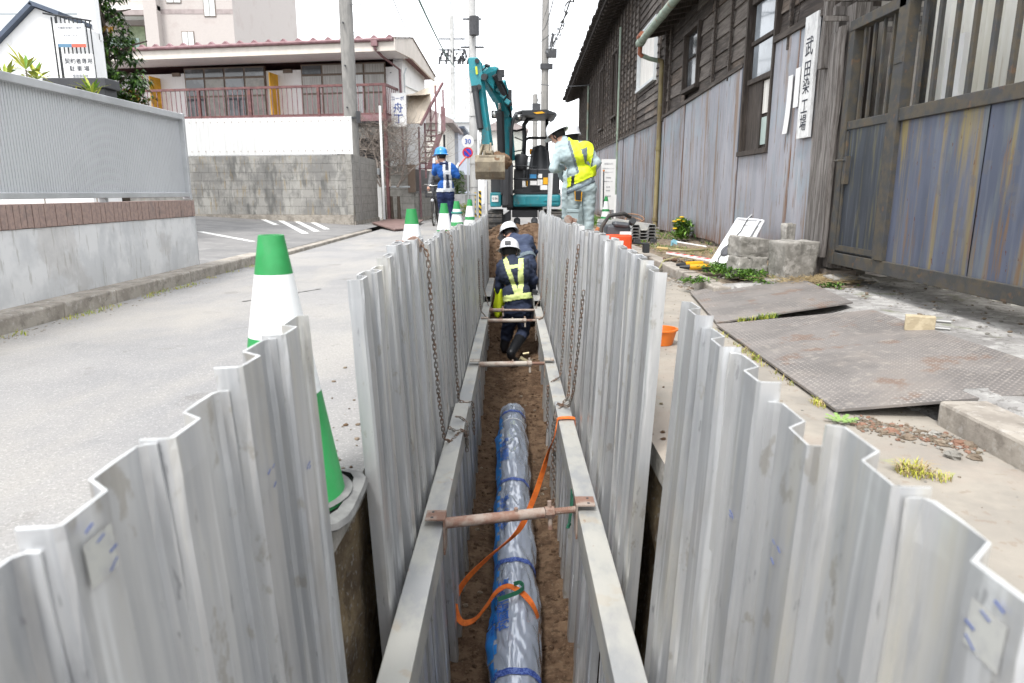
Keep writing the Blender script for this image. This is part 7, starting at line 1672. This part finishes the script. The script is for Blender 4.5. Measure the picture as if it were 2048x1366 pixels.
# canopy
P('canopy_roof', black_p, lambda b: (b.prism([E_(1024, 236, 14.0), E_(1030, 224, 14.0), E_(1044, 220, 14.0), E_(1094, 219, 14.0), E_(1112, 225, 14.0), E_(1114, 231, 14.0), E_(1094, 229, 14.0), E_(1044, 230, 14.0), E_(1036, 234, 14.0)], (0, 1.25, 0))), t, bevel=.012)
P('roof_lip', black_p, lambda b: (b.bar(E_(1112, 229, 14.0), E_(1100, 248, 13.9), .05, .035, (0, 1, 0)), b.bar(E_(1044, 226, 13.98), E_(1094, 224, 13.98), .04, .09)), t)
P('canopy_post', black_p, lambda b: b.tube([E_(1021, 334, 13.6), E_(1022, 290, 13.6), E_(1023, 258, 13.6), E_(1026, 240, 13.7), E_(1034, 228, 14.0), E_(1046, 224, 14.0)], .032, 8), t, smooth=True)
P('canopy_post', black_p, lambda b: b.tube([E_(1047, 322, 14.6), E_(1049, 280, 14.6), E_(1048, 250, 14.6), E_(1056, 238, 14.6), E_(1070, 232, 14.6)], .045, 8), t, smooth=True)
P('canopy_post', black_p, lambda b: b.tube([E_(1094, 330, 15.0), E_(1094, 280, 15.0), E_(1094, 232, 15.0)], .035, 8), t, smooth=True)
P('cross_bar', black_p, lambda b: (b.tube([E_(1049, 280, 14.6), E_(1058, 276, 14.7), E_(1095, 276, 15)], .028, 8), b.tube([E_(1018, 260, 14), E_(1034, 262, 14.3), E_(1047, 258, 14.6)], .022, 8), b.tube([E_(1030, 275, 14.2), E_(1045, 281, 14.6)], .012, 6), b.tube([E_(1028, 303, 14.2), E_(1046, 300, 14.6)], .012, 6)), t, smooth=True)
gls = bpy.data.materials.new('clear_screen'); gls.use_nodes = True; n_, l_ = gls.node_tree.nodes, gls.node_tree.links; m_s = n_.new('ShaderNodeMixShader'); m_s.inputs[0].default_value = .22; tr_ = n_.new('ShaderNodeBsdfTransparent'); tr_.inputs[0].default_value = (.9, .95, .93, 1)
n_['Principled BSDF'].inputs['Roughness'].default_value = .1; l_.new(tr_.outputs[0], m_s.inputs[1]); l_.new(n_['Principled BSDF'].outputs[0], m_s.inputs[2]); l_.new(m_s.outputs[0], n_['Material Output'].inputs[0])
P('side_screen', gls, lambda b: b.add([E_(1019, 328, 14.0), E_(1046, 322, 14.6), E_(1047, 264, 14.6), E_(1020, 262, 14.0)], [(0, 1, 2, 3)]), t)
P('roof_label', yel, lambda b: b.prism([E_(1066, 225, 13.9), E_(1084, 223, 13.9), E_(1090, 226, 13.9), E_(1074, 228, 13.9)], (0, .02, 0)), t)
for x, y, Y, s in ((1038, 235, 13.85, .062), (991, 229, 13.55, .075)):
    c = E_(x, y, Y); o = P('work_lamp', black_p, lambda b: b.cbox(c, (s * 2.1, .10, s * 1.9)), t, bevel=.02); P('lens', chrome, lambda b: b.lathe([(0, .02), (s * .72, .008), (s * .75, 0)], n=14, M=Matrix.Translation(c + V3(0, -.052, 0)) @ Matrix.Rotation(R(90), 4, 'X')), o, smooth=True)
# swing post and boom
def plateshape(name, m, pts, Ys, thick, par=t, bev=.012):
    """a flat box-section member: outline given by picture points with their own distances, given thickness along x-y normal"""
    b = MB(); V = [E_(x, y, Y) for x, y, Y in pts]; n_ = (V[1] - V[0]).cross(V[2] - V[0]).normalized()
    b.prism([v - n_ * thick / 2 for v in V], n_ * thick); return b.build(name, m, par, bevel=bev)
P('swing_post', dark_p, lambda b: (b.box((-.22, 13.45, .75), (.02, 13.9, 1.35)), b.tube([(-.1, 13.5, .55), (-.1, 13.5, 1.4)], .09, 12)), t, bevel=.02)
def beam(name, m, P0, P1, w0, h0, w1, h1, up, par=t, bev=.015):
    P0, P1 = Vector(P0), Vector(P1); d = (P1 - P0).normalized(); up = Vector(up); x = d.cross(up).normalized(); u = x.cross(d); b = MB(); vs = []
    for p, w__, h__ in ((P0, w0, h0), (P1, w1, h1)): vs += [p - x * w__ / 2 - u * h__ / 2, p + x * w__ / 2 - u * h__ / 2, p + x * w__ / 2 + u * h__ / 2, p - x * w__ / 2 + u * h__ / 2]
    b.add(vs, [(3, 2, 1, 0), (4, 5, 6, 7), (0, 1, 5, 4), (1, 2, 6, 5), (2, 3, 7, 6), (3, 0, 4, 7)]); return b.build(name, m, par, bevel=bev)
F_ = V3(-.40, -.92, 0)
beam('boom_lower', teal, E_(1019, 322, 13.9), E_(1010, 215, 13.75), .17, .22, .17, .26, F_)
beam('boom_mid', teal, E_(1013, 228, 13.76), E_(996, 170, 13.45), .19, .30, .19, .38, F_)
beam('boom_upper', teal, E_(1002, 192, 13.5), E_(966, 140, 13.0), .18, .34, .15, .24, V3(.3, 0, 1))
plateshape('boom_knee', teal, [(966, 152, 12.95), (970, 142, 12.95), (978, 136, 12.95), (990, 134, 13.0), (998, 137, 13.0), (994, 143, 13.0), (990, 160, 13.05), (988, 182, 13.1), (978, 168, 13.0)], 0, .20)
beam('boom_foot_cylinder', black_p, E_(1003, 312, 13.55), E_(1000, 222, 13.45), .13, .13, .13, .13, F_, bev=.03)
P('cylinder_rod', chrome, lambda b: b.tube([E_(1000, 224, 13.45), E_(998, 196, 13.4)], .03, 8), t, smooth=True)
P('boom_hoses', black_p, lambda b: [b.tube([E_(976 + i * 3, 140 - i * 2, 12.95), E_(990 + i * 4, 158, 13.1), E_(1004 + i * 3, 182, 13.3), E_(1012 + i * 2, 204, 13.5), E_(1017 + i * 2, 235, 13.75)], .014, 6) for i in range(4)], t, smooth=True)
P('boom_cylinder', black_p, lambda b: (b.tube([E_(988, 150, 12.9), E_(1017, 207, 13.3)], .045, 10), b.tube([E_(1017, 200, 13.4), E_(1019, 212, 13.4)], .06, 10)), t, smooth=40)
P('boom_brackets', teal, lambda b: [b.cbox(E_(988 + i * 9, 168 + i * 12, 13.2), (.10, .12, .08), (0, .6, 0)) for i in range(4)], t, bevel=.01)
b = MB(); b.cbox(E_(1001, 147, 13.0), (.14, .12, .12)); b.cbox(E_(999, 158, 13.0), (.10, .12, .10)); b.tube([E_(950, 128, 12.9), E_(965, 140, 12.9), E_(975, 132, 12.95), E_(985, 140, 13)], .018, 6); b.tube([E_(970, 130, 12.9), E_(980, 133, 12.9)], .03, 8); b.cbox(E_(1020, 192, 13.4), (.07, .07, .22)); b.build_islands('boom_fitting', black_p, t, bevel=.008)
# arm
beam('arm', teal, E_(951, 126, 12.9), E_(976, 292, 12.75), .19, .19, .16, .13, F_)
plateshape('arm_head', teal, [(937, 117, 12.85), (955, 116, 12.85), (962, 124, 12.85), (966, 150, 12.85), (958, 182, 12.85), (944, 178, 12.85), (939, 150, 12.85)], 0, .19)
P('arm_pin', dark_p, lambda b: (b.tube([E_(968, 154, 12.7), E_(972, 154, 13.0)], .055, 12), b.tube([E_(958, 174, 12.65), E_(958, 174, 12.95)], .045, 12), b.tube([E_(954, 122, 12.7), E_(954, 122, 13.0)], .04, 12)), t, smooth=40)
P('arm_label', mat('lime_label', (.55, .62, .05)), lambda b: b.cbox(E_(953, 141, 12.72), (.035, .01, .13), (0, -.1, 0)), t)
P('arm_cylinder', black_p, lambda b: (b.tube([E_(950, 178, 12.7), E_(961, 258, 12.55)], .058, 12), b.tube([E_(950, 172, 12.7), E_(951, 184, 12.7)], .07, 12)), t, smooth=40)
P('cylinder_rod', chrome, lambda b: b.tube([E_(961, 256, 12.55), E_(962, 308, 12.45)], .027, 8), t, smooth=True)
P('bucket_link', steel_b, lambda b: (b.bar(E_(960, 312, 12.4), E_(966, 290, 12.5), .03, .07), b.bar(E_(982, 316, 12.4), E_(981, 288, 12.6), .03, .08), b.bar(E_(973, 292, 12.7), E_(972, 320, 12.5), .11, .10), b.tube([E_(958, 314, 12.35), E_(990, 314, 12.35)], .038, 10), b.tube([E_(966, 306, 12.4), E_(986, 306, 12.4)], .03, 10)), t, bevel=.006)
# bucket: curved shell seen on its outer face
b = MB(); c = E_(983, 332, 12.5); wb = .52; x0 = c.x - wb / 2 - .02
sec = []
for i in range(13):
    a = R(-170 + i * 17); sec.append((c.y + .02 + .27 * math.cos(a) * -1 * -1, c.z + .04 + .21 * math.sin(a)))
sec = [(-.02, .17), (-.16, .17), (-.21, .06), (-.20, -.10), (-.13, -.195), (.0, -.225), (.14, -.20), (.27, -.15)]
outer = [(c.y + a, c.z + z) for a, z in sec]
b.strip([(x0, y, z) for y, z in outer], [(x0 + wb, y, z) for y, z in outer]); o = b.build('bucket_shell', steel_b, t, solid=.02)
b = MB()
for x in (x0, x0 + wb - .018): b.prism([(x, y, z) for y, z in outer] + [(x, c.y + .22, c.z + .12)], (.018, 0, 0))
b.build('bucket_side', steel_b, t)
b = MB()
for i in range(4): x = x0 + .02 + i * .15; b.prism([(x, c.y + .24, c.z - .165), (x, c.y + .37, c.z - .12), (x, c.y + .24, c.z - .13)], (.05, 0, 0))
b.build('bucket_teeth', steel_b, t)
for q in (.0, .24, wb - .03): P('bucket_rib', steel_b, lambda b: [b.prism([(x0 + q, y - .012, z - .004) for y, z in outer[:7]] + [(x0 + q, y + .01, z + .01) for y, z in outer[:7]][::-1], (.03, 0, 0)) ], t)
P('bucket_ears', steel_b, lambda b: (b.box((c.x - .14, c.y - .17, c.z + .10), (c.x - .10, c.y + .05, c.z + .26)), b.box((c.x + .0, c.y - .17, c.z + .10), (c.x + .04, c.y + .05, c.z + .26)), b.tube([(x0, c.y - .14, c.z + .15), (x0 + wb, c.y - .14, c.z + .15)], .035, 8)), t, bevel=.01)
b = MB(); b.grid(lambda u, v: (lambda a, e: (x0 + wb * .74 + (.25 + .03 * fbm(a, e, 3, 1.5)) * math.cos(a) * math.cos(e) * (1 + .12 * fbm(math.cos(a) * 2, math.sin(a) * 2, e * 2, 1.3)), c.y + .03 + .24 * math.sin(a) * math.cos(e), c.z + .07 + .16 * math.sin(e) * (1 + .3 * fbm(math.cos(a) * 2, math.sin(a) * 2, e * 2, 1.9))))(u * 6.2832, -.8 + v * 2.37), 40, 20)
bsoil = mat('bucket_soil', (.19, .115, .065), (.12, .072, .042), rough=.97, scale=9, bump=1, bs=30)
tag(b.build('bucket_soil', bsoil, smooth=True), 'clod of brown soil heaped in the excavator bucket', 'soil')
